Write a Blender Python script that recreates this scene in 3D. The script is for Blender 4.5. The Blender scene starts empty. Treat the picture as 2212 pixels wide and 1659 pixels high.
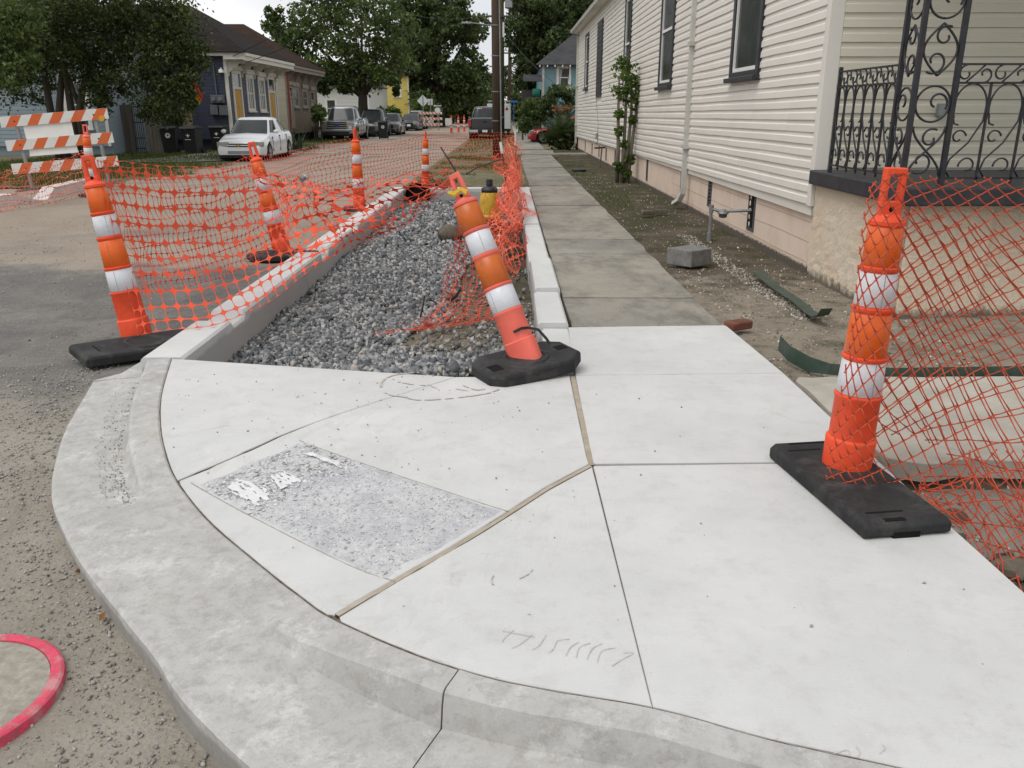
import bpy, bmesh, math, random
import numpy as np
from mathutils import Matrix, Vector
from mathutils import noise as mnoise
R = math.radians
random.seed(7); rng = np.random.default_rng(7)
sc = bpy.context.scene
C = sc.collection

# ---------------------------------------------------------------- camera
CAM_H = 1.55; FPX = 1810.0; PITCH = math.atan(589.5 / FPX); YAW = R(-0.33)
cam_d = bpy.data.cameras.new('camera'); cam = bpy.data.objects.new('camera', cam_d); C.objects.link(cam)
cam_d.sensor_width = 36.0; cam_d.lens = 36.0 * FPX / 2212.0; cam_d.clip_end = 2000; cam_d.clip_start = 0.05
cam.location = (0, 0, CAM_H); cam.rotation_euler = (math.pi / 2 - PITCH, 0, YAW)
sc.camera = cam
# ---------------------------------------------------------------- sky, sun, exposure
SUN_EL, SUN_AZ = R(60), R(232)
w = bpy.data.worlds.new('World'); sc.world = w; w.use_nodes = True
nt = w.node_tree; nt.nodes.clear()
out = nt.nodes.new('ShaderNodeOutputWorld'); bg = nt.nodes.new('ShaderNodeBackground')
sky = nt.nodes.new('ShaderNodeTexSky'); sky.sky_type = 'NISHITA'; sky.sun_disc = False
sky.sun_elevation = SUN_EL; sky.sun_rotation = SUN_AZ; sky.air_density = 1.0; sky.dust_density = 4.0
hs = nt.nodes.new('ShaderNodeHueSaturation'); hs.inputs['Saturation'].default_value = 0.16
tc = nt.nodes.new('ShaderNodeTexCoord'); cn = nt.nodes.new('ShaderNodeTexNoise')
cn.inputs['Scale'].default_value = 3.0; cn.inputs['Detail'].default_value = 5
cr = nt.nodes.new('ShaderNodeValToRGB')
cr.color_ramp.elements[0].color = (6.6, 6.9, 7.3, 1); cr.color_ramp.elements[1].color = (9.6, 9.7, 9.8, 1)
cr.color_ramp.elements[0].position = .35; cr.color_ramp.elements[1].position = .62
mp = nt.nodes.new('ShaderNodeMapping'); mp.inputs['Scale'].default_value = (1, 1, 2.5)
mx = nt.nodes.new('ShaderNodeMixRGB'); mx.inputs[0].default_value = .72
L = nt.links.new
L(tc.outputs['Generated'], mp.inputs[0]); L(mp.outputs[0], cn.inputs['Vector']); L(cn.outputs['Fac'], cr.inputs[0])
L(sky.outputs[0], hs.inputs['Color']); L(hs.outputs[0], mx.inputs[1]); L(cr.outputs[0], mx.inputs[2])
L(mx.outputs[0], bg.inputs[0]); bg.inputs[1].default_value = 0.13; L(bg.outputs[0], out.inputs[0])
sl = bpy.data.lights.new('sun', 'SUN'); sl.energy = 1.4; sl.angle = R(38); sl.color = (1, .97, .93)
so = bpy.data.objects.new('sun', sl); C.objects.link(so)
so.rotation_euler = (math.pi / 2 - SUN_EL, 0, math.pi - SUN_AZ)
sc.view_settings.view_transform = 'Standard'; sc.view_settings.look = 'None'
sc.view_settings.exposure = 0.0; sc.view_settings.gamma = 1.0; sc.view_settings.use_curve_mapping = False

# ---------------------------------------------------------------- survey: photo bearings to points in the place
def ray(u, v):
    x = u - 1106; y = 829.5 - v
    Y = FPX * math.cos(PITCH) + y * math.sin(PITCH); Z = -FPX * math.sin(PITCH) + y * math.cos(PITCH)
    c, s = math.cos(YAW), math.sin(YAW)
    return x * c - Y * s, x * s + Y * c, Z
def gp(u, v, z=0.0):
    r = ray(u, v); t = (z - CAM_H) / r[2]; return (r[0] * t, r[1] * t, z)
def at(u, v, Y):
    r = ray(u, v); t = Y / r[1]; return (r[0] * t, Y, CAM_H + r[2] * t)
def g2(u, v, z=0.0): return gp(u, v, z)[:2]

# ---------------------------------------------------------------- materials
def lin(r, g=None, b=None):
    if g is None: r, g, b = r
    f = lambda c: (c / 255 / 12.92) if c / 255 <= .04045 else ((c / 255 + .055) / 1.055) ** 2.4
    return (f(r), f(g), f(b), 1)
MC = {}
class NT:
    def __init__(s, name):
        s.m = bpy.data.materials.new(name); s.m.use_nodes = True; s.t = s.m.node_tree
        s.b = s.t.nodes['Principled BSDF']; s.tc = s.t.nodes.new('ShaderNodeTexCoord')
    def n(s, k, **kw):
        d = s.t.nodes.new(k)
        for a, v in kw.items(): setattr(d, a, v)
        return d
    def l(s, a, b): s.t.links.new(a, b)
    def noise(s, scale, detail=6, rough=.6, vec=None, dist=0, sc3=None):
        d = s.n('ShaderNodeTexNoise'); d.inputs['Scale'].default_value = scale; d.inputs['Detail'].default_value = detail
        d.inputs['Roughness'].default_value = rough; d.inputs['Distortion'].default_value = dist
        v = vec or s.tc.outputs['Object']
        if sc3:
            m = s.n('ShaderNodeMapping'); m.inputs['Scale'].default_value = sc3; s.l(v, m.inputs[0]); v = m.outputs[0]
        s.l(v, d.inputs['Vector']); return d.outputs['Fac']
    def vor(s, scale, feature='F1', vec=None):
        d = s.n('ShaderNodeTexVoronoi'); d.feature = feature; d.inputs['Scale'].default_value = scale
        s.l(vec or s.tc.outputs['Object'], d.inputs['Vector']); return d
    def ramp(s, fac, stops):
        d = s.n('ShaderNodeValToRGB'); e = d.color_ramp.elements
        while len(e) < len(stops): e.new(.5)
        for i, (p, c) in enumerate(stops):
            e[i].position = p; e[i].color = c if len(c) == 4 else (*c, 1)
        s.l(fac, d.inputs[0]); return d.outputs[0]
    def mask(s, fac, a, b): return s.ramp(fac, [(a, (0, 0, 0, 1)), (b, (1, 1, 1, 1))])
    def mix(s, f, a, b, mode='MIX'):
        d = s.n('ShaderNodeMixRGB'); d.blend_type = mode
        for i, x in zip((0, 1, 2), (f, a, b)):
            if isinstance(x, (int, float)): d.inputs[i].default_value = x
            elif isinstance(x, tuple): d.inputs[i].default_value = x if len(x) == 4 else (*x, 1)
            else: s.l(x, d.inputs[i])
        return d.outputs[0]
    def math(s, op, a, b=0.0):
        d = s.n('ShaderNodeMath'); d.operation = op
        for i, x in enumerate((a, b)):
            if isinstance(x, (int, float)): d.inputs[i].default_value = x
            else: s.l(x, d.inputs[i])
        return d.outputs[0]
    def sep(s, vec=None):
        d = s.n('ShaderNodeSeparateXYZ'); s.l(vec or s.tc.outputs['Object'], d.inputs[0]); return d.outputs
    def range(s, x, a, b):
        d = s.n('ShaderNodeMapRange'); s.l(x, d.inputs[0]); d.inputs[1].default_value = a; d.inputs[2].default_value = b; return d.outputs[0]
    def island(s): return s.n('ShaderNodeNewGeometry').outputs['Random Per Island']
    def bump(s, h, strength=.3, dist=.01):
        d = s.n('ShaderNodeBump'); d.inputs['Strength'].default_value = strength; d.inputs['Distance'].default_value = dist
        s.l(h, d.inputs['Height']); s.l(d.outputs[0], s.b.inputs['Normal'])
    def done(s, col, rough=.8, spec=.3, metal=0):
        if isinstance(col, tuple): s.b.inputs['Base Color'].default_value = col if len(col) == 4 else (*col, 1)
        else: s.l(col, s.b.inputs['Base Color'])
        if isinstance(rough, (int, float)): s.b.inputs['Roughness'].default_value = rough
        else: s.l(rough, s.b.inputs['Roughness'])
        s.b.inputs['Specular IOR Level'].default_value = spec; s.b.inputs['Metallic'].default_value = metal
        return s.m
def plain(name, a, b=None, rough=.7, scale=6, spec=.3, metal=0, bump=0, bscale=80, dirt=None, dirtamt=.5):
    """two-tone worn surface"""
    if name in MC: return MC[name]
    k = NT(name); b = b or tuple(x * .8 for x in a[:3]) + (1,)
    col = k.mix(k.mask(k.noise(scale, 8, .65), .35, .65), a, b)
    if dirt:
        col = k.mix(k.math('MULTIPLY', k.mask(k.noise(scale * .55, 10, .7, dist=.4), .48, .72), dirtamt), col, dirt)
    if bump: k.bump(k.noise(bscale, 5, .6), bump, .004)
    MC[name] = k.done(col, rough, spec, metal); return MC[name]
def islandmat(name, stops, rough=.85, spec=.25, bump=0, bscale=90, trans=0):
    if name in MC: return MC[name]
    k = NT(name); col = k.ramp(k.island(), stops)
    if trans: col = k.mix(1.0, col, k.ramp(k.noise(.9 if 'grass' not in name else 3, 4, .6), [(.32, (.62, .66, .70, 1)), (.68, (1.25, 1.2, 1.0, 1))]), 'MULTIPLY')
    col = k.mix(.35, col, k.mix(k.noise(40, 5), (.35, .35, .35, 1), (1, 1, 1, 1)), 'MULTIPLY') if bump else col
    if bump: k.bump(k.noise(bscale, 4), bump, .004)
    m = k.done(col, rough, spec)
    if trans:
        t = k.n('ShaderNodeBsdfTranslucent'); k.l(col, t.inputs['Color'])
        ms = k.n('ShaderNodeMixShader'); ms.inputs[0].default_value = trans
        k.l(k.b.outputs[0], ms.inputs[1]); k.l(t.outputs[0], ms.inputs[2])
        k.l(ms.outputs[0], k.t.nodes['Material Output'].inputs['Surface'])
    MC[name] = m; return m

def mat_new_concrete():
    k = NT('new_concrete'); a = k.noise(1.1, 9, .68, dist=.3); b = k.noise(7, 10, .75)
    col = k.mix(k.mask(a, .34, .66), (.57, .565, .55, 1), (.485, .483, .473, 1))
    col = k.mix(k.math('MULTIPLY', k.mask(b, .50, .68), .5), col, (.42, .41, .385, 1))
    col = k.mix(k.math('MULTIPLY', k.mask(k.noise(2.6, 10, .8, dist=.8), .57, .68), .6), col, (.40, .385, .355, 1))
    col = k.mix(k.math('MULTIPLY', k.mask(k.noise(1, 8, .8, sc3=(3, 26, 3), dist=.6), .63, .70), .35), col, (.37, .36, .34, 1))
    col = k.mix(k.math('MULTIPLY', k.mask(k.noise(90, 6, .8), .61, .68), .6), col, (.27, .25, .22, 1))
    br = k.noise(1, 5, .7, sc3=(9, 210, 9), dist=.2)
    k.bump(k.mix(.5, k.noise(170, 4, .65), br), .45, .004)
    return k.done(col, .87, .22)
def mat_curb():
    k = NT('curb_concrete'); a = k.noise(2.6, 10, .75, dist=.4); b = k.noise(16, 10, .78, dist=.3)
    col = k.mix(k.mask(a, .36, .64), (.46, .452, .435, 1), (.375, .367, .35, 1))
    col = k.mix(k.math('MULTIPLY', k.mask(b, .47, .62), .6), col, (.285, .272, .25, 1))
    col = k.mix(k.math('MULTIPLY', k.mask(k.noise(5.5, 10, .82), .53, .62), .5), col, (.62, .615, .60, 1))
    col = k.mix(k.math('MULTIPLY', k.mask(k.noise(60, 8, .8), .56, .66), .6), col, (.25, .235, .21, 1))
    col = k.mix(k.math('MULTIPLY', k.mask(k.noise(.9, 6, .65), .54, .68), .25), col, (.42, .39, .335, 1))
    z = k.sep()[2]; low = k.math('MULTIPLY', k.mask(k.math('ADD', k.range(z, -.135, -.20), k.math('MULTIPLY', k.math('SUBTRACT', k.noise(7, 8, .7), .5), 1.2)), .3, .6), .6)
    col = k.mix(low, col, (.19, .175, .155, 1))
    k.bump(k.mix(.5, k.noise(130, 6, .75), b), .6, .006); return k.done(col, .92, .15)
def mat_wall_concrete():
    k = NT('planter_concrete'); a = k.noise(2.0, 8, .65); z = k.sep()[2]
    col = k.mix(k.mask(a, .3, .7), (.58, .58, .56, 1), (.49, .49, .48, 1))
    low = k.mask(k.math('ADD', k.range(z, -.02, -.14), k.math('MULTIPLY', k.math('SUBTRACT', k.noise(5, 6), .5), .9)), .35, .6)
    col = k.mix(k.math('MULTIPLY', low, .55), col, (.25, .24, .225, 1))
    k.bump(k.noise(90, 5, .65), .25, .004); return k.done(col, .88, .22)
def mat_old_concrete():
    k = NT('old_concrete'); a = k.noise(.55, 10, .7); b = k.noise(1.6, 10, .78, dist=.15, sc3=(1.1, .6, 1)); rn = k.n('ShaderNodeObjectInfo').outputs['Random']
    col = k.mix(k.mask(a, .36, .64), (.345, .318, .268, 1), (.235, .222, .195, 1))
    col = k.mix(k.math('MULTIPLY', k.mask(b, .46, .64), .8), col, (.135, .125, .108, 1))
    col = k.mix(k.math('MULTIPLY', k.mask(k.noise(1.2, 10, .8, dist=.6), .56, .70), .65), col, (.46, .45, .42, 1))
    col = k.mix(k.math('MULTIPLY', k.mask(k.noise(34, 8, .8), .54, .66), .45), col, (.13, .12, .10, 1))
    col = k.mix(.35, col, k.ramp(rn, [(0, (.55, .55, .56, 1)), (1, (1, .98, .93, 1))]), 'MULTIPLY')
    k.bump(k.noise(130, 6, .7), .5, .006); return k.done(col, .9, .2)
def mat_road():
    k = NT('road_dust'); x, y, z = k.sep()
    a = k.noise(.35, 8, .62); b = k.noise(1.6, 10, .72, dist=.6); c = k.noise(22, 8, .75); v = k.vor(60)
    tan = k.mix(k.mask(a, .38, .6), (.265, .212, .162, 1), (.325, .27, .215, 1))
    grey = k.mix(k.mask(b, .38, .62), (.115, .11, .103, 1), (.185, .175, .16, 1))
    wob = k.math('MULTIPLY', k.math('SUBTRACT', k.noise(.45, 8, .65), .5), 5.5)
    d1 = k.mask(k.math('ADD', k.range(k.math('ADD', y, wob), 8.4, 10.6), 0), .35, .6)
    d2 = k.mask(k.math('ADD', k.range(k.math('ADD', y, wob), 5.9, 4.4), 0), .3, .9)
    col = k.mix(k.math('MULTIPLY', d1, .85), grey, tan)
    near = k.mix(k.mask(b, .36, .62), (.245, .215, .175, 1), (.315, .285, .24, 1))
    col = k.mix(k.math('MULTIPLY', d2, .85), col, near)
    col = k.mix(k.math('MULTIPLY', k.mask(k.noise(.9, 9, .7, dist=.5), .56, .68), .55), col, (.30, .27, .23, 1))
    col = k.mix(k.math('MULTIPLY', k.mask(k.noise(.30, 6, .6), .55, .66), .6), col, (.13, .122, .112, 1))
    col = k.mix(k.math('MULTIPLY', k.mask(c, .52, .72), .4), col, (.36, .34, .31, 1))
    col = k.mix(k.math('MULTIPLY', k.mask(k.noise(70, 4, .7), .58, .68), .55), col, (.085, .08, .074, 1))
    k.bump(k.mix(.5, k.noise(45, 8, .75), v.outputs['Distance']), .8, .012)
    return k.done(col, .92, .15)
def mat_soil():
    k = NT('soil'); x, y, z = k.sep()
    a = k.noise(1.5, 8, .65); b = k.noise(7, 10, .75)
    col = k.mix(k.mask(a, .35, .62), (.23, .195, .15, 1), (.30, .26, .205, 1))
    col = k.mix(k.math('MULTIPLY', k.mask(b, .48, .64), .7), col, (.11, .09, .066, 1))
    dug = k.mask(k.range(y, 3.72, 3.6), .3, .7)
    col = k.mix(k.math('MULTIPLY', dug, .75), col, (.075, .056, .040, 1))
    wet = k.mask(k.math('ADD', k.range(y, 6.6, 9.4), k.math('MULTIPLY', k.math('SUBTRACT', k.noise(2.3, 8, .7), .5), 1.6)), .4, .7)
    col = k.mix(k.math('MULTIPLY', wet, .75), col, (.072, .056, .040, 1))
    moss = k.mask(k.math('ADD', k.noise(1.1, 8, .7), k.math('MULTIPLY', k.range(y, 6.5, 13), .16)), .55, .66)
    col = k.mix(k.math('MULTIPLY', moss, .75), col, (.045, .047, .020, 1))
    col = k.mix(k.math('MULTIPLY', k.mask(k.noise(75, 5, .75), .62, .70), .7), col, (.42, .39, .34, 1))
    k.bump(k.noise(50, 8, .8), .9, .015); return k.done(col, .95, .1)
def mat_verge():
    k = NT('verge_ground'); a = k.noise(.5, 8, .65); b = k.noise(4, 8, .7)
    col = k.mix(k.mask(a, .36, .62), (.20, .165, .12, 1), (.12, .115, .06, 1))
    col = k.mix(k.math('MULTIPLY', k.mask(b, .45, .65), .7), col, (.065, .085, .026, 1))
    k.bump(k.noise(30, 8, .8), .6, .02); return k.done(col, .95, .1)
def mat_mortar():
    k = NT('rough_mortar'); a = k.noise(5, 8, .7); b = k.noise(28, 8, .75, dist=.5)
    col = k.mix(k.mask(b, .38, .6), (.58, .58, .59, 1), (.48, .475, .475, 1))
    col = k.mix(k.math('MULTIPLY', k.mask(a, .46, .62), .65), col, (.37, .37, .40, 1))
    col = k.mix(k.math('MULTIPLY', k.mask(k.noise(45, 8, .8), .57, .64), .8), col, (.17, .155, .135, 1))
    k.bump(k.noise(70, 8, .75), .9, .008); return k.done(col, .9, .2)
def mat_vinyl():
    k = NT('cream_vinyl'); x, y, z = k.sep()
    col = k.mix(k.mask(k.noise(.7, 6, .6), .35, .65), (.72, .685, .615, 1), (.665, .635, .575, 1))
    g = k.math('MULTIPLY', k.mask(k.noise(1.2, 9, .7, sc3=(1, .35, 1)), .47, .72), k.range(y, 9, 30))
    col = k.mix(k.math('MULTIPLY', g, .45), col, (.36, .34, .30, 1))
    col = k.mix(k.math('MULTIPLY', k.mask(k.noise(4, 8, .7, sc3=(1, 1, .25)), .55, .8), .18), col, (.42, .39, .33, 1))
    return k.done(col, .45, .35)
def mat_foundation():
    k = NT('foundation_paint'); x, y, z = k.sep()
    col = k.mix(k.mask(k.noise(1.5, 8, .65), .3, .7), (.70, .57, .46, 1), (.62, .51, .42, 1))
    col = k.mix(k.math('MULTIPLY', k.mask(k.noise(2.2, 8, .7), .5, .7), .5), col, (.50, .36, .22, 1))
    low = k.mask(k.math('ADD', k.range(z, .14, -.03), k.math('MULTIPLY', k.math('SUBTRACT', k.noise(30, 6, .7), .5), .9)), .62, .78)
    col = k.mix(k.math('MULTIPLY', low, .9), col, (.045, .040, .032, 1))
    k.bump(k.noise(20, 8, .7), .3, .01); return k.done(col, .85, .2)
def mat_stucco():
    k = NT('rough_stucco'); x, y, z = k.sep(); n = k.noise(38, 8, .75, dist=.6)
    col = k.mix(k.mask(k.noise(1.6, 6, .6), .35, .65), (.84, .73, .585, 1), (.80, .66, .50, 1))
    col = k.mix(k.math('MULTIPLY', k.mask(n, .58, .72), .35), col, (.52, .38, .24, 1))
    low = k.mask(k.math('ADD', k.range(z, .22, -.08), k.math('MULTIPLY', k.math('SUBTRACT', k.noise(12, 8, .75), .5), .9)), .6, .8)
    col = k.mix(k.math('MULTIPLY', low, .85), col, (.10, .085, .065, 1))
    k.bump(n, 1.0, .03); return k.done(col, .9, .15)
def mat_wood(name, a, b, axis=2, rough=.85):
    if name in MC: return MC[name]
    k = NT(name); s3 = [14, 14, 14]; s3[axis] = .8
    n = k.noise(1, 8, .7, sc3=tuple(s3), dist=.4)
    col = k.mix(k.mask(n, .35, .65), a, b)
    col = k.mix(.4, col, k.ramp(k.n('ShaderNodeObjectInfo').outputs['Random'], [(0, (.55, .55, .55, 1)), (1, (1, 1, 1, 1))]), 'MULTIPLY')
    k.bump(n, .4, .006); MC[name] = k.done(col, rough, .2); return MC[name]
def mat_painted(name, a, fade=.75, rough=.55):
    """painted clapboard: each board a slightly different tone"""
    if name in MC: return MC[name]
    k = NT(name); d = tuple(c * fade for c in a[:3]) + (1,)
    col = k.mix(k.mask(k.noise(2, 8, .7, sc3=(.5, .5, 3)), .35, .7), a, d)
    col = k.mix(.18, col, k.ramp(k.n('ShaderNodeObjectInfo').outputs['Random'], [(0, (.4, .4, .4, 1)), (1, (1, 1, 1, 1))]), 'MULTIPLY')
    MC[name] = k.done(col, rough, .3); return MC[name]
def mat_shingle(name, a, b):
    k = NT(name); br = k.n('ShaderNodeTexBrick'); br.inputs['Scale'].default_value = 1.0
    br.inputs['Brick Width'].default_value = .3; br.inputs['Row Height'].default_value = .13; br.inputs['Mortar Size'].default_value = .008
    br.inputs['Color1'].default_value = a; br.inputs['Color2'].default_value = b; br.inputs['Mortar'].default_value = tuple(c * .5 for c in a[:3]) + (1,)
    m = k.n('ShaderNodeMapping'); m.inputs['Rotation'].default_value = (0, 0, 0); k.l(k.tc.outputs['Object'], m.inputs[0])
    sx = k.sep(); cb = k.n('ShaderNodeCombineXYZ'); k.l(k.math('ADD', sx[0], sx[1]), cb.inputs[0]); k.l(k.math('MULTIPLY', sx[2], 1.3), cb.inputs[1])
    k.l(cb.outputs[0], br.inputs['Vector'])
    col = k.mix(k.math('MULTIPLY', k.mask(k.noise(1.2, 8, .7), .4, .65), .5), br.outputs[0], tuple(c * 1.7 for c in a[:3]) + (1,))
    k.bump(k.noise(60, 4), .3, .01); return k.done(col, .95, .1)
def mat_glass(name, tint=(.05, .06, .06, 1), rough=.06):
    if name in MC: return MC[name]
    k = NT(name); MC[name] = k.done(k.mix(k.mask(k.noise(1.5, 4), .4, .6), tint, tuple(c * .6 for c in tint[:3]) + (1,)), rough, .8); return MC[name]
def mat_sheet(name, a, b=None):
    """retroreflective sheeting: a faint honeycomb and scuffs"""
    if name in MC: return MC[name]
    k = NT(name); v = k.vor(140)
    col = k.mix(k.math('MULTIPLY', k.mask(k.noise(7, 9, .75), .5, .72), .45), a, b or tuple(c * .55 for c in a[:3]) + (1,))
    col = k.mix(k.math('MULTIPLY', v.outputs['Distance'], .5), col, tuple(c * .7 for c in a[:3]) + (1,))
    col = k.mix(k.math('MULTIPLY', k.mask(k.noise(30, 8, .8), .64, .70), .7), col, (.12, .10, .09, 1))
    k.bump(v.outputs['Distance'], .1, .002); MC[name] = k.done(col, .38, .5); return MC[name]
def mat_paint_car(name, a, metal=.25, rough=.28):
    if name in MC: return MC[name]
    k = NT(name); k.b.inputs['Coat Weight'].default_value = .7; k.b.inputs['Coat Roughness'].default_value = .06
    col = k.mix(k.math('MULTIPLY', k.mask(k.noise(3, 8, .7), .45, .75), .25), a, tuple(c * .7 for c in a[:3]) + (1,))
    MC[name] = k.done(col, rough, .5, metal); return MC[name]

CONC, CURB, PLANTER, OLDC = mat_new_concrete(), mat_curb(), mat_wall_concrete(), mat_old_concrete()
ROAD, SOIL, VERGE, MORTAR = mat_road(), mat_soil(), mat_verge(), mat_mortar()
VINYL, FOUND, STUCCO = mat_vinyl(), mat_foundation(), mat_stucco()
RUBBER = plain('black_rubber', (.016, .016, .017, 1), (.028, .028, .028, 1), .75, 9, .3, bump=.3, bscale=120, dirt=(.11, .105, .098, 1), dirtamt=.55)
PLAST = plain('orange_plastic', (.82, .085, .025, 1), (.74, .07, .022, 1), .5, 16, .35, dirt=(.34, .075, .045, 1), dirtamt=.55)
PLASTF = plain('faded_plastic', (.80, .16, .11, 1), (.72, .12, .085, 1), .5, 5, .4, dirt=(.34, .13, .10, 1), dirtamt=.7)
SHO = mat_sheet('orange_sheeting', (.78, .125, .008, 1)); SHW = mat_sheet('white_sheeting', (.66, .67, .70, 1))
SHOD = mat_sheet('dull_orange_sheeting', (.56, .115, .008, 1))
NETM = plain('net_plastic', (.80, .10, .035, 1), (.66, .07, .03, 1), .5, 4, .35)
NETP = plain('sun_bleached_net', (.82, .22, .12, 1), (.70, .10, .05, 1), .5, 4, .35)
NETD = plain('red_net_cord', (.50, .080, .034, 1), (.40, .062, .03, 1), .6, 5, .3)
IRON = plain('black_iron', (.014, .015, .019, 1), (.028, .029, .034, 1), .5, 14, .4, bump=.2, bscale=50, dirt=(.07, .04, .025, 1), dirtamt=.3)
WHITE = plain('white_paint', (.74, .73, .70, 1), (.66, .65, .62, 1), .5, 4)
GALV = plain('galvanised_metal', (.30, .31, .31, 1), (.22, .225, .23, 1), .45, 12, .5, .5)
DARK = plain('dark_void', (.010, .010, .010, 1), (.014, .013, .012, 1), .9, 4, .1)
BARK = mat_wood('bark', (.045, .036, .028, 1), (.085, .07, .055, 1))
GLASS = mat_glass('window_glass'); GLASSC = plain('car_glass', (.03, .035, .036, 1), (.045, .05, .05, 1), .08, 2, .3)
TYRE = plain('tyre_rubber', (.014, .014, .014, 1), (.022, .021, .020, 1), .85, 6, .2)
CHROME = plain('chrome', (.62, .62, .63, 1), (.5, .5, .51, 1), .2, 6, .5, .9)
BLACKP = plain('black_plastic', (.012, .012, .013, 1), (.018, .018, .018, 1), .5, 6, .35)

# ---------------------------------------------------------------- mesh helpers
def _ico():
    t = (1 + 5 ** .5) / 2
    v = np.array([(-1, t, 0), (1, t, 0), (-1, -t, 0), (1, -t, 0), (0, -1, t), (0, 1, t), (0, -1, -t), (0, 1, -t), (t, 0, -1), (t, 0, 1), (-t, 0, -1), (-t, 0, 1)]) / math.hypot(1, t)
    f = np.array([(0, 11, 5), (0, 5, 1), (0, 1, 7), (0, 7, 10), (0, 10, 11), (1, 5, 9), (5, 11, 4), (11, 10, 2), (10, 7, 6), (7, 1, 8), (3, 9, 4), (3, 4, 2), (3, 2, 6), (3, 6, 8), (3, 8, 9), (4, 9, 5), (2, 4, 11), (6, 2, 10), (8, 6, 7), (9, 8, 1)])
    return v, f
ICO_V, ICO_F = _ico()
class MB:
    def __init__(s, M=None): s.v = []; s.f = []; s.M = M
    def add(s, vs, fs):
        o = len(s.v)
        s.v += [tuple(s.M @ Vector(p)) for p in vs] if s.M is not None else [tuple(p) for p in vs]
        s.f += [tuple(i + o for i in f) for f in fs]; return s
    def bx(s, x0, x1, y0, y1, z0, z1):
        return s.add([(x0, y0, z0), (x1, y0, z0), (x1, y1, z0), (x0, y1, z0), (x0, y0, z1), (x1, y0, z1), (x1, y1, z1), (x0, y1, z1)],
                     [(0, 3, 2, 1), (4, 5, 6, 7), (0, 1, 5, 4), (1, 2, 6, 5), (2, 3, 7, 6), (3, 0, 4, 7)])
    def prism(s, poly, a, b, axis=2):
        """poly in the two other axes, extruded from a to b along axis"""
        def P(p, h): return (p[0], p[1], h) if axis == 2 else ((p[0], h, p[1]) if axis == 1 else (h, p[0], p[1]))
        n = len(poly)
        return s.add([P(p, a) for p in poly] + [P(p, b) for p in poly],
                     [tuple(range(n - 1, -1, -1)), tuple(range(n, 2 * n))] + [(i, (i + 1) % n, n + (i + 1) % n, n + i) for i in range(n)])
    def tube(s, pts, r, n=6, cap=True, closed=False, flat=1.0):
        pts = [Vector(p) for p in pts]; m = len(pts); rr = r if isinstance(r, (list, tuple)) else [r] * m
        vs = []; up = None
        for i, p in enumerate(pts):
            d = (pts[(i + 1) % m] - pts[i - 1]) if closed else (pts[min(i + 1, m - 1)] - pts[max(i - 1, 0)])
            if d.length < 1e-9: d = Vector((0, 0, 1))
            d.normalize()
            if up is None: up = Vector((0, 0, 1)) if abs(d.z) < .9 else Vector((1, 0, 0))
            a = up - d * up.dot(d)
            if a.length < 1e-6: a = d.orthogonal()
            a.normalize(); up = a; b = d.cross(a)
            for k in range(n):
                t = 2 * math.pi * (k + .5) / n; vs.append(p + a * (math.cos(t) * rr[i]) + b * (math.sin(t) * rr[i] * flat))
        fs = [(i * n + k, i * n + (k + 1) % n, ((i + 1) % m) * n + (k + 1) % n, ((i + 1) % m) * n + k) for i in range(m if closed else m - 1) for k in range(n)]
        if cap and not closed: fs += [tuple(range(n - 1, -1, -1)), tuple(range((m - 1) * n, m * n))]
        return s.add(vs, fs)
    def lathe(s, prof, n=24, c=(0, 0, 0), axis=2, cap=True):
        vs = []
        for r, h in prof:
            for k in range(n):
                t = 2 * math.pi * k / n; x, y = r * math.cos(t), r * math.sin(t)
                p = (x, y, h) if axis == 2 else ((x, h, y) if axis == 1 else (h, x, y))
                vs.append((p[0] + c[0], p[1] + c[1], p[2] + c[2]))
        m = len(prof); fs = [(i * n + k, i * n + (k + 1) % n, (i + 1) * n + (k + 1) % n, (i + 1) * n + k) for i in range(m - 1) for k in range(n)]
        if cap: fs += [tuple(range(n - 1, -1, -1)), tuple(range((m - 1) * n, m * n))]
        return s.add(vs, fs)
    def grid(s, fn, nu, nv):
        vs = [fn(i / nu, j / nv) for i in range(nu + 1) for j in range(nv + 1)]
        return s.add(vs, [(i * (nv + 1) + j, (i + 1) * (nv + 1) + j, (i + 1) * (nv + 1) + j + 1, i * (nv + 1) + j + 1) for i in range(nu) for j in range(nv)])
    def rock(s, c, r, sq=(1, 1, 1), seed=0, sub=1):
        bm = bmesh.new(); bmesh.ops.create_icosphere(bm, subdivisions=sub + 1, radius=1)
        for v in bm.verts:
            k = 1 + .28 * mnoise.noise(v.co * 1.6 + Vector((seed * 3.1, seed, 0)))
            v.co = Vector((v.co.x * k * sq[0], v.co.y * k * sq[1], v.co.z * k * sq[2])) * r + Vector(c)
        s.add([v.co.copy() for v in bm.verts], [tuple(x.index for x in f.verts) for f in bm.faces]); bm.free(); return s
    def mesh(s, name, smooth=False):
        me = bpy.data.meshes.new(name); me.from_pydata(s.v, [], s.f)
        bm = bmesh.new(); bm.from_mesh(me); bmesh.ops.recalc_face_normals(bm, faces=bm.faces); bm.to_mesh(me); bm.free()
        if smooth: me.polygons.foreach_set('use_smooth', [True] * len(me.polygons))
        return me
    def build(s, name, m, parent=None, smooth=False, bevel=0, segs=2):
        o = bpy.data.objects.new(name, s.mesh(name, smooth)); C.objects.link(o); o.data.materials.append(m)
        adopt(o, parent)
        if bevel:
            b = o.modifiers.new('bevel', 'BEVEL'); b.width = bevel; b.segments = segs; b.limit_method = 'ANGLE'; b.angle_limit = R(40)
        return o
WORLD = {}
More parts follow.
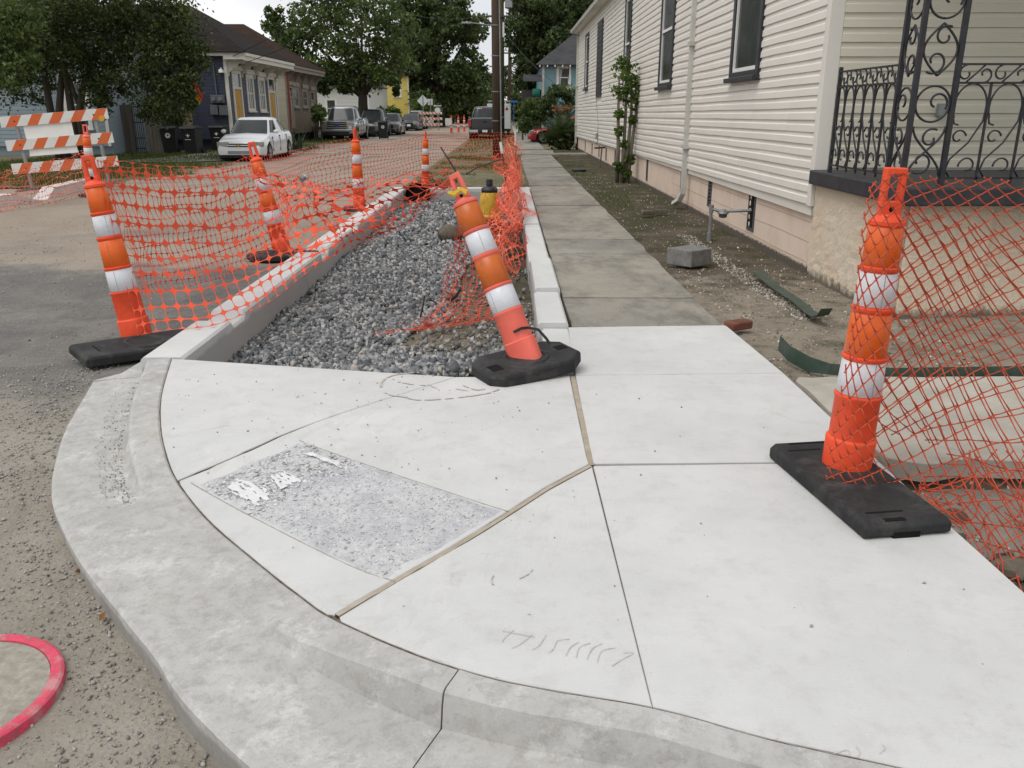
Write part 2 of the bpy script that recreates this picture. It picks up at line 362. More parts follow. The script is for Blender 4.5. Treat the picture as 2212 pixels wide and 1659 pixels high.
def adopt(o, parent):
    """parent o (built in world coordinates) to parent; things made by thing(local=True) hold local geometry"""
    if parent is None: return o
    o.parent = parent
    if parent.type == 'EMPTY' and parent.name in WORLD: o.matrix_parent_inverse = WORLD[parent.name].inverted()
    return o
def tag(o, label=None, cat=None, group=None, kind=None):
    for k, v in (('label', label), ('category', cat), ('group', group), ('kind', kind)):
        if v: o[k] = v
    return o
def thing(name, label, cat, loc=(0, 0, 0), group=None, local=False, rotz=0, kind=None):
    o = bpy.data.objects.new(name, None); C.objects.link(o); o.empty_display_size = .2
    o.location = loc; o.rotation_euler = (0, 0, rotz); tag(o, label, cat, group, kind)
    if not local: WORLD[o.name] = Matrix.Translation(loc) @ Matrix.Rotation(rotz, 4, 'Z')
    return o
def fast_mesh(name, V, F, m, parent=None, smooth=False, label=None, cat=None, kind=None, group=None):
    """V (n,3), F (k,3|4) numpy"""
    me = bpy.data.meshes.new(name); n = F.shape[1]
    me.vertices.add(len(V)); me.vertices.foreach_set('co', V.astype(np.float32).ravel())
    me.loops.add(F.size); me.loops.foreach_set('vertex_index', F.astype(np.int32).ravel())
    me.polygons.add(len(F)); me.polygons.foreach_set('loop_start', np.arange(0, F.size, n, dtype=np.int32))
    if smooth: me.polygons.foreach_set('use_smooth', np.ones(len(F), bool))
    me.update(calc_edges=True)
    o = bpy.data.objects.new(name, me); C.objects.link(o); me.materials.append(m); adopt(o, parent)
    return tag(o, label, cat, group, kind)
def stones(P, S, squash=.7):
    """angular stones: positions P (n,3), radii S (n)"""
    n = len(P); k = 1 + rng.uniform(-.48, .48, (n, 12, 1)); V = ICO_V[None] * k
    sq = np.stack([rng.uniform(.7, 1.3, n), rng.uniform(.7, 1.2, n), rng.uniform(.45, .9, n) * squash / .7], 1)
    V = V * sq[:, None, :]
    q = rng.normal(size=(n, 4)); q /= np.linalg.norm(q, axis=1)[:, None]; a, b, c, d = q.T
    Rm = np.stack([np.stack([1 - 2 * (c * c + d * d), 2 * (b * c - a * d), 2 * (b * d + a * c)], -1), np.stack([2 * (b * c + a * d), 1 - 2 * (b * b + d * d), 2 * (c * d - a * b)], -1), np.stack([2 * (b * d - a * c), 2 * (c * d + a * b), 1 - 2 * (b * b + c * c)], -1)], 1)
    V = np.einsum('nij,nkj->nki', Rm, V) * S[:, None, None] + P[:, None, :]
    F = (ICO_F[None] + (np.arange(n) * 12)[:, None, None]).reshape(-1, 3)
    return V.reshape(-1, 3), F
def chips(P, S):
    """crushed stone: eight-cornered angular lumps"""
    n = len(P); c = np.array([(x, y, z) for z in (-1, 1) for y in (-1, 1) for x in (-1, 1)], float) * .62
    V = c[None] * rng.uniform(.45, 1.25, (n, 8, 1)) + rng.uniform(-.18, .18, (n, 8, 3)); V *= np.stack([rng.uniform(.8, 1.45, n), rng.uniform(.7, 1.1, n), rng.uniform(.5, .95, n)], 1)[:, None, :]
    q = rng.normal(size=(n, 4)); q /= np.linalg.norm(q, axis=1)[:, None]; a, b, c_, d = q.T
    Rm = np.stack([np.stack([1 - 2 * (c_ * c_ + d * d), 2 * (b * c_ - a * d), 2 * (b * d + a * c_)], -1), np.stack([2 * (b * c_ + a * d), 1 - 2 * (b * b + d * d), 2 * (c_ * d - a * b)], -1), np.stack([2 * (b * d - a * c_), 2 * (c_ * d + a * b), 1 - 2 * (b * b + c_ * c_)], -1)], 1)
    V = np.einsum('nij,nkj->nki', Rm, V) * S[:, None, None] + P[:, None, :]
    F = np.array([(0, 2, 3), (0, 3, 1), (4, 5, 7), (4, 7, 6), (0, 1, 5), (0, 5, 4), (1, 3, 7), (1, 7, 5), (3, 2, 6), (3, 6, 7), (2, 0, 4), (2, 4, 6)])
    return V.reshape(-1, 3), (F[None] + (np.arange(n) * 8)[:, None, None]).reshape(-1, 3)
def cards(P, S, aspect=.62, flat=.0, up=None):
    """leaf blades: one bent diamond per leaf (two triangles)"""
    n = len(P); a = rng.normal(size=(n, 3))
    if up is not None: a = a * (1 - flat) + np.array(up)[None] * flat * 1.5
    a /= np.linalg.norm(a, axis=1)[:, None]; b = rng.normal(size=(n, 3)); b -= (b * a).sum(1)[:, None] * a; b /= np.linalg.norm(b, axis=1)[:, None]
    c = np.cross(a, b); s = S[:, None]
    V = np.stack([P - a * s, P + b * s * aspect + c * s * .15, P + a * s, P - b * s * aspect + c * s * .15], 1).reshape(-1, 3)
    i = np.arange(n) * 4; F = np.stack([np.stack([i, i + 1, i + 2], 1), np.stack([i, i + 2, i + 3], 1)], 1).reshape(-1, 3)
    return V, F
def blades(P, hgt, wid, lean=.35):
    n = len(P); t = rng.uniform(0, 2 * math.pi, n); dx = np.stack([np.cos(t), np.sin(t), np.zeros(n)], 1)
    l = rng.normal(size=(n, 3)) * lean * hgt[:, None]; l[:, 2] = hgt
    V = np.stack([P - dx * wid[:, None], P + dx * wid[:, None], P + l], 1).reshape(-1, 3)
    return V, (np.arange(n) * 3)[:, None] + np.array([0, 1, 2])[None]
def copy_tree(o, parent=None):
    c = o.copy(); C.objects.link(c); c.parent = parent
    for ch in list(o.children): copy_tree(ch, c)
    return c
def sm(x): x = max(0., min(1., x)); return x * x * (3 - 2 * x)
def nz(x, y, z=0, s=1.0): return mnoise.noise(Vector((x * s, y * s, z * s)))

# ================================================================ the setting
def struct(o): o['kind'] = 'structure'; return o
def road_z(x, y):
    z = -.135 - .10 * sm((4.3 - y) / 2.3) * sm((x + 6) / 3)
    if y < 40 and x > -12: z += .012 * nz(x, y, 0, 1.3) + .006 * nz(x, y, 3, 5)
    return z
def sheet(name, xs, ys, zf, m, keep=None):
    nx, ny = len(xs), len(ys); vs = [(x, y, zf(x, y)) for x in xs for y in ys]
    fs = [(i * ny + j, (i + 1) * ny + j, (i + 1) * ny + j + 1, i * ny + j + 1) for i in range(nx - 1) for j in range(ny - 1)
          if keep is None or keep((xs[i] + xs[i + 1]) / 2, (ys[j] + ys[j + 1]) / 2)]
    mb = MB(); mb.add(vs, fs); o = mb.build(name, m, smooth=True); return struct(o)
def spaced(a, b, d0, g=1.0):
    out = [a]; d = d0
    while out[-1] < b: out.append(min(b, out[-1] + d)); d *= g
    return out
gnd = MB().bx(-900, 900, -300, 1400, -1.2, -.8); struct(gnd.build('ground', VERGE))
xs = sorted([-x for x in spaced(2.3, 70, .12, 1.035)] + spaced(-2.3, 9, .15, 1.05)[1:]); ys = sorted([-6, -3, -1] + spaced(0, 5.2, .12) + spaced(5.2, 190, .12, 1.03)[1:])
sheet('road', xs, ys, road_z, ROAD, lambda x, y: not (x > -2.3 and y > 5.2))

def bed_z(x, y):
    z = -.30 + .05 * nz(x, y, 1, 1.1) + .10 * sm((x + 1.9) / 1.2) * sm((9 - y) / 4)
    z += .13 * sm((5.75 - y) / .5) * sm((x + 1.7) / .5) + .05 * sm((x + .9) / .8) * sm((13 - y) / 4)
    return z
sheet('planter_bed', spaced(-2.25, .4, .09), spaced(5.0, 18.45, .1, 1.01), lambda x, y: bed_z(x, y) - .02, SOIL)
def strip_z(x, y):
    z = -.035 + .02 * nz(x, y, 5, 2) + .012 * nz(x, y, 9, 7) - .03 * sm((y - 6) / 3)
    if y < 3.75: z -= .15 * sm((3.72 - y) / .12) * (1 + .35 * nz(x, y, 2, 4))
    if 5.0 < y < 6.4 and x < 2.1: z -= .03
    return z
sheet('soil_strip', spaced(1.60, 3.3, .05, 1.01) + [4.2, 6, 9], spaced(.9, 38, .05, 1.012), strip_z, SOIL)
def back_z(x, y): return -.11 + .02 * nz(x, y, 4, .8)
sheet('back_verge', spaced(-2.4, 6, .4, 1.03) + [10, 25, 60], spaced(18.5, 190, .4, 1.04), lambda x, y: back_z(x, y) if x < 1.8 or y > 38 else -.3, VERGE)
def left_z(x, y): return -.10 + .03 * nz(x, y, 7, .5) - .05 * sm((x + 10.2) / 1.3)
sheet('left_verge', sorted([-x for x in spaced(8.8, 70, .4, 1.06)]), spaced(19.5, 190, .5, 1.04), left_z, VERGE)

# ---- corner curb and gutter
JZ = [((372, 772), 0), ((350, 850), 0), ((348, 920), 0), ((360, 980), -.03), ((384, 1037), -.085), ((450, 1120), -.108), ((560, 1215), -.110), ((650, 1285), -.100), ((720, 1332), -.06),
      ((900, 1410), 0), ((1100, 1470), 0), ((1410, 1525), 0), ((1650, 1590), 0), ((1900, 1645), 0)]
JP = [Vector(gp(*p, z)) for p, z in JZ] + [Vector((1.9, 1.36, 0)), Vector((3.0, .95, 0))]
def catmull(P, n):
    out = []
    for i in range(len(P) - 1):
        a, b, c, d = P[max(i - 1, 0)], P[i], P[i + 1], P[min(i + 2, len(P) - 1)]
        for k in range(n):
            t = k / n; out.append(.5 * ((2 * b) + (c - a) * t + (2 * a - 5 * b + 4 * c - d) * t * t + (3 * b - a - 3 * c + d) * t ** 3))
    return out + [P[-1]]
JC = catmull(JP, 8)
def jn(i):
    d = JC[min(i + 1, len(JC) - 1)] - JC[max(i - 1, 0)]; d.z = 0; d.normalize(); return Vector((d.y, -d.x, 0))
def curb_piece(i0, i1, t0=0., t1=0.):
    mb = MB(); prof = []
    idx = list(range(i0, i1 + 1))
    for q, i in enumerate(idx):
        p = JC[i]; n = jn(i); zt = p.z; zp = -.118
        n = -n if n.x > 0 and n.y > 0 else n
        hc = zt - zp; kw = 1 - .32 * sm((i - 62) / 12)
        mid = [(.135, zt - .003), (.152, zt - .012), (.166, zt - .045), (.180, zp + .003)]; flat_ = [(.13, zt - .3 * hc), (.155, zt - .45 * hc), (.172, zt - .6 * hc), (.19, zt - .75 * hc)]; fb = sm((hc - .015) / .045)
        row = [(0, zt - .16), (.004, zt - .008), (.014, zt)] + [(d * kw, za * fb + zb_ * (1 - fb)) for (d, za), (_, zb_) in zip(mid, flat_)] + [(.25, zp), (.36, zp - .002), (.485, zp - .006), (.50, zp - .016), (.502, -.36)]
        e = .006 * nz(p.x, p.y, 3, 9)
        for d, z in row:
            k = d * 1.02 + (e * fb if .08 < d < .2 else 0)
            mb.v.append((p.x + n.x * k, p.y + n.y * k, z + .002 * nz(p.x + n.x * d, p.y + n.y * d, 0, 9)))
    m = len(row)
    for q in range(len(idx) - 1):
        for k in range(m - 1): mb.f.append((q * m + k, q * m + k + 1, (q + 1) * m + k + 1, (q + 1) * m + k))
    mb.f.append(tuple(range(m))); mb.f.append(tuple(range((len(idx) - 1) * m, len(idx) * m))); return mb
curb = struct(thing('kerb', None, None, (-1.5, 3.3, -.12)))
jcut = 76
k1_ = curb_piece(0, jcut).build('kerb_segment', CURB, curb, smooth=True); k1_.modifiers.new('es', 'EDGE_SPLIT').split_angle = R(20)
cp2 = curb_piece(jcut, len(JC) - 1)
n_ = jn(jcut); tdir = (JC[jcut + 1] - JC[jcut]).normalized()
cp2.v = [(x + tdir.x * .006, y + tdir.y * .006, z + .003) for x, y, z in cp2.v]
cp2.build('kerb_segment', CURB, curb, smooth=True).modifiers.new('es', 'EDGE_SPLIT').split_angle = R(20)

n0_ = jn(0); n0_ = -n0_ if n0_.x > 0 and n0_.y > 0 else n0_
MB().prism([(JC[0].x + n0_.x * .02, JC[0].y + n0_.y * .02 + .012), (JC[0].x + n0_.x * .505, JC[0].y + n0_.y * .505 + .012), g2(262, 806, -.118), g2(318, 772, -.118), (-2.43, 5.36)], -.36, -.116).build('kerb_segment', CURB, curb, bevel=.008)
def jz(x, y):
    best = min(JC, key=lambda p: (p.x - x) ** 2 + (p.y - y) ** 2); d = math.hypot(best.x - x, best.y - y)
    return best.z * max(0., 1 - d / 1.15)
def slab(poly, m, parent, zf=None, gap=.002, cell=.12, thick=.13, rough=.0012, chip=0., name='concrete_slab'):
    bm = bmesh.new(); vs = [bm.verts.new((x, y, 0)) for x, y in poly]; bm.faces.new(vs); bmesh.ops.triangulate(bm, faces=bm.faces)
    x0, x1 = min(p[0] for p in poly), max(p[0] for p in poly); y0, y1 = min(p[1] for p in poly), max(p[1] for p in poly)
    for ax, a, b in ((0, x0, x1), (1, y0, y1)):
        n = max(1, int((b - a) / cell))
        for k in range(1, n):
            co = [0, 0, 0]; no = [0, 0, 0]; co[ax] = a + (b - a) * k / n; no[ax] = 1
            bmesh.ops.bisect_plane(bm, geom=bm.verts[:] + bm.edges[:] + bm.faces[:], plane_co=co, plane_no=no)
    bmesh.ops.remove_doubles(bm, verts=bm.verts, dist=1e-4)
    def bnorm():
        N = {}
        for e in bm.edges:
            if len(e.link_faces) == 1:
                a, b = e.verts; d = (b.co - a.co); n = Vector((d.y, -d.x, 0)); n.normalize()
                if n.dot((a.co + b.co) / 2 - e.link_faces[0].calc_center_median()) < 0: n = -n
                for q in e.verts: N.setdefault(q, []).append(n)
        out = {}
        for q, l in N.items():
            s = sum(l, Vector()); s.normalize() if s.length > 1e-6 else None
            out[q] = s / max(.5, s.dot(l[0]))
        return out
    N = bnorm()
    for q, n in N.items(): q.co -= n * (gap / 2 + .004 + (chip * max(0, nz(q.co.x, q.co.y, 1, 14)) if chip else 0))
    for v in bm.verts: v.co.z = (zf(v.co.x, v.co.y) if zf else 0) + rough * nz(v.co.x, v.co.y, 2, 6)
    be = [e for e in bm.edges if len(e.link_faces) == 1]; N2 = {q: n for q, n in N.items()}
    for dz, dn in ((-.004, .004), (-thick, 0)):
        r = bmesh.ops.extrude_edge_only(bm, edges=be); nv = [g for g in r['geom'] if isinstance(g, bmesh.types.BMVert)]
        N3 = {}
        for q in nv:
            best = min(N2, key=lambda o: (o.co - q.co).length_squared); N3[q] = N2[best]
        for q in nv: q.co += N3[q] * dn; q.co.z += dz
        be = [g for g in r['geom'] if isinstance(g, bmesh.types.BMEdge)]; N2 = N3
    bmesh.ops.recalc_face_normals(bm, faces=bm.faces)
    me = bpy.data.meshes.new(name); bm.to_mesh(me); bm.free(); me.materials.append(m)
    o = bpy.data.objects.new(name, me); C.objects.link(o); adopt(o, parent); return o
walk = struct(thing('sidewalk', None, None, (1.0, 5, 0)))
def jr(a, b): return [(p.x, p.y) for p in JC[a:b + 1]]
iA, iB = 32, 64      # kerb stations at the first joint and at the timber joint
PA = (-1.985 + 1.67, 4.90); WK = g2(1281, 1004); WT = g2(1236, 811)
jA = JC[iA]; jB = JC[iB]
slab(jr(0, iA) + [PA, (JC[0].x + .02, 5.31)], CONC, walk, jz)
slab([(jA.x + .01, jA.y - .008), PA, (WT[0] - .015, WT[1]), (WK[0] - .02, WK[1] + .01), (jB.x, jB.y + .02)] + jr(iA + 1, iB - 1)[::-1], CONC, walk, jz)
iD = 88; jD = JC[iD]
slab([(jB.x + .02, jB.y), (WK[0] - .005, WK[1] - .02), (jD.x, jD.y)] + jr(iB + 1, iD - 1)[::-1], CONC, walk, jz)
slab([(WK[0], WK[1] - .01), (1.73, 3.58), (1.75, 2.5), (1.80, 1.42)] + jr(iD, len(JC) - 11)[::-1], CONC, walk, None)
slab([(WT[0] + .02, 4.93), (1.72, 4.97), (1.73, 3.59), (WK[0], WK[1] + .02)], CONC, walk)
slab([(.46, 6.14), (1.665, 6.20), (1.72, 4.98), (WT[0] + .02, 4.94)], CONC, walk)
old = struct(thing('old_sidewalk', None, None, (1.0, 12, 0)))
jy = [6.17, 7.25, 9.62, 10.75, 14.9, 18.9, 25.3, 32.6]
for i in range(len(jy) - 1):
    a, b = jy[i], jy[i + 1]; t = random.uniform(-.012, .006); tx = random.uniform(-.008, .008)
    wv = lambda y: 1.66 + .03 * nz(0, y, 0, 1.7)
    ed = [(wv(a + (b - a) * k / 8), a + (b - a) * k / 8) for k in range(9)]
    slab([(.478, a)] + [(.478, b)] + ed[::-1] if False else ed + [(.478, b), (.478, a)], OLDC, old, lambda x, y, t=t, a=a, b=b, tx=tx: -.010 + t * (y - a) / (b - a) + tx * (x - 1), .022, .2, .10, .004, .018)
jy2 = [38, 43, 48, 54, 60, 70, 85, 100]
for a, b in zip(jy2, jy2[1:]): slab([(.5, a), (1.68, a), (1.68, b), (.5, b)], OLDC, old, lambda x, y: -.03, .03, .8, .1, .01)
slab([(.3, 33.0), (6.2, 33.4), (6.2, 35.0), (.3, 34.2)], OLDC, old, lambda x, y: -.02, .01, .5, .1, .006)
slab([(.3, 35.0), (1.9, 35.1), (2.0, 37.7), (.3, 37.4)], OLDC, old, lambda x, y: -.05, .01, .5, .1, .006)
# timber expansion strips and grout lines
STRIP = mat_wood('joint_timber', (.33, .275, .20, 1), (.44, .385, .31, 1), 0)
def strip_between(a, b, wd, m, name, parent, zf=jz, dz=-.001, n=40, ragged=.002):
    a, b = Vector((*a, 0)), Vector((*b, 0)); d = (b - a); L_ = d.length; d.normalize(); nn = Vector((-d.y, d.x, 0)); mb = MB()
    for k in range(n + 1):
        p = a + d * (L_ * k / n); z = zf(p.x, p.y) + dz
        for s, q in ((-1, -.05), (-1, 0), (1, 0), (1, -.05)):
            o = wd / 2 * s + (ragged * nz(p.x * 9, p.y * 9, s) if ragged else 0); mb.v.append((p.x + nn.x * o, p.y + nn.y * o, z + q + .001 * nz(p.x, p.y, 8, 30)))
    for k in range(n):
        for j in range(3): mb.f.append((k * 4 + j, k * 4 + j + 1, (k + 1) * 4 + j + 1, (k + 1) * 4 + j))
    return mb.build(name, m, parent)
strip_between((jB.x + .01, jB.y + .01), (WK[0] - .012, WK[1] - .005), .019, STRIP, 'joint_strip', walk)
strip_between((WK[0] - .008, WK[1] + .0), (WT[0] + .002, WT[1] - .01), .028, STRIP, 'joint_strip', walk)
DIRTJ = plain('joint_dirt', (.075, .058, .04, 1), (.16, .13, .10, 1), .95, 30, .1)
strip_between((jA.x, jA.y), PA, .012, DIRTJ, 'joint_fill', walk, dz=-.006)
strip_between((WK[0], WK[1]), (jD.x, jD.y), .012, DIRTJ, 'joint_fill', walk, dz=-.008)
mbj = MB()
for i in range(len(JC) - 12):
    p = JC[i]; n = jn(i); n = -n if n.x > 0 and n.y > 0 else n
    for d in (-.008, .010): mbj.v.append((p.x + n.x * d, p.y + n.y * d, p.z - .007 + .003 * nz(p.x, p.y, 1, 25)))
mbj.f = [(2 * i, 2 * i + 1, 2 * i + 3, 2 * i + 2) for i in range(len(JC) - 13)]
mbj.build('joint_fill', DIRTJ, curb)
# rough bed where the tactile tile was taken up, with scraps of paper
TP = [gp(428, 1046, -.085), gp(655, 958, -.05), gp(1088, 1098, -.01), gp(835, 1245, -.045)]
TP = [Vector(p) for p in TP]
def tile(u, v):
    a = TP[0].lerp(TP[1], v); b = TP[3].lerp(TP[2], v); p = a.lerp(b, u)
    e = min(u, 1 - u, v, 1 - v); x = p.x + .012 * nz(p.x, p.y, 5, 8); y = p.y + .012 * nz(p.x, p.y, 9, 8)
    z = jz(x, y) + .0015 + min(1, e * 14) * (.004 + .005 * nz(x, y, 0, 22) + .004 * nz(x, y, 4, 55))
    return (x, y, z - (.004 if e < .001 else 0))
MB().grid(tile, 90, 70).build('mortar_bed', MORTAR, walk)
SAWC = plain('saw_dust', (.26, .24, .21, 1), (.42, .40, .37, 1), .95, 60)
fu, fv = rng.random(3200), rng.random(3200); fp = np.array([tile(.02 + .96 * a, .02 + .96 * b) for a, b in zip(fu, fv)]); fs_ = rng.uniform(.002, .009, 3200) * (1 + .8 * (fu < .35))
V_, F_ = stones(fp, fs_, .35); V_[:, 2] = fp.repeat(12, 0)[:, 2] + (V_[:, 2] - fp.repeat(12, 0)[:, 2]) * .45
fast_mesh('mortar_flakes', V_, F_, islandmat('mortar_flake', [(0, (.27, .26, .245, 1)), (.25, (.45, .445, .44, 1)), (1, (.62, .62, .62, 1))], .95, .1), label='loose flakes on the rough mortar patch', cat='flakes', kind='stuff')
strip_between((TP[0].x - .04, TP[0].y + .02), (TP[3].x + .06, TP[3].y - .05), .0035, SAWC, 'saw_cut', walk, dz=.0022); strip_between((TP[1].x - .02, TP[1].y + .01), (TP[2].x + .02, TP[2].y - .01), .0035, SAWC, 'saw_cut', walk, dz=.0022)
PAPER = plain('wet_paper', (.66, .66, .66, 1), (.58, .58, .58, 1), .8, 40)
def scrap(pts, seed):
    """torn sheet: a grid with its edges and some of its middle worn away"""
    c = [Vector(gp(*p, -.055)) for p in pts]; mb = MB(); nu, nv = 34, 16; ids = {}
    def P(i, j):
        if (i, j) not in ids:
            p = c[0].lerp(c[3], j / nv).lerp(c[1].lerp(c[2], j / nv), i / nu); p += Vector((nz(p.x, p.y, seed, 30), nz(p.x, p.y, seed + 5, 30), 0)) * .006
            ids[(i, j)] = len(mb.v); mb.v.append((p.x, p.y, jz(p.x, p.y) + .012 + .004 * nz(p.x, p.y, 3, 25)))
        return ids[(i, j)]
    for i in range(nu):
        for j in range(nv):
            e = min(i, nu - 1 - i) / nu * 2.2, min(j, nv - 1 - j) / nv * 2.2; k = nz(i * .23, j * .3, seed + 2) + min(.35, min(e)) * 1.3 + .12 * nz(i * .9, j * .9, seed)
            if k > .12: mb.f.append((P(i, j), P(i + 1, j), P(i + 1, j + 1), P(i, j + 1)))
    me = bpy.data.meshes.new('paper_scrap'); me.from_pydata(mb.v, [], mb.f); me.materials.append(PAPER); o = bpy.data.objects.new('paper_scrap', me); C.objects.link(o)
    o.modifiers.new('s', 'SOLIDIFY').thickness = .001; return o
for q, (pts, lb) in enumerate([([(482, 1042), (520, 1025), (600, 1062), (550, 1085)], 'torn white paper stuck on the rough mortar, nearest the kerb'),
        ([(578, 1028), (612, 1018), (660, 1038), (606, 1052)], 'small torn white paper beside the larger sheet on mortar'),
        ([(652, 985), (668, 982), (745, 1012), (738, 1018)], 'thin white paper strip along the top edge of the mortar')]):
    tag(scrap(pts, q * 7), lb, 'paper', 'paper scraps on the rough mortar')
# brown dirt marks and scratches in the new concrete
MARK = plain('clay_smear', (.37, .325, .265, 1), (.50, .485, .455, 1), .95, 90, .1); SCR = plain('pencil_scratch', (.42, .385, .345, 1), (.50, .475, .445, 1), .95, 50, .1)
def mark(pts, wd, m, z0=-.02, seed=0):
    P = catmull([Vector(gp(*p, z0)) for p in pts], 8); mb = MB()
    for i, p in enumerate(P):
        d = (P[min(i + 1, len(P) - 1)] - P[max(i - 1, 0)]); d.z = 0; d.normalize(); k = wd * (.55 + .8 * abs(nz(p.x, p.y, seed, 18)))
        for s in (-1, 1): mb.v.append((p.x - d.y * k * s, p.y + d.x * k * s, jz(p.x, p.y) + .0035))
    mb.f = [(2 * i, 2 * i + 1, 2 * i + 3, 2 * i + 2) for i in range(len(P) - 1) if nz(P[i].x, P[i].y, seed + 3, 45) > -.22 or m is SCR]
    mb.build('smear', m, walk)
mark([(905, 812), (850, 818), (824, 835), (835, 858), (880, 866)], .011, MARK); mark([(880, 868), (910, 872), (980, 868), (1050, 858), (1078, 848)], .009, MARK, seed=3)
mark([(860, 832), (890, 838), (920, 840)], .008, MARK, seed=4); mark([(925, 838), (945, 848)], .006, MARK, seed=5); mark([(1000, 840), (1030, 850), (1055, 846)], .008, MARK, seed=6); mark([(985, 848), (1010, 852)], .006, MARK, seed=6)
for pts in ([(1085, 1365), (1115, 1370), (1155, 1378)], [(1110, 1362), (1090, 1380), (1085, 1388)], [(1150, 1372), (1125, 1392), (1105, 1402)], [(1180, 1372), (1165, 1395), (1150, 1405)], [(1230, 1382), (1205, 1385), (1196, 1402), (1185, 1412)],
            [(1250, 1388), (1232, 1400), (1222, 1418)], [(1275, 1390), (1252, 1400), (1245, 1422)], [(1300, 1392), (1280, 1402), (1268, 1425)], [(1330, 1400), (1300, 1408), (1290, 1432)], [(1345, 1412), (1368, 1412), (1340, 1428), (1322, 1440)],
            [(1800, 1630), (1830, 1622), (1835, 1632)], [(1905, 1610), (1912, 1618), (1900, 1630)], [(1850, 1615), (1858, 1628), (1850, 1638)]):
    mark(pts, .0016, SCR, 0, 2)
for pts in ([(1065, 1262), (1062, 1250), (1066, 1240)], [(1122, 1252), (1142, 1242), (1150, 1232)], [(1140, 1328), (1158, 1330)]): mark(pts, .004, MARK, 0, 2)

# ---- planter walls
def wall_x(x0, x1, y0, y1, zt, zb=-.45, cuts=(), name='planter_wall', parent=None):
    """run along y with sloping inlet notches (centre, half length, depth)"""
    mb = MB(); ys = sorted(set([y0, y1] + [c + k * h for c, h, d in cuts for k in (-1.35, -1, 1, 1.35)] + list(np.arange(y0, y1, .4))))
    ys = [y for y in ys if y0 <= y <= y1]; ch = .018
    for y in ys:
        t = zt
        for c, h, d in cuts:
            e = abs(y - c) / h
            if e < 1.35: t = zt - d * (1 if e <= 1.001 else 1 - (e - 1) / .35)
        o = .004 * nz(0, y, 3, 1.2)
        for x, z in ((x0, zb), (x0 + o, t - ch), (x0 + ch + o, t), (x1 - ch, t + .004 * nz(3, y, 0, .8)), (x1, t - ch), (x1 + .012, zb)): mb.v.append((x, y, z))
    n = len(ys)
    for i in range(n - 1):
        for k in range(5): mb.f.append((i * 6 + k, i * 6 + k + 1, (i + 1) * 6 + k + 1, (i + 1) * 6 + k))
    mb.f += [tuple(range(6)), tuple(range((n - 1) * 6, n * 6))]
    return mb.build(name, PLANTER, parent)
pw = struct(thing('planter_kerb', None, None, (-2.25, 5.35, -.2)))
for a, b, cu in ((5.34, 8.9, [(6.55, .14, .055)]), (8.91, 13.2, [(9.9, .16, .10), (12.0, .16, .08)]), (13.21, 18.4, [(15.6, .2, .1)])):
    wall_x(-2.43, -2.15, a, b, .0, cuts=cu, parent=pw)
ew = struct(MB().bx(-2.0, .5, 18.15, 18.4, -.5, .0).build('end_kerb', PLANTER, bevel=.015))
rw = struct(thing('low_wall', None, None, (.35, 6.2, -.2)))
for i, (a, b, z) in enumerate(((6.16, 7.3, .03), (7.305, 8.9, .065), (8.905, 10.3, .03), (10.305, 12.0, .02), (12.005, 14.0, .035), (14.005, 18.1, .03))):
    wall_x(.235 + (.012 if i % 2 else 0), .468 - (.0 if i % 2 else .006), a, b, z, parent=rw, name='wall_segment')
wall_x(.26, .47, 5.0, 6.15, -.012, parent=rw, name='wall_segment')

# ---- loose material (nobody could count it)
GRAVEL = islandmat('grey_limestone', [(0, (.08, .083, .087, 1)), (.35, (.165, .17, .175, 1)), (.7, (.275, .28, .283, 1)), (.93, (.45, .445, .43, 1)), (1, (.45, .39, .31, 1))], .85, .25, .5)
def scatter(n, xr, yr, zf, smin, smax, power=2.5, lift=.4, keep=None):
    x = rng.uniform(*xr, n); y = yr[0] + (yr[1] - yr[0]) * rng.random(n)
    S = smin + (smax - smin) * rng.random(n) ** power
    ok = np.array([keep(a, b) for a, b in zip(x, y)]) if keep else np.ones(n, bool)
    x, y, S = x[ok], y[ok], S[ok]; z = np.array([zf(a, b) for a, b in zip(x, y)]) + S * lift
    return np.stack([x, y, z], 1), S
def soilside(x, y):
    """right-hand part of the planter is bare soil; gravel thins out there"""
    return x > -.80 + .4 * nz(x, y, 3, 1.2) + .45 * sm((y - 8) / 2.5) + 1.0 * sm((y - 13.5) / 2) and y > 5.9
gp1 = scatter(14000, (-2.14, .34), (5.0, 7.4), bed_z, .009, .031, 1.5, .5, lambda x, y: not soilside(x, y) or random.random() < .12)
gp2 = scatter(16000, (-2.14, .34), (7.4, 12.0), bed_z, .012, .034, 1.5, .5, lambda x, y: not soilside(x, y) or random.random() < .06)
gp3 = scatter(7000, (-2.14, .34), (12.0, 18.2), bed_z, .022, .045, 1.5, .5, lambda x, y: not soilside(x, y))
gp4 = scatter(2200, (-1.75, .25), (5.03, 5.75), lambda x, y: bed_z(x, y) + .02, .020, .040, 1.2, .5)
Pg = np.concatenate([gp1[0], gp2[0], gp3[0], gp4[0]]); Sg = np.concatenate([gp1[1], gp2[1], gp3[1], gp4[1]])
V_, F_ = chips(Pg, Sg * 1.12); fast_mesh('gravel', V_, F_, GRAVEL, label='crushed grey limestone gravel filling the planter', cat='gravel', kind='stuff')
ROADST = islandmat('road_stones', [(0, (.19, .18, .165, 1)), (.4, (.30, .285, .255, 1)), (.8, (.40, .38, .345, 1)), (.95, (.42, .40, .36, 1)), (1, (.45, .36, .26, 1))], .9, .2, .4)
JXY = np.array([(p.x, p.y) for p in JC])
def kd(x, y): return float(np.min(np.hypot(JXY[:, 0] - x, JXY[:, 1] - y)))
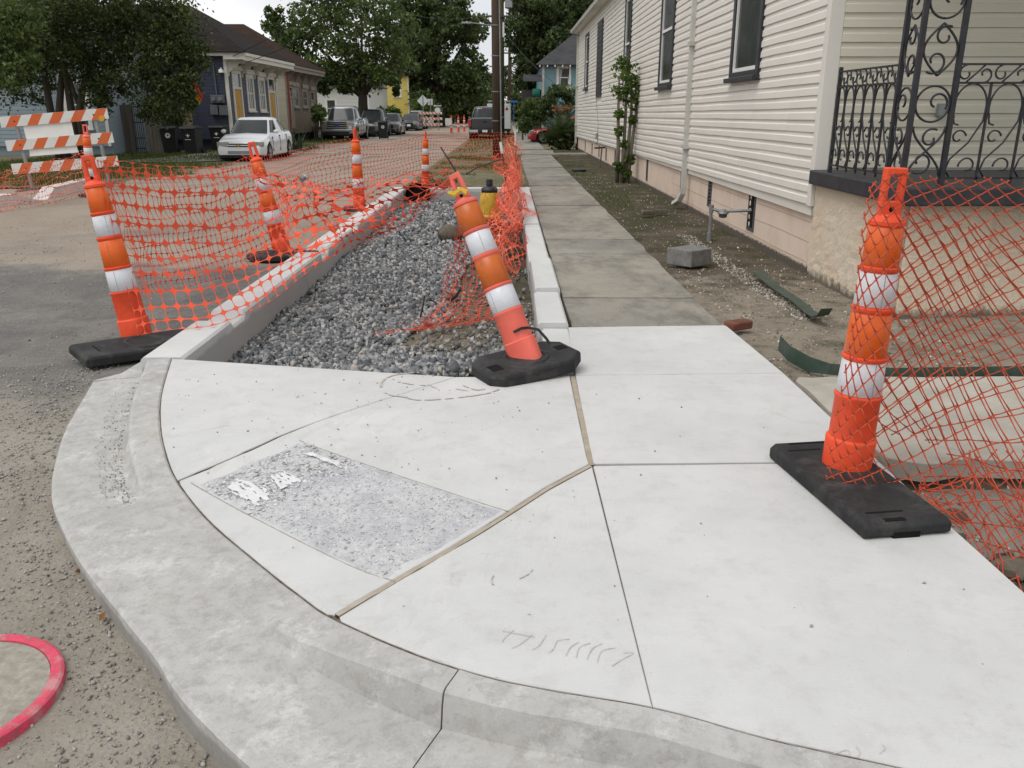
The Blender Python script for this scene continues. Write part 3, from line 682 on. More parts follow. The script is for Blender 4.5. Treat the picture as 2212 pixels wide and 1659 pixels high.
def roadkeep(x, y):
    d = kd(x, y)
    if x > -1.2 and y > 2.4: return False
    return d > .52 and random.random() < (.95 if d < .72 + .15 * nz(x, y, 2, 1.5) else .5 * math.exp(-(d - .72) * 1.5) + .06)
r1 = scatter(80000, (-4.0, -.1), (1.3, 5.6), road_z, .0016, .011, 4.5, .3, roadkeep)
r2 = scatter(3500, (-9, -2.5), (4, 14), road_z, .004, .014, 3, .3)
V_, F_ = chips(np.concatenate([r1[0], r2[0]]), np.concatenate([r1[1], r2[1]]))
fast_mesh('road_grit', V_, F_, ROADST, label='loose grit and pebbles along the kerb edge', cat='grit', kind='stuff')
SHELL = islandmat('shell_bits', [(0, (.10, .085, .065, 1)), (.45, (.2, .17, .13, 1)), (.7, (.42, .39, .33, 1)), (1, (.62, .59, .52, 1))], .8, .3)
def shellkeep(x, y):
    line = math.exp(-((x - (2.42 - .02 * (y - 8))) / .09) ** 2) * (1 if 7 < y < 11.5 else 0)
    return random.random() < .35 + .65 * line
s1 = scatter(9000, (1.72, 3.2), (4.9, 9), strip_z, .003, .012, 4, .3, shellkeep); s2 = scatter(5000, (1.72, 3.1), (9, 24), strip_z, .004, .014, 3, .3, shellkeep)
s3 = scatter(3200, (2.32, 2.52), (6.5, 11.5), strip_z, .004, .011, 2, .3); s4 = scatter(4500, (1.75, 3.4), (2.0, 3.66), strip_z, .004, .02, 4, .3)
V_, F_ = stones(np.concatenate([q[0] for q in (s1, s2, s3, s4)]), np.concatenate([q[1] for q in (s1, s2, s3, s4)]), .6)
fast_mesh('shell_grit', V_, F_, SHELL, label='crushed shell and pebbles in the bare soil beside the house', cat='shell grit', kind='stuff')
c1_ = scatter(900, (-2.0, 1.6), (1.9, 5.2), lambda x, y: jz(x, y), .0012, .006, 3, .5, lambda x, y: kd(x, y) > .03 and (y > JC[int(np.argmin(np.hypot(JXY[:, 0] - x, JXY[:, 1] - y)))].y) and (x < .3 and y - x * .1 > 3.0 or random.random() < .15))
c2_ = [(p.x + n.x * (.2 + .13 * random.random() ** 2), p.y + n.y * (.2 + .13 * random.random() ** 2), -.113) for i in list(range(2, 34)) for n in [jn(i)] for p in [JC[i]] for _ in range(16)]
CRUMB = islandmat('concrete_crumb', [(0, (.16, .15, .135, 1)), (.6, (.28, .27, .25, 1)), (1, (.40, .39, .37, 1))], .9, .2)
V_, F_ = stones(np.concatenate([c1_[0], np.array(c2_)]), np.concatenate([c1_[1], rng.uniform(.0012, .004, len(c2_))]), .7)
fast_mesh('crumbs', V_, F_, CRUMB, label='grey crumbs scattered over the new concrete', cat='crumbs', kind='stuff')
# grass
GRASS = islandmat('grass_blade', [(0, (.035, .06, .012, 1)), (.5, (.07, .11, .022, 1)), (.85, (.12, .15, .04, 1)), (1, (.22, .19, .08, 1))], .7, .25, trans=.25)
def grass(n, xr, yr, zf, h0, h1, wd, keep, label, cell=.5):
    P, S = scatter(n, xr, yr, zf, 1, 1, 1, 0, keep); P[:, 2] -= .01; h = rng.uniform(h0, h1, len(P))
    V, F = blades(P, h, np.full(len(P), wd)); return fast_mesh('grass', V, F, GRASS, label=label, cat='grass', kind='stuff')
grass(26000, (-17, -8.9), (19.8, 36), left_z, .06, .16, .012, lambda x, y: nz(x, y, 2, .45) > -.25 - (.2 if x < -10.5 else -.25), 'green lawn strip in front of the fence and bins')
grass(9000, (-13, -8.8), (34, 75), left_z, .06, .2, .02, lambda x, y: nz(x, y, 2, .3) > -.1, 'grass verge under the parked cars')
grass(9000, (-2.2, .4), (18.7, 33), back_z, .03, .12, .010, lambda x, y: nz(x, y, 6, .55) > .05, 'patchy grass behind the end of the planter')
grass(5000, (-2.2, 3), (33, 75), back_z, .05, .16, .02, lambda x, y: nz(x, y, 6, .3) > 0 and not .4 < x < 1.8, 'grass around the far sidewalk')
grass(4500, (1.72, 2.4), (15, 32), strip_z, .015, .05, .008, lambda x, y: nz(x, y, 6, .9) > .0, 'thin weeds beside the old sidewalk')
grass(900, (-.6, .25), (6.5, 13), bed_z, .03, .12, .005, lambda x, y: nz(x, y, 6, 1.5) > .1, 'weeds sprouting in the planter soil')
STRAWM = islandmat('straw', [(0, (.16, .11, .06, 1)), (1, (.36, .29, .19, 1))], .8)
P_, S_ = scatter(700, (-.75, .1), (6.3, 7.9), bed_z, 1, 1, 1, 0); V_, F_ = blades(P_, rng.uniform(.02, .09, len(P_)), np.full(len(P_), .002), 2.2)
fast_mesh('straw', V_, F_, STRAWM, label='dry straw strewn over the soil under the net', cat='straw', kind='stuff')
LEAFD = islandmat('dead_leaf', [(0, (.10, .035, .012, 1)), (.6, (.22, .10, .03, 1)), (1, (.28, .16, .06, 1))], .7)
lp = [gp(u, v, -.20) for u, v in ((168, 1225), (172, 1240), (222, 1338), (400, 1520), (440, 1545), (455, 1560), (300, 1395), (520, 1655), (350, 1470))]
V_, F_ = cards(np.array(lp) + np.array([0, 0, .012]), rng.uniform(.012, .022, len(lp)), .6)
fast_mesh('fallen_leaves', V_, F_, LEAFD, label='curled brown leaves caught along the kerb edge', cat='leaves', kind='stuff')

# ================================================================ the work site
def frame(base, top, yaw=0.):
    b, t = Vector(base), Vector(top); z = (t - b).normalized(); x = Vector((math.cos(yaw), math.sin(yaw), 0)); x = (x - z * x.dot(z)).normalized(); y = z.cross(x)
    return Matrix(((x.x, y.x, z.x, b.x), (x.y, y.y, z.y, b.y), (x.z, y.z, z.z, b.z), (0, 0, 0, 1)))
TR = [.107, .036]
def tube_r(z): return TR[0] - TR[1] * z
SEAM = plain('seam_grime', (.16, .12, .09, 1), (.3, .25, .2, 1), .8, 60)
def delineator(label, base, top, body=PLAST, orange=SHO, white=SHW, yaw=0., group='delineator posts', handle='loop', far=False, bands=4, dent=False):
    Lt = (Vector(top) - Vector(base)).length; k = Lt / 1.34; M = frame(base, top, yaw) @ Matrix.Scale(k, 4)
    t = thing('delineator_post', label, 'delineator', base, group); n = 14 if far else 32
    B = [(.937, 1.104, orange), (.762, .911, white), (.544, .734, orange), (.365, .522, white)]
    prof = [(.109, -.03), (.108, .02), (tube_r(.145) + .008, .145), (tube_r(.155) + .006, .152), (tube_r(.16) - .002, .158)]
    for z0, z1, m in B[::-1]:
        prof += [(tube_r(z0 - .022) + .003, z0 - .024), (tube_r(z0 - .014) + .009, z0 - .016), (tube_r(z0 - .004) + .009, z0 - .006), (tube_r(z0), z0), (tube_r(z1), z1)]
    prof += [(tube_r(1.108) + .008, 1.108), (tube_r(1.12) + .008, 1.124), (tube_r(1.12) - .002, 1.132), (.050, 1.142), (.044, 1.152)]
    mb = MB(M).lathe(prof, n)
    if dent:
        Mi = M.inverted(); q = []
        for p in mb.v:
            l = Mi @ Vector(p); d = (l - Vector((-.02, -.1, .05))).length
            if d < .13: l = Vector((l.x * (1 - .25 * (1 - d / .13)), l.y + .055 * (1 - d / .13), l.z - .02 * (1 - d / .13)))
            q.append(tuple(M @ l))
        mb.v = q
    tb = mb.build('tube', body, t, smooth=True); tb.modifiers.new('es', 'EDGE_SPLIT').split_angle = R(38)
    for z0, z1, m in B:
        bd = MB(M).lathe([(tube_r(z0) + .0005, z0 + .002), (tube_r(z0) + .0035, z0 + .004), (tube_r(z1) + .0035, z1 - .004), (tube_r(z1) + .0005, z1 - .002)], n, cap=False).build('reflective_band', m, t, smooth=True)
        if not far:
            an = R(random.uniform(-130, -50)); MB(M).tube([(math.cos(an) * (tube_r(q) + .0036), math.sin(an) * (tube_r(q) + .0036), q) for q in (z0 + .006, (z0 + z1) / 2, z1 - .006)], .0012, 4).build('sheeting_seam', SEAM, bd)
    h = MB(M); a, b2 = 1.15, 1.34; w2 = .046; th = .02
    if handle == 'loop':
        h.bx(-w2, w2, -th, th, a - .01, a + .055); h.bx(-w2, -w2 + .021, -th, th, a + .05, b2 - .02); h.bx(w2 - .021, w2, -th, th, a + .05, b2 - .02); h.bx(-w2, w2, -th, th, b2 - .028, b2)
    else:
        h.bx(-w2 * .8, w2 * .8, -th, th, a - .01, a + .03)
        for sx in (-1, 1): h.tube([(sx * w2 * .75, 0, a), (sx * w2 * .62, 0, b2 - .06), (sx * w2 * .5, 0, b2 - .01)], [.02, .018, .015], 8)
        h.bx(-w2 * .6, w2 * .6, -th * .8, th * .8, b2 - .05, b2 - .012)
    h.build('handle', body, t, bevel=.006 * k)
    if not far:
        MB(M).lathe([(.012, -.0215), (.012, -.0195)], 10, (0, 0, a + .022), 1).build('hole', DARK, t)
    return t
def pad(t, M, poly, h=.065, slots=(), notch_shade=None, ring=True, name='base'):
    """rubber base: bevelled slab on feet, raised collar, grip slots as painted-dark plates"""
    mb = MB(M); c = (sum(p[0] for p in poly) / len(poly), sum(p[1] for p in poly) / len(poly))
    grow = lambda f: [(c[0] + (x - c[0]) * f, c[1] + (y - c[1]) * f) for x, y in poly]
    n = len(poly); rings = [(grow(.97), 0 if notch_shade is None else .0), (grow(1.0), .012), (grow(1.0), h - .018), (grow(.955), h)]
    for g, z in rings: mb.v += [tuple(M @ Vector((x, y, z))) for x, y in g]
    for r in range(3):
        for i in range(n): mb.f.append((r * n + i, r * n + (i + 1) % n, (r + 1) * n + (i + 1) % n, (r + 1) * n + i))
    mb.f += [tuple(range(n - 1, -1, -1)), tuple(range(3 * n, 4 * n))]
    o = mb.build(name, RUBBER, t, bevel=.008)
    if ring: MB(M).lathe([(.145, h - .004), (.142, h + .008), (.118, h + .008), (.112, h - .01)], 28, cap=False).build('collar', RUBBER, o, smooth=True)
    for (x0, x1, y0, y1) in slots: MB(M).bx(x0, x1, y0, y1, h - .02, h + .0012).build('slot_shade', DARK, o, bevel=.004)  # near-black plate: the slot's inner shade put into its colour
    for (x0, x1, y0, y1) in notch_shade or (): MB(M).bx(x0, x1, y0, y1, -.001, .026).build('notch_shade', DARK, o)  # near-black block painted in for the shaded opening under the edge
    return o
def yawM(loc, a, tilt=(0, 0)): return Matrix.Translation(loc) @ Matrix.Rotation(a, 4, 'Z') @ Matrix.Rotation(tilt[0], 4, 'X') @ Matrix.Rotation(tilt[1], 4, 'Y')
# right post, upright, diamond net round it
dr = delineator('tall upright orange and white post on a rectangular black base, wrapped in diamond net', (1.505, 3.42, .045), (1.545, 3.42, 1.337), yaw=R(4))
pad(dr, yawM((1.47, 3.27, 0), R(8)), [(-.18, -.42), (.18, -.42), (.19, .39), (.16, .42), (-.16, .42), (-.19, .39)], .066,
    [(-.09, .0, -.40, -.375), (-.13, .03, -.335, -.318), (-.10, .08, .375, .40), (-.14, .02, .30, .318)], [(-.06, .05, -.4206, -.38)], ring=False)
# middle post, leaning left, faded lower tube
TR[:] = [.104, .022]
dm = delineator('leaning post with faded pink lower tube beside the gravel, black strap near its foot', (.125, 5.02, .06), (-.335, 5.36, 1.19), PLASTF, SHOD, SHW, R(-18), handle='tall', dent=True)
pad(dm, yawM((.12, 5.0, .015), R(28), (R(3), R(-5))), [(-.33, -.14), (-.26, -.21), (.22, -.21), (.34, -.10), (.33, .12), (.24, .2), (-.24, .2), (-.33, .1)], .085, [(-.28, -.2, -.1, .0), (.22, .3, -.02, .06)])
STRAP = plain('black_strap', (.01, .01, .01, 1), (.02, .02, .02, 1), .6)
Mm = frame((.125, 5.02, .06), (-.335, 5.36, 1.19), R(-18))
MB(Mm).tube([(.02, -.105, .20), (.07, -.085, .205), (.10, -.05, .195), (.16, -.06, .16), (.19, -.07, .09), (.20, -.075, .05)], .012, 4, flat=.25).build('strap', STRAP, dm)
YEL = plain('yellow_ribbon', (.68, .48, .05, 1), (.5, .34, .04, 1), .5)
MB(Mm).tube([(-.07, -.03, 1.16), (-.03, -.045, 1.13), (.02, -.04, 1.14), (.05, -.05, 1.10)], [.012, .02, .016, .022], 5, flat=.4).build('ribbon', YEL, dm)
TR[:] = [.107, .036]
# left posts along the street side of the planter
dl = delineator('nearest leaning post left of the planter on a black base, holding up the net', (-2.79, 6.14, -.08), (-3.0, 6.2, 1.262), handle='tall', yaw=R(10))
pad(dl, yawM((-2.62, 5.86, -.105), R(-47), (R(-2), R(4))), [(-.18, -.46), (.18, -.46), (.2, .4), (-.2, .4)], .075, [(-.08, .08, -.34, -.325)])
ds = delineator('second leaning post behind the planter wall, half hidden in crumpled net', (-2.70, 10.1, -.08), (-2.98, 10.15, 1.219), handle='tall', yaw=R(20))
pad(ds, yawM((-2.66, 9.95, -.11), R(20)), [(.42 * math.cos(a), .28 * math.sin(a)) for a in np.arange(0, 6.28, .52)], .07)
d3 = delineator('upright post in the middle of the street-side net row, third along the planter', (-2.63, 15.2, -.12), (-2.64, 15.2, 1.281), far=True, handle='tall', yaw=R(75))
pad(d3, yawM((-2.63, 15.2, -.13), 0), [(.3 * math.cos(a), .3 * math.sin(a)) for a in np.arange(0, 6.28, .52)], .06, ring=False)
d4 = delineator('fourth upright post beyond the far corner of the planter', (-1.9, 20.0, -.1), (-1.86, 20.0, 1.126), far=True, handle='tall', yaw=R(80))
pad(d4, yawM((-1.9, 20.0, -.11), 0), [(.3 * math.cos(a), .3 * math.sin(a)) for a in np.arange(0, 6.28, .52)], .06, ring=False)
d5 = delineator('post at the far left in front of the striped barricade', (-8.62, 17.9, -.12), at(183, 269, 17.9), far=True, body=PLASTF, yaw=R(0))
pad(d5, yawM((-8.62, 17.9, -.13), 0), [(.3 * math.cos(a), .3 * math.sin(a)) for a in np.arange(0, 6.28, .52)], .06, ring=False)

# ---- barrier netting
def cr1(P, t):
    n = len(P) - 1; i = min(int(t * n), n - 1); f = t * n - i
    a, b, c, d = P[max(i - 1, 0)], P[i], P[i + 1], P[min(i + 2, n)]
    return .5 * ((2 * b) + (c - a) * f + (2 * a - 5 * b + 4 * c - d) * f * f + (3 * b - a - 3 * c + d) * f ** 3)
def surf(cols, amp, freq, seed, ampf=None):
    cols = [[Vector(p) for p in c] for c in cols]
    def S(u, v):
        p = cr1([cr1(c, v) if len(c) > 2 else c[0].lerp(c[1], v) for c in cols], u)
        k = amp * (ampf(u, v) if ampf else 1)
        if k: p = p + Vector((mnoise.noise(Vector((u * freq, v * freq * .5, seed))), mnoise.noise(Vector((u * freq, v * freq * .5, seed + 9))), .5 * mnoise.noise(Vector((u * freq * 1.3, v * freq * .8, seed + 17))))) * k
        return p
    return S
def star_net(label, S, nu, nv, m=NETM, hx=.484, hy=.474, dg=.375, thick=.0025, cat='net', parent=None, zmin=None, name='barrier_net'):
    mb = MB(); idx = {}
    def P(a, b):
        key = (round(a, 4), round(b, 4))
        if key not in idx:
            q = S(a / nu, b / nv)
            if zmin: z = zmin(q.x, q.y); q = Vector((q.x, q.y, max(q.z, z + .008)))
            idx[key] = len(mb.v); mb.v.append(tuple(q))
        return idx[key]
    for i in range(nu):
        for j in range(nv):
            jx = .05 * mnoise.noise(Vector((i * .7, j * .9, 4)))
            qx, qy = hx - .012, hy - .016
            inner = [(.5 - dg, .5 - dg), (.27, .5 - qy), (.5 + jx, .5 - hy), (.73, .5 - qy), (.5 + dg, .5 - dg), (.5 + qx, .27), (.5 + hx, .5), (.5 + qx, .73), (.5 + dg, .5 + dg), (.73, .5 + qy), (.5 + jx, .5 + hy), (.27, .5 + qy), (.5 - dg, .5 + dg), (.5 - qx, .73), (.5 - hx, .5), (.5 - qx, .27)]
            outer = [(0, 0), (.25, 0), (.5, 0), (.75, 0), (1, 0), (1, .25), (1, .5), (1, .75), (1, 1), (.75, 1), (.5, 1), (.25, 1), (0, 1), (0, .75), (0, .5), (0, .25)]
            o = [P(i + a, j + b) for a, b in outer]; n = [P(i + a, j + b) for a, b in inner]
            for k in range(16): mb.f.append((o[k], o[(k + 1) % 16], n[(k + 1) % 16], n[k]))
    me = bpy.data.meshes.new(name); me.from_pydata(mb.v, [], mb.f); me.materials.append(m)
    ob = bpy.data.objects.new(name, me); C.objects.link(ob); md = ob.modifiers.new('solidify', 'SOLIDIFY'); md.thickness = thick; md.offset = 0
    return tag(ob, label, cat, 'orange barrier nets')
def floor_z(x, y):
    if -2.44 < x < -2.14 and 5.3 < y < 18.4: return 0.
    if -2.14 <= x < .235 and 5.1 < y < 18.1: return bed_z(x, y) + .02
    if .235 <= x < .475 and y > 6.1: return .045
    if x >= .475: return 0.
    return road_z(x, y)
A = at
colsA = [[A(208, 346, 6.16), A(250, 530, 6.12), A(295, 728, 5.98)], [A(290, 352, 6.55), A(320, 540, 6.4), A(375, 712, 6.05)], [A(372, 360, 7.0), A(400, 540, 6.7), A(470, 700, 6.15)], [A(455, 362, 7.8), A(490, 540, 7.4), A(545, 668, 6.65)],
         [A(546, 366, 8.7), A(575, 520, 8.0), A(600, 632, 7.15)], [A(610, 380, 8.9), A(630, 500, 8.3), A(655, 590, 7.8)], [A(672, 385, 8.6), A(700, 470, 8.3), A(728, 548, 8.2)], [A(740, 388, 8.2), A(765, 455, 8.1), A(790, 520, 8.2)],
         [A(800, 388, 7.6), A(825, 435, 7.5), A(850, 482, 7.6)], [A(860, 384, 7.0), A(880, 415, 6.9), A(900, 452, 7.0)], [A(925, 382, 6.2), A(935, 402, 6.2), A(945, 424, 6.2)], [A(985, 374, 5.4), A(987, 382, 5.4), A(990, 394, 5.4)]]
star_net('large-meshed orange net from the nearest left post over the kerb to the leaning post', surf(colsA, .16, 7, 2.3, lambda u, v: .25 + .9 * sm((u - .28) / .2) * (1 - .45 * sm((u - .75) / .25))), 34, 11, zmin=floor_z)
colsA2 = [[A(545, 345, 10.0), A(600, 450, 9.9), A(620, 560, 9.7)], [A(590, 372, 9.6), A(625, 440, 9.5), A(655, 560, 9.2)], [A(640, 382, 9.3), A(665, 430, 9.2), A(700, 540, 9.0)], [A(690, 382, 9.0), A(720, 440, 8.9), A(770, 510, 8.7)], [A(760, 395, 8.8), A(800, 440, 8.6), A(850, 480, 8.4)]]
star_net('crumpled orange net bunched at the second leaning post', surf(colsA2, .30, 5, 5.3), 13, 9, NETM, zmin=floor_z)
colsB = [[A(215, 345, 6.3), A(310, 640, 6.5)], [A(330, 366, 7.6), A(400, 620, 7.8)], [A(440, 362, 8.9), A(500, 590, 9.0)], [A(546, 336, 10.2), A(600, 540, 10.2)], [A(605, 332, 11.5), A(650, 470, 11.5)], [A(665, 317, 12.9), A(690, 438, 12.9)], [A(766, 299, 15.3), A(772, 415, 15.3)],
         [A(840, 303, 17.6), A(850, 392, 17.6)], [A(921, 285, 20.1), A(922, 372, 20.1)], [A(985, 287, 20.4), A(984, 372, 20.4)], [A(1050, 288, 20.8), A(1048, 370, 20.8)], [A(1113, 284, 21.3), A(1110, 366, 21.3)]]
star_net('long fine orange net strung along the street side and across the far end', surf(colsB, .07, 14, 7.7), 116, 13, hx=.484, hy=.478, dg=.42)
colsC = [[A(1113, 290, 21.2), A(1116, 340, 21), A(1122, 388, 20.6)], [A(1098, 322, 18.5), A(1112, 370, 18), A(1130, 420, 17.4)], [A(1082, 338, 16), A(1105, 395, 15.6), A(1146, 445, 14.8)], [A(1088, 352, 14), A(1104, 420, 13.5), A(1158, 482, 13)], [A(1090, 380, 12.6), A(1100, 450, 12), A(1112, 535, 11)], [A(1090, 430, 11.6), A(1096, 500, 10.8), A(1092, 575, 9.6)]]
star_net('tangled pink-orange net slumped over the low wall and onto the sidewalk', surf(colsC, .42, 6.5, 1.4), 60, 13, NETM, hx=.482, hy=.476, dg=.41, zmin=floor_z)
colsC2 = [[A(1108, 310, 20), A(1120, 380, 19.5)], [A(1090, 345, 16), A(1105, 440, 15)], [A(1094, 385, 14), A(1108, 490, 13)], [A(1094, 430, 12.5), A(1100, 560, 10.6)], [A(1088, 490, 11.2), A(1092, 620, 9.0)]]
star_net('second fold of tangled net hanging inside the low wall by the hydrant', surf(colsC2, .40, 7.5, 8.4), 55, 12, NETP, hx=.484, hy=.478, dg=.415, zmin=floor_z)
colsD = [[A(988, 432, 5.9), A(975, 560, 6.9), A(930, 670, 7.1), A(800, 738, 6.75)], [A(1005, 480, 6.8), A(990, 590, 7.6), A(960, 680, 7.1), A(870, 735, 6.8)], [A(1035, 520, 8.2), A(1020, 610, 8.0), A(1000, 680, 7.2), A(950, 728, 6.9)], [A(1062, 530, 9.2), A(1055, 610, 8.3), A(1045, 670, 7.4), A(1020, 715, 7.0)], [A(1085, 520, 10), A(1085, 600, 8.6), A(1078, 650, 7.7), A(1068, 700, 7.1)]]
star_net('orange net trailing from the leaning post down onto the planter soil', surf(colsD, .10, 9, 3.9), 20, 24, NETM, hx=.484, hy=.478, dg=.41, zmin=floor_z)
colsE = [[A(-60, 385, 14.6), A(-55, 420, 14.8), A(-50, 470, 14.7)], [A(0, 372, 15.0), A(0, 415, 15.1), A(0, 462, 15.1)], [A(60, 362, 15.7), A(60, 400, 15.8), A(65, 452, 15.8)], [A(120, 345, 16.5), A(125, 385, 16.7), A(125, 440, 16.7)], [A(182, 325, 17.8), A(188, 375, 17.9), A(195, 424, 17.9)]]
star_net('fine orange net in front of the barricade at the far left', surf(colsE, .18, 10, 6.1), 44, 13, NETP, hx=.484, hy=.478, dg=.42)
def diamond_net(label, S, nu, nv, r=.0026, m=NETD, shear=.19, top=0.):
    """knotted cord net: slanted lattice clipped to the sheet, cut ends left ragged"""
    mb = MB(); sh = int(shear * nv) + 2
    def uv(i, j): u = (i + .5 * (j % 2)) / nu; return u, j / nv + shear * u - shear * .5
    def P(u, v): return S(u, v)
    for j in range(-sh, nv + sh):
        for i in range(-1, nu + 1):
            for di in ((0, -1) if j % 2 == 0 else (0, 1)):
                a, b = uv(i, j), uv(i + di, j + 1)
                ina, inb = [0 <= q[0] <= 1 and top <= q[1] <= 1 for q in (a, b)]
                if not (ina or inb): continue
                if not inb: b = (a[0] + (b[0] - a[0]) * .4, a[1] + (b[1] - a[1]) * .4)
                if not ina: a = (b[0] + (a[0] - b[0]) * .4, b[1] + (a[1] - b[1]) * .4)
                p, q = P(*a), P(*b); c = (p + q) / 2 + Vector((.004 * nz(i, j, 1), .004 * nz(i, j, 2), -.003))
                mb.tube([p, c, q], [r * 1.35, r * .9, r * 1.35], 6)
    return tag(mb.build('diamond_net', m, smooth=True), label, 'net', 'red diamond nets at the right post')
colsF = [[A(1880, 400, 3.30), A(1838, 700, 3.27), A(1788, 1036, 3.24)], [A(1950, 372, 3.34), A(1905, 700, 3.26), A(1868, 1056, 3.18)], [A(2055, 388, 3.55), A(2020, 700, 3.42), A(1978, 1092, 3.20)], [A(2160, 384, 3.75), A(2150, 720, 3.55), A(2110, 1165, 3.02)], [A(2290, 386, 3.9), A(2300, 760, 3.6), A(2300, 1300, 2.8)]]
diamond_net('red cord diamond net wrapped round the front of the right post', surf(colsF, .014, 5, 2.2), 11, 33)
colsG = [[A(1935, 440, 3.56), A(1900, 700, 3.52), A(1860, 960, 3.5)], [A(2040, 470, 3.75), A(2010, 720, 3.68), A(1970, 940, 3.6)], [A(2160, 500, 3.9), A(2140, 760, 3.8), A(2080, 1010, 3.5)], [A(2300, 530, 4.1), A(2310, 800, 3.9), A(2300, 1240, 3.0)]]
diamond_net('second fold of red cord net hanging behind the right post', surf(colsG, .03, 4, 4.2), 9, 24, shear=.1)
colsH = [[A(1985, 1040, 3.25), A(2020, 1110, 3.05)], [A(2080, 990, 3.45), A(2110, 1180, 2.95)], [A(2160, 980, 3.5), A(2170, 1240, 2.78)], [A(2260, 980, 3.5), A(2260, 1330, 2.6)]]
diamond_net('slack end of red cord net heaped in the dug-out soil', surf(colsH, .05, 5, 9.2), 8, 12, shear=.0)

# ---- posts of the far net, hydrant, stakes, wires
RUST = plain('rusty_iron', (.07, .04, .028, 1), (.12, .065, .04, 1), .9, 20, .2, bump=.4)
t = thing('net_post', 'thin rusty bar with white taped top at the far end of the net', 'post', (.215, 21.4, -.1)); MB().tube([(.23, 21.4, -.15), (.21, 21.4, .75)], .018, 8).build('bar', RUST, t); MB().tube([(.21, 21.4, .75), (.205, 21.4, 1.08)], .026, 8).build('taped_top', WHITE, t)
t = thing('net_stake', 'leaning white-tipped stake tangled in pink net', 'stake', (-.02, 18.6, -.1)); MB().tube([(0, 18.6, -.12), (-.10, 18.62, .68)], .02, 8).build('bar', RUST, t); MB().tube([(-.10, 18.62, .68), (-.14, 18.63, .92)], .032, 8).build('taped_top', WHITE, t)
HYD = plain('hydrant_yellow', (.60, .36, .035, 1), (.52, .30, .03, 1), .55, 8, .35, dirt=(.12, .07, .03, 1), dirtamt=.75, bump=.3)
hx, hy = -.285, 13.9; t = thing('fire_hydrant', 'old yellow fire hydrant top with black cap behind the leaning post', 'fire hydrant', (hx, hy, -.2))
hb = MB().lathe([(.24, -.10), (.245, -.07), (.22, -.055), (.17, -.04), (.168, .10), (.155, .22), (.125, .30), (.09, .335)], 28, (hx, hy, 0)).build('barrel', HYD, t, smooth=True); hb.modifiers.new('es', 'EDGE_SPLIT').split_angle = R(40)
MB().lathe([(.19, -.42), (.19, -.10)], 20, (hx, hy, 0)).build('buried_pipe', plain('dirty_iron', (.06, .05, .042, 1), (.11, .09, .075, 1), .9), t)
for a in range(12): MB().tube([(hx + .172 * math.cos(a * .5236), hy + .172 * math.sin(a * .5236), -.03), (hx + .128 * math.cos(a * .5236), hy + .128 * math.sin(a * .5236), .29)], .012, 5).build('rib', HYD, hb)
MB().lathe([(.13, .30), (.135, .34), (.10, .385), (.05, .40)], 16, (hx, hy, 0)).build('cap', IRON, t, smooth=True); MB().lathe([(.05, .40), (.055, .42), (.052, .50), (.03, .51)], 8, (hx, hy, 0)).build('nut', IRON, t)
for sx in (-1, 1): MB().lathe([(.04, sx * .07), (.04, sx * .125), (.02, sx * .13)], 12, (hx, hy - .05, .335), 0).build('nozzle_cap', IRON, t)
STONE = plain('muddy_stone', (.14, .115, .09, 1), (.09, .075, .058, 1), .95, 12, .1, bump=.6, dirt=(.30, .28, .25, 1), dirtamt=.3)
for q, (u, v, Y, r, sq, lb) in enumerate([(975, 520, 12.4, .20, (1.0, .8, .75), 'muddy brown boulder at the edge of the gravel left of the hydrant'), (1010, 505, 12.8, .13, (1, .8, .9), 'muddy stone just left of the hydrant foot'), (1045, 520, 12.2, .17, (1.1, .8, .7), 'muddy stone in front of the hydrant foot'), (1075, 560, 10.2, .10, (1, 1, .8), 'lump of clay between the leaning post and low wall')]):
    p = at(u, v, Y); tag(MB().rock((p[0], p[1], bed_z(p[0], p[1]) + r * .45), r, sq, q + 3, 2).build('boulder', STONE, smooth=True), lb, 'stone', 'stones in the planter')
MB_b = MB().bx(-.62, -.45, 12.5, 12.62, -.28, .02); tag(MB_b.build('concrete_offcut', plain('pale_block', (.42, .38, .31, 1), None, .9), bevel=.01), 'pale square block end beside the hydrant stones', 'block')
WIRE = plain('black_wire', (.012, .012, .012, 1), None, .5)
e0 = at(988, 376, 5.38)
tag(MB().tube([e0, at(972, 350, 5.4), at(952, 318, 5.45)], .005, 5).build('wire', WIRE), 'stiff black wire sticking up left of the leaning post handle', 'wire')
tag(MB().tube([at(1008, 376, 5.4), at(1030, 362, 5.6), at(1080, 345, 6.0)], .005, 5).build('wire', WIRE), 'stiff black wire reaching right from the leaning post handle', 'wire')
TAPE = plain('tape_silver', (.45, .45, .45, 1), (.03, .03, .03, 1), .5, 20)
tag(MB().tube([at(650, 393, 8.2), at(657, 382, 8.2), at(664, 380, 8.25)], .028, 6, flat=.5).build('tape_wrap', TAPE), 'silver and black tape lump knotted in the crumpled net', 'tape')
for pts, lb in (([at(917, 640, 6.8), at(914, 660, 6.75), at(908, 685, 6.7)], 'black strap end lying on the net at the gravel edge'), ([at(995, 625, 7.4), at(985, 640, 7.3), at(975, 648, 7.2)], 'black strap end on the net near the post')):
    tag(MB().tube(pts, .018, 5, flat=.3).build('strap_end', STRAP), lb, 'strap', 'black strap ends on the net')
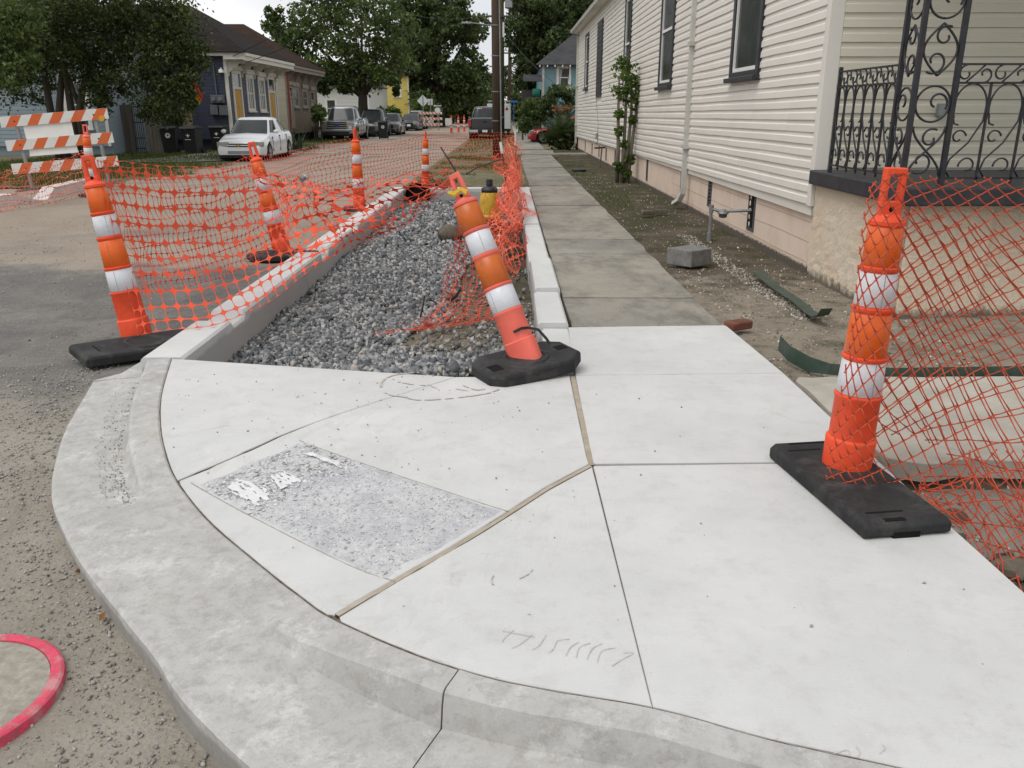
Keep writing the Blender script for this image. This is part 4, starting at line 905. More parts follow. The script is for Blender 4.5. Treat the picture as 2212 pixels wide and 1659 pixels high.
# storm pipe opening in the far left corner of the planter
t = thing('drain_pipe', 'black plastic drain pipe mouth at the far corner of the planter', 'pipe', (-1.95, 17.9, -.2))
MB().lathe([(.24, 0), (.24, .35), (.205, .35), (.205, .02)], 24, (-1.86, 17.75, -.10), 1, cap=False).build('pipe_wall', BLACKP, t, smooth=True); MB().lathe([(.204, .1), (.204, .12)], 24, (-1.86, 17.75, -.10), 1).build('pipe_inside', DARK, t)
for k in range(3): MB().lathe([(.242, .03 + k * .1), (.256, .05 + k * .1), (.242, .07 + k * .1)], 24, (-1.86, 17.75, -.10), 1, cap=False).build('corrugation', BLACKP, t)

# ---- manhole with pink ring
mx_, my_ = -1.77, 2.22; mz = -.222
k_ = NT('pink_marking_paint'); pc = k_.mix(k_.mask(k_.noise(18, 8, .75), .38, .62), (.82, .10, .17, 1), (.62, .07, .12, 1))
pc = k_.mix(k_.math('MULTIPLY', k_.mask(k_.noise(42, 8, .8, dist=.6), .50, .60), .75), pc, (.30, .17, .15, 1))
pc = k_.mix(k_.math('MULTIPLY', k_.mask(k_.noise(9, 8, .75), .48, .60), .75), pc, (.60, .34, .34, 1)); k_.bump(k_.noise(60, 8, .8), 1.0, .008)
PINK = k_.done(pc, .95, .08)
t = thing('manhole', 'round dusty manhole with a raised rim sprayed bright pink', 'manhole', (mx_, my_, mz))
MB().lathe([(.289, .0), (.290, .019), (.322, .021), (.330, .016), (.336, -.05)], 96, (mx_, my_, mz), cap=False).build('rim', PINK, t)
MB().lathe([(.0, .012), (.06, .0125), (.12, .012), (.2, .012), (.288, .013)], 60, (mx_, my_, mz), cap=False).build('lid', plain('dusty_lid', (.34, .31, .265, 1), (.23, .21, .175, 1), .95, 30, .1, dirt=(.42, .39, .35, 1), dirtamt=.8, bump=1.0, bscale=40), t)
MB().tube([(mx_ + .10, my_ + .02, mz + .014), (mx_ + .16, my_ - .03, mz + .016)], .018, 6, flat=.5).build('lift_slot', DARK, t)

# ---- barricade
BW = mat_sheet('barricade_white', (.66, .65, .62, 1), (.40, .37, .33, 1)); BO = mat_sheet('barricade_orange', (.60, .115, .022, 1), (.36, .07, .02, 1))
def barricade(label, loc, rot, W=2.45, group=None, far=False, stripe=1):
    t = thing('barricade', label, 'barricade', loc, group); M = Matrix.Translation(loc) @ rot
    for sx in (-.9, .9):
        x = sx * W / 2.45
        MB(M).bx(x - .03, x + .03, -.03, .03, .0, 1.62).build('upright', GALV, t); MB(M).tube([(x, -.6, .02), (x, .6, .02)], .03, 4).build('foot', GALV, t)
    for zb in (.36, .86, 1.36):
        bd = MB(M).bx(-W / 2, W / 2, -.055, -.03, zb, zb + .225).build('board', BW, t, bevel=.004)
        n = 5 if not far else 7
        for k in range(n):
            x = -W / 2 + (k + .2) * W / n; a = .17 * stripe
            x0, x1 = x, x + W / n * .5
            pl = [(x0, zb + .001), (x1, zb + .001), (x1 + a, zb + .224), (x0 + a, zb + .224)]; pl = [(max(-W / 2, min(W / 2, q[0])), q[1]) for q in pl]
            MB(M).prism(pl, -.0565, -.0555, 1).build('stripe', BO, bd)
        if not far:
            for x in (-.9, .9): MB(M).lathe([(.018, -.058), (.016, -.064)], 10, (x, 0, zb + .11), 1).build('bolt', RUST, bd)
    return t, M
bl = at(232, 330, 19.3); bt, bM = barricade('orange and white striped three-board barricade at the left edge', (bl[0] - .92, 19.3, -.06), Matrix.Rotation(R(-4.4), 4, 'Y') @ Matrix.Rotation(R(-3), 4, 'Z'))
MB(bM).bx(-.75, .35, -.02, -.008, .72, 1.38).build('sign_back', WHITE, bt); MB(bM).bx(-.76, .36, -.026, -.004, .715, .76).build('sign_back', WHITE, bt)
MB(bM).lathe([(.06, -.10), (.06, -.065)], 16, (1.08, 0, 1.38), 1).build('warning_lamp', plain('amber_lens', (.65, .35, .02, 1), None, .3), bt)
barricade('small far striped barricade beside the parked cars', (at(930, 270, 82)[0], 82, -.1), Matrix.Rotation(R(6), 4, 'Z'), 2.2, far=True, stripe=-1)
for u, lb in ((975, 'far orange post with a white sign panel on the grass'), (985.6, 'far dull post behind the barricade'), (995, 'far orange post furthest right on the grass')):
    b = at(u, 279, 70); delineator(lb, (b[0], 70 + (u - 975) * .3, -.1), (b[0], 70 + (u - 975) * .3, 1.25), far=True)
pn = at(968.5, 262.5, 69.8); tag(MB().bx(pn[0] - .25, pn[0] + .25, 69.78, 69.8, pn[2] - .25, pn[2] + .25).build('sign_panel', WHITE), 'white square panel on the far orange post', 'sign')
# ---- white kerb blocks at the far left
KW = plain('white_new_kerb', (.58, .56, .53, 1), (.50, .48, .45, 1), .8, 5)
def kerbrun(a, b, label, taper0=.0, taper1=.0):
    a, b = Vector(a), Vector(b); d = (b - a); Ln = d.length; d.normalize(); n = Vector((-d.y, d.x, 0)); mb = MB()
    st = [0, taper0, Ln - taper1, Ln]
    for q, s_ in enumerate(st):
        h = .02 if (q == 0 and taper0) or (q == 3 and taper1) else .22
        p = a + d * s_
        for o, z in ((-.16, -.14), (-.12, h - .16), (.12, h - .15), (.16, -.14)): mb.v.append((p.x + n.x * o, p.y + n.y * o, z + .0))
    for q in range(3):
        for k in range(3): mb.f.append((q * 4 + k, q * 4 + k + 1, q * 4 + 5 + k, q * 4 + 4 + k))
    mb.f += [(0, 1, 2, 3), (12, 13, 14, 15)]
    o = mb.build('kerb_block', KW, bevel=.03); tag(o, label, 'kerb', 'white kerb blocks at the far left'); return o
kerbrun((-9.75, 14.4, 0), (-9.28, 16.9, 0), 'white kerb block at the left edge, tapering right', 0, .7)
kerbrun((-9.35, 17.1, 0), (-9.75, 20.0, 0), 'white kerb block tapering left, behind the nearest left post', .6, 0)

# ================================================================ buildings: shared builders
def boards(parent, o, ud, nd, length, zs, m, openings=(), prof='lap', name='siding_board', zfn=None, wob=0., seg=None, stock=0):
    """horizontal boards on a wall: o = start point on the wall plane, ud = unit run, nd = unit outward normal; zs = course heights;
    openings (u0,u1,z0,z1) are left free; zfn(z,u) lets the courses settle along the run"""
    o, ud, nd = Vector(o), Vector(ud), Vector(nd); cache = {}
    for k in range(len(zs) - 1):
        z0, z1 = zs[k], zs[k + 1]; zm = (z0 + z1) / 2; h = z1 - z0
        cuts = sorted([(a, b) for a, b, c, d in openings if c < zm < d]); spans = []; u = 0.
        for a, b in cuts:
            if a > u + .02: spans.append((u, a))
            u = max(u, b)
        if u < length - .02: spans.append((u, length))
        if stock:
            cutp = [(k * 1.37) % stock + q * stock for q in range(int(length / stock) + 2)]; ns_ = []
            for a, b in spans:
                e = [a] + [c for c in cutp if a + .3 < c < b - .3] + [b]; ns_ += [(e[i], e[i + 1] + (.02 if i < len(e) - 2 else 0)) for i in range(len(e) - 1)]
            spans = ns_
        for a, b in spans:
            n = max(1, int((b - a) / seg)) if seg else 1
            key = (round(b - a, 3), round(h, 4)) if not (wob or zfn) else None
            pr = [(0, .0), (.024, .0), (.022, .55 * h), (.011, .66 * h), (.006, h + .004), (0, h + .004)] if prof == 'dutch' else [(0, 0), (.016, 0), (.004, h + .006), (0, h + .006)]
            def vert(uu, d, dz, base):
                p = o + ud * uu + nd * d; return (p.x, p.y, base + dz)
            if key and key in cache: me = cache[key]
            else:
                mb = MB(); q = len(pr)
                for i in range(n + 1):
                    uu = (b - a) * i / n; ua = a + uu
                    if zfn: zb = zfn(z0, ua)
                    else: zb = 0.
                    e = wob * mnoise.noise(Vector((ua * .9, k * .31, 1))); g = wob * .6 * mnoise.noise(Vector((ua * .7, k * .8, 7))) + (.0025 * (1 - i / n) if stock else 0)
                    for d, dz in pr: mb.v.append((ud.x * uu + nd.x * (d + g), ud.y * uu + nd.y * (d + g), (zb if zfn else 0) + dz + e))
                for i in range(n):
                    for j in range(q - 1): mb.f.append((i * q + j, i * q + j + 1, (i + 1) * q + j + 1, (i + 1) * q + j))
                mb.f += [tuple(range(q)), tuple(range(n * q, (n + 1) * q))]
                me = mb.mesh(name); me.materials.append(m)
                if key: cache[key] = me
            ob = bpy.data.objects.new(name, me); C.objects.link(ob); adopt(ob, parent)
            p = o + ud * a; ob.location = (p.x, p.y, 0 if zfn else z0)
def wall_box(o, ud, nd, length, z0, z1, th=.12):
    o, ud, nd = Vector(o), Vector(ud), Vector(nd); a = o - nd * .002; b = a + ud * length
    mb = MB(); P = [a, b, b - nd * th, a - nd * th]
    return mb.add([(p.x, p.y, z0) for p in P] + [(p.x, p.y, z1) for p in P], [(0, 3, 2, 1), (4, 5, 6, 7), (0, 1, 5, 4), (1, 2, 6, 5), (2, 3, 7, 6), (3, 0, 4, 7)])
def obox(o, ud, nd, u0, u1, d0, d1, z0, z1):
    o, ud, nd = Vector(o), Vector(ud), Vector(nd); c = [o + ud * u + nd * d for u, d in ((u0, d0), (u1, d0), (u1, d1), (u0, d1))]
    return [(p.x, p.y, z0) for p in c] + [(p.x, p.y, z1) for p in c], [(0, 3, 2, 1), (4, 5, 6, 7), (0, 1, 5, 4), (1, 2, 6, 5), (2, 3, 7, 6), (3, 0, 4, 7)]
def window(house, o, ud, nd, u0, u1, z0, z1, trim, sash, tw=.09, rails=(.5,), mull=(), glass=None, sill=True, proud=.035, head=0., depth=.05):
    B = lambda *a: obox(o, ud, nd, *a)
    f = MB(); f.add(*B(u0, u0 + tw, -.01, proud, z0, z1)); f.add(*B(u1 - tw, u1, -.01, proud, z0, z1)); f.add(*B(u0 + tw, u1 - tw, -.01, proud, z1 - tw, z1)); f.add(*B(u0 + tw, u1 - tw, -.01, proud, z0, z0 + tw * .6))
    w_ = f.build('window', trim, house, bevel=.006)
    if sill: MB().add(*B(u0 - .03, u1 + .03, -.01, proud + .06, z0 - .06, z0 - .002)).build('sill', trim, w_, bevel=.008)
    if head: MB().add(*B(u0 - .06, u1 + .06, -.01, proud + .07, z1 + .002, z1 + head)).build('window_head', trim, w_, bevel=.01)
    a, b, c, d = u0 + tw + .002, u1 - tw - .002, z0 + tw * .6 + .002, z1 - tw - .002; sw = .045
    s_ = MB(); s_.add(*B(a, a + sw, -depth, proud - .02, c, d)); s_.add(*B(b - sw, b, -depth, proud - .02, c, d)); s_.add(*B(a + sw, b - sw, -depth, proud - .02, c, c + sw)); s_.add(*B(a + sw, b - sw, -depth, proud - .02, d - sw, d))
    for r in rails: s_.add(*B(a + sw, b - sw, -depth, proud - .018, c + (d - c) * r - .025, c + (d - c) * r + .025))
    for q in mull: s_.add(*B(a + (b - a) * q - .012, a + (b - a) * q + .012, -depth, proud - .025, c + sw, d - sw))
    s_.build('sash', sash, w_)
    MB().add(*B(a + sw, b - sw, -.001, .006, c + sw, d - sw)).build('pane', glass or GLASS, w_)
    return w_

# ================================================================ the cream house on the right
CHAR = plain('charcoal_paint', (.022, .024, .030, 1), (.035, .037, .042, 1), .5, 8, .3, dirt=(.10, .095, .09, 1), dirtamt=.35)
GUT = plain('cream_metal', (.55, .545, .50, 1), (.47, .465, .43, 1), .4, 6, .4, dirt=(.30, .28, .24, 1), dirtamt=.3)
HX, HY = 3.05, 8.53; HL = 29.6
H = thing('cream_house', 'long cream vinyl-sided house with charcoal window frames on the right', 'house', (HX, HY, 0))
wins = [(2.17, 3.53, 1.97, 3.62), (7.80, 9.18, 2.0, 4.05), (13.45, 14.6, 2.05, 4.3), (24.65, 25.98, 2.36, 4.32)]
blind = (19.85, 21.45, 1.99, 4.32)
sw_ = wall_box((HX, HY, 0), (0, 1, 0), (-1, 0, 0), HL, .55, 4.72).build('side_wall', VINYL, H)
zsH = [.66 + k * (4.70 - .66) / 35 for k in range(36)]
def settle(z, u): return z - .0056 * u * (4.7 - z) / 4.05
boards(sw_, (HX, HY + .07, 0), (0, 1, 0), (-1, 0, 0), HL - .1, zsH, VINYL, [(a - .07 + .01, b - .07 - .01, c - .05, d) for a, b, c, d in wins + [blind]], 'dutch', zfn=settle, wob=.008, seg=.45, stock=3.66)
WG1 = plain('dusty_glass', (.030, .034, .034, 1), (.055, .06, .06, 1), .12, 3, .12)
for i, (a, b, c, d) in enumerate(wins):
    wn = window(H, (HX, HY, 0), (0, 1, 0), (-1, 0, 0), a, b, c, d, CHAR, WHITE, .11, () if i == 0 else (.5,), glass=WG1, proud=.05)
bs = MB().add(*obox((HX, HY, 0), (0, 1, 0), (-1, 0, 0), blind[0], blind[1], -.02, .05, blind[2], blind[3])).build('shutter', CHAR, H, bevel=.01)
for k in range(14): z = blind[2] + .12 + k * .155; MB().add(*obox((HX, HY, 0), (0, 1, 0), (-1, 0, 0), blind[0] + .1, blind[1] - .1, .05, .06, z, z + .11)).build('louvre', CHAR, bs)
MB().bx(HX - .022, HX + .115, HY - .02, HY + .09, .64, 4.7).build('corner_board', GUT if False else VINYL, H, bevel=.006)
MB().bx(HX - .02, HX + .1, HY + HL - .06, HY + HL + .02, .45, 4.7).build('corner_board', VINYL, H)
fw = wall_box((HX + .1, HY, 0), (1, 0, 0), (0, -1, 0), 8, .9, 4.6).build('front_wall', VINYL, H)
VINS = mat_painted('front_vinyl', (.64, .60, .49, 1), .92, .5)
boards(fw, (HX + .115, HY, 0), (1, 0, 0), (0, -1, 0), 7.8, [1.02 + .128 * k for k in range(28)], VINS, (), 'dutch', wob=0, seg=None)
fd = MB().bx(HX + .05, HX + .25, HY + .02, HY + HL, -.3, .68).build('foundation', FOUND, H)
MB().bx(HX + .25, 12, HY + .1, HY + HL, -.3, 4.6).build('house_core', VINS, H)
BRKJ = plain('mortar_line', (.44, .35, .26, 1), (.36, .27, .19, 1), .95, 20)
for y, z0, z1, wd in ((10.75, .10, .60, .30), (13.05, .16, .56, .22), (15.2, .12, .53, .2), (19.05, .08, .53, .2), (24.8, .1, .49, .2), (27.1, .08, .45, .2), (29.2, .08, .45, .2), (31.6, .06, .42, .2), (34.4, .06, .44, .2)):
    v_ = MB(); fx = HX + .05
    v_.bx(fx - .012, fx, y - wd / 2, y - wd / 2 + .04, z0, z1).bx(fx - .012, fx, y + wd / 2 - .04, y + wd / 2, z0, z1).bx(fx - .012, fx, y - wd / 2 + .04, y + wd / 2 - .04, z1 - .04, z1).bx(fx - .012, fx, y - wd / 2 + .04, y + wd / 2 - .04, z0, z0 + .04)
    vo = v_.build('vent', plain('vent_grey', (.06, .06, .068, 1), (.09, .088, .088, 1), .8, 20), fd)
    MB().bx(fx - .006, fx - .002, y - wd / 2 + .035, y + wd / 2 - .035, z0 + .035, z1 - .035).build('vent_gap', DARK, fd)
    if y > 11:
        for k in range(6): MB().bx(fx - .011, fx - .003, y - wd / 2 + .04, y + wd / 2 - .04, z0 + .05 + k * (z1 - z0 - .08) / 6, z0 + .075 + k * (z1 - z0 - .08) / 6).build('vent_bar', plain('vent_grey', (.06, .06, .068, 1)), fd)
    else:
        for k in range(5): MB().rock((fx - .004, y + .06 + .015 * (k % 2), z0 + .08 + k * .085), .035, (.3, .8, 1), k, 1).build('broken_edge', FOUND, fd)
for zc in (.06, .27, .47): 
    mbz = MB(); pts = [(HX + .049, HY + .1 + k * .3, zc + .012 * nz(k * .3, zc * 9, 3, 1)) for k in range(26)]
    mbz.tube(pts, .0035, 4); mbz.build('joint_line', BRKJ, fd)
# eave, gutter, roof
MB().bx(HX - .24, HX, HY - .2, HY + HL + .2, 4.66, 4.70).build('soffit', VINYL, H)
gt = MB().prism([(HX - .36, 4.78), (HX - .34, 4.68), (HX - .24, 4.66), (HX - .24, 4.80)], HY - .2, HY + HL + .25, 1).build('gutter', GUT, H)
SHG = mat_shingle('house_shingle', (.06, .055, .05, 1), (.085, .08, .075, 1))
MB().prism([(HX - .34, 4.80), (7.2, 7.4), (11.4, 4.8), (11.4, 4.72), (HX - .3, 4.72)], HY - .2, HY + HL + .2, 1).build('roof', SHG, H)
MB().bx(2.9, 10, 6.3, 8.6, 3.9, 4.1).build('porch_roof', plain('porch_ceiling', (.5, .48, .42, 1), None, .7), H)
def downspout(y, zt, far=False):
    x = HX - .055
    d_ = MB().tube([(x, y, zt), (x, y, .32), (x - .005, y - .0, .22), (x - .04, y + .07, .10), (x - .10, y + .26, .02)], .062, 4, flat=.75).build('downspout', GUT, H, bevel=.006)
    for z in (.95, 2.55): MB().bx(x - .06, x + .06, y - .085, y + .085, z, z + .07).build('clip', GUT, d_)
downspout(14.55, 4.7); downspout(HY + HL - .12, 4.7)
MB().tube([(HX - .1, HY + 20.7, 2.0), (HX - .03, HY + 20.9, 1.5), (HX - .04, HY + 20.4, 1.1), (HX - .03, HY + 20.6, .75), (HX - .03, HY + 20.5, .62), (HX - .04, HY + 20.7, .45)], .008, 5).build('cable', GALV, H)
MB().bx(HX - .09, HX - .02, HY + 20.45, HY + 20.65, .66, .86).build('outlet_box', GALV, H, bevel=.01)
# porch: slab, stucco base, iron column and railings
pf = MB().bx(2.985, 10, 6.42, HY - .03, .865, 1.0).build('porch_floor', CHAR, H, bevel=.012)
pb = MB()
def st(u, v):
    return (3.07 + .012 * nz(u * 9, v * 7, 1, 2), HY - .03 - u * 1.86, -.15 + v * 1.01)
pb.grid(st, 30, 20)
def st2(u, v): return (3.07 + u * 6.9, 6.64 + .012 * nz(u * 40, v * 7, 1, 2), -.15 + v * 1.01)
pb.grid(st2, 60, 12); pb.build('porch_base', STUCCO, H)
MB().bx(3.14, 3.80, 6.60, 6.625, -.15, .862).build('pilaster', STUCCO, H, bevel=.01)
IR = .0085
def spiral(c, r0, r1, a0, a1, n=22): return [(c[0] + (r0 + (r1 - r0) * k / n) * math.cos(a0 + (a1 - a0) * k / n), c[1] + (r0 + (r1 - r0) * k / n) * math.sin(a0 + (a1 - a0) * k / n)) for k in range(n + 1)]
def to3(o, ud): return lambda q: (o[0] + ud[0] * q[0], o[1] + ud[1] * q[0], o[2] + q[1])
def iron(paths, T, name, parent, r=IR):
    for p in paths: MB().tube([T(q) for q in p], r, 6).build(name, IRON, parent, smooth=True)
ic = MB().bx(3.022, 3.058, 6.582, 6.618, 1.0, 3.9).build('iron_column', IRON, H)
MB().bx(3.322, 3.358, 6.582, 6.618, 1.0, 3.9).build('post', IRON, ic); MB().bx(3.022, 3.058, 6.862, 6.898, 1.0, 3.9).build('post', IRON, ic)
def panel(wd):
    ps = []
    for m_ in range(4):
        b = .06 + m_ * .72; c = wd / 2
        for s in (-1, 1):
            ps.append([(c + s * c * .92 * math.sin(math.pi * k / 16) * (1 if k < 9 else 1), b + .36 * k / 16 * 1.0) for k in range(17)] if m_ % 2 else
                      [(c - s * c * .9 * math.cos(math.pi * k / 16), b + .36 * k / 16) for k in range(17)])
        ps.append(spiral((c - .03, b + .10), .095 * wd / .28, .03 * wd / .28, -2.2, 3.6)); ps.append(spiral((c + .02, b + .27), .08 * wd / .28, .025 * wd / .28, 1.0, 6.6))
        ps.append(spiral((c, b + .52), c * .95, c * .95, -math.pi / 2, 1.5 * math.pi, 28)); ps.append(spiral((c + .03, b + .53), c * .62, c * .25, -.6, 4.2))
    return ps
iron(panel(.27), to3((3.055, 6.60, 1.02), (1, 0)), 'scroll', ic); iron(panel(.25), to3((3.04, 6.615, 1.02), (0, 1)), 'scroll', ic)
def railing(o, ud, Ln, n, closed_end):
    T = to3(o, ud)
    r_ = MB(); 
    for z in (.04, .73, .86): r_.tube([T((0, z)), T((Ln, z))], .011, 4)
    ro = r_.build('railing', IRON, H); sp = Ln / n
    for k in range(n + 1): MB().tube([T((k * sp, .0)), T((k * sp, .73))], .011, 4).build('baluster', IRON, ro)
    for k in range(n):
        x = k * sp
        iron([spiral((x + sp * .25, .795), .06, .02, 1.6, 6.8, 16), spiral((x + sp * .78, .79), .058, .02, -1.6, 3.6, 16), [(x + sp * .28, .735), (x + sp * .5, .79), (x + sp * .75, .855)]], T, 'scroll', ro, .007)
        iron([[(x + sp * .5 - sp * .46 * math.cos(a), .56 + .165 * math.sin(a)) for a in np.linspace(-.5, math.pi, 16)] + [(x + sp * .93, .46), (x + sp * .6, .30), (x + sp * .15, .18), (x + sp * .06, .10), (x + sp * .2, .05)],
              spiral((x + sp * .30, .34), .06, .02, .2, 5.6, 16), spiral((x + sp * .68, .13), .07, .03, 3.2, -1.8, 16), [(x + sp * .06, .50), (x + sp * .12, .44), (x + sp * .25, .43)]], T, 'scroll', ro, .007)
railing((3.34, 6.60, 1.02), (1, 0), 2.4, 9, False); railing((3.04, 6.89, 1.03), (0, 1), 1.25, 6, True)
MB().bx(3.03, 3.06, 8.11, 8.14, 1.0, 1.93).build('rail_post', IRON, H)
MB().bx(4.15, 4.22, HY - .09, HY - .02, 1.50, 1.62).build('outlet_box', GALV, H, bevel=.008)

# ---- things along the house wall
t = thing('gas_meter_pipe', 'grey gas pipe riser with regulator running into the foundation opening', 'gas pipe', (2.62, 10.9, -.05))
MB().tube([(2.62, 10.9, -.08), (2.62, 10.9, .36)], .022, 10).build('riser', GALV, t); MB().tube([(2.62, 10.9, -.08), (2.62, 10.9, .06)], .034, 10).build('sleeve', GALV, t)
MB().tube([(2.60, 10.9, .37), (2.72, 10.86, .33), (3.2, 10.74, .36)], .02, 10).build('pipe', GALV, t); MB().lathe([(.03, -.05), (.03, .05)], 12, (2.62, 10.9, .36)).build('elbow', GALV, t)
MB().lathe([(.025, -.06), (.05, -.05), (.055, -.01), (.07, -.008), (.07, .008), (.05, .012), (.035, .05)], 18, (2.76, 10.84, .31)).build('regulator', GALV, t, smooth=True)
BLK = plain('grey_block', (.22, .215, .205, 1), (.14, .136, .128, 1), .95, 14, .15, bump=.9, bscale=60, dirt=(.28, .27, .25, 1), dirtamt=.4)
bm_ = Matrix.Translation((1.98, 9.05, -.03)) @ Matrix.Rotation(R(38), 4, 'Z')
bk = MB(bm_)
def blockface():
    bm = bmesh.new(); bmesh.ops.create_cube(bm, size=1); bmesh.ops.subdivide_edges(bm, edges=bm.edges, cuts=7, use_grid_fill=True)
    for v in bm.verts:
        c = v.co.copy(); x = c.x * (.36 + .06 * c.y); y = c.y * .32; z = (c.z + .5) * .175
        if c.y < -.45: y += .022 * nz(c.x * 4, c.z * 4, 2, 2) 
        v.co = Vector((x, y, z))
    r = ([v.co.copy() for v in bm.verts], [tuple(q.index for q in f.verts) for f in bm.faces]); bm.free(); return r
bk.add(*blockface()); tag(bk.build('retaining_block', BLK, bevel=.008), 'single rough grey retaining block on the soil beside the old sidewalk', 'concrete block')
BRICK = plain('worn_brick', (.17, .06, .04, 1), (.12, .05, .035, 1), .9, 14, .1, bump=.5, dirt=(.2, .17, .14, 1), dirtamt=.5)
for (x, y, a, mat_, lb) in ((1.76, 6.2, .5, BRICK, 'broken red brick at the corner of the new concrete'), (2.25, 13.6, .2, STONE, 'muddy brick lying on the moss, the left of two'), (2.5, 13.8, -.1, STONE, 'muddy brick lying on the moss, the right of two')):
    tag(MB(Matrix.Translation((x, y, -.03)) @ Matrix.Rotation(a, 4, 'Z')).bx(-.1, .1, -.055, .055, 0, .065).build('brick', mat_, bevel=.012), lb, 'brick')
GRN = plain('green_edging', (.020, .045, .030, 1), (.035, .062, .045, 1), .45, 10, .4, dirt=(.13, .125, .11, 1), dirtamt=.45)
def ribbon(pts, wv, label):
    mb = MB()
    for p, wv_ in zip(pts, wv): a = Vector(p); b = Vector(wv_); mb.v += [tuple(a - b), tuple(a + b)]
    mb.f = [(2 * i, 2 * i + 1, 2 * i + 3, 2 * i + 2) for i in range(len(pts) - 1)]
    me = bpy.data.meshes.new('edging_strip'); me.from_pydata(mb.v, [], mb.f); me.materials.append(GRN); o = bpy.data.objects.new('edging_strip', me); C.objects.link(o)
    o.modifiers.new('s', 'SOLIDIFY').thickness = .004; return tag(o, label, 'edging', 'green garden edging strips')
wv = (.05, .012, .0)
ribbon([(2.50, 8.35, .02), (2.47, 7.6, .01), (2.47, 7.0, .012), (2.44, 6.6, .01), (2.43, 6.40, .015), (2.44, 6.31, .05), (2.45, 6.27, .11)], [wv] * 7, 'flat green metal edging strip on the soil with its end curled up')
ribbon([(1.84, 5.46, .06), (1.86, 5.3, .03), (1.93, 5.12, .01), (2.02, 5.02, .01), (2.4, 4.96, .0), (3.3, 5.0, .0), (4.2, 5.0, .0)], [(.004, .002, .05)] * 3 + [(.004, .002, .035)] * 4, 'long dark green edging standing on edge along the old driveway')
slab([(1.76, 4.86), (1.80, 4.93), (6, 4.93), (6, 3.62), (2.6, 3.60), (2.2, 3.64), (1.95, 3.58), (1.80, 3.66), (1.77, 4.1)], plain('worn_driveway', (.44, .41, .355, 1), (.36, .335, .285, 1), .92, 3, .15, bump=.6, bscale=110, dirt=(.24, .22, .18, 1), dirtamt=.6), struct(thing('old_driveway', None, None, (3, 4.3, 0))), lambda x, y: -.012, .0, .12, .09, .006, .03)
for q in range(9):
    x = random.uniform(1.85, 2.9); y = random.uniform(2.7, 3.5); r = random.uniform(.03, .07)
    tag(MB().rock((x, y, strip_z(x, y) + r * .3), r, (1.2, 1, .7), q, 1).build('clod', STONE), 'muddy clod lying in the dug-out beside the right base', 'clod', 'clods in the dug-out')
t = thing('valve_key', 'black iron T-handle key leaning on the foundation', 'valve key', (2.9, 26.2, 0)); MB().tube([(2.8, 26.0, -.05), (2.95, 27.0, .46)], .022, 8).build('shaft', IRON, t); MB().tube([(2.72, 27.0, .46), (3.06, 27.0, .48)], .028, 8).build('handle', IRON, t)
tag(MB().lathe([(.20, 0), (.2, .05), (.15, .06)], 16, (2.02, 24.2, -.05)).build('yard_drain', IRON), 'dark round drain cover in the weeds beside the old sidewalk', 'drain')

# ================================================================ vegetation
def leafmat(name, a, b, c): return islandmat(name, [(0, a), (.55, b), (.92, c), (1, tuple(x * 1.35 for x in c[:3]) + (1,))], .55, .35, trans=.42)
LF_DARK = leafmat('myrtle_leaf', (.033, .049, .016, 1), (.058, .082, .025, 1), (.115, .145, .042, 1))
LF_SYC = leafmat('sycamore_leaf', (.055, .09, .027, 1), (.09, .135, .04, 1), (.14, .19, .06, 1))
LF_OAK = leafmat('oak_leaf', (.046, .074, .026, 1), (.074, .112, .038, 1), (.115, .155, .055, 1))
LF_LIME = leafmat('bright_leaf', (.05, .09, .016, 1), (.09, .15, .028, 1), (.14, .21, .05, 1))
LF_PALM = leafmat('palm_leaf', (.03, .055, .018, 1), (.055, .088, .03, 1), (.10, .13, .045, 1))
def crown(lobes, n, size, m, parent, name='crown', flat=.85, sub=16, aspect=.62):
    Ps = []
    for (x, y, z, r) in lobes:
        d = rng.normal(size=(sub, 3)); d /= np.linalg.norm(d, axis=1)[:, None]; sc_ = d * (rng.random((sub, 1)) ** .45) * r * np.array([1, 1, flat])
        k = rng.integers(0, sub, n); wgt = rng.uniform(.10, .30, sub)[k][:, None] * r
        Ps.append(np.array([x, y, z]) + sc_[k] + rng.normal(size=(n, 3)) * wgt * np.array([1, 1, .75]))
    P = np.concatenate(Ps); V, F = cards(P, rng.uniform(.55, 1.25, len(P)) * size, aspect)
    return fast_mesh(name, V, F, m, parent)
def tree(name, label, base, trunks, lobes, n, size, m, group=None, flat=.85, r0=.12, wood=BARK):
    t = thing(name, label, 'tree', base, group)
    for i, (pts, r) in enumerate(trunks): MB().tube([Vector(p) for p in pts], [r * (1 - .6 * k / (len(pts) - 1)) for k in range(len(pts))], 9).build('trunk' if i == 0 or pts[0][2] < .3 else 'limb', wood, t, smooth=True)
    crown(lobes, n, size, m, t, flat=flat); return t
def limbs_to(top, lobes, r, k=7):
    out = []
    for i in np.linspace(0, len(lobes) - 1, k).astype(int):
        x, y, z, q = lobes[i]; t = Vector(top); e = Vector((x, y, z)); mid = t.lerp(e, .5) + Vector((0, 0, .35)); out.append(([tuple(t), tuple(mid), tuple(e)], r))
    return out
def C1(x, y): return (x / 2.212 * .5486, y / 2.212 * .5486)
def C2(x, y): return ((700 + x / 2.212) * .5486, y / 2.212 * .5486)
def C3(x, y): return ((1600 + x / 2.765) * .5486, y / 2.765 * .5486)
def lobe_at(pts, Y, r, conv, dy=1.5):
    out = []
    for p in pts:
        k = p[2] if len(p) > 2 else 1.; yy = Y + random.uniform(-dy, dy); q = at(*conv(p[0], p[1]), yy); out.append((q[0], yy, q[2], r * k))
    return out
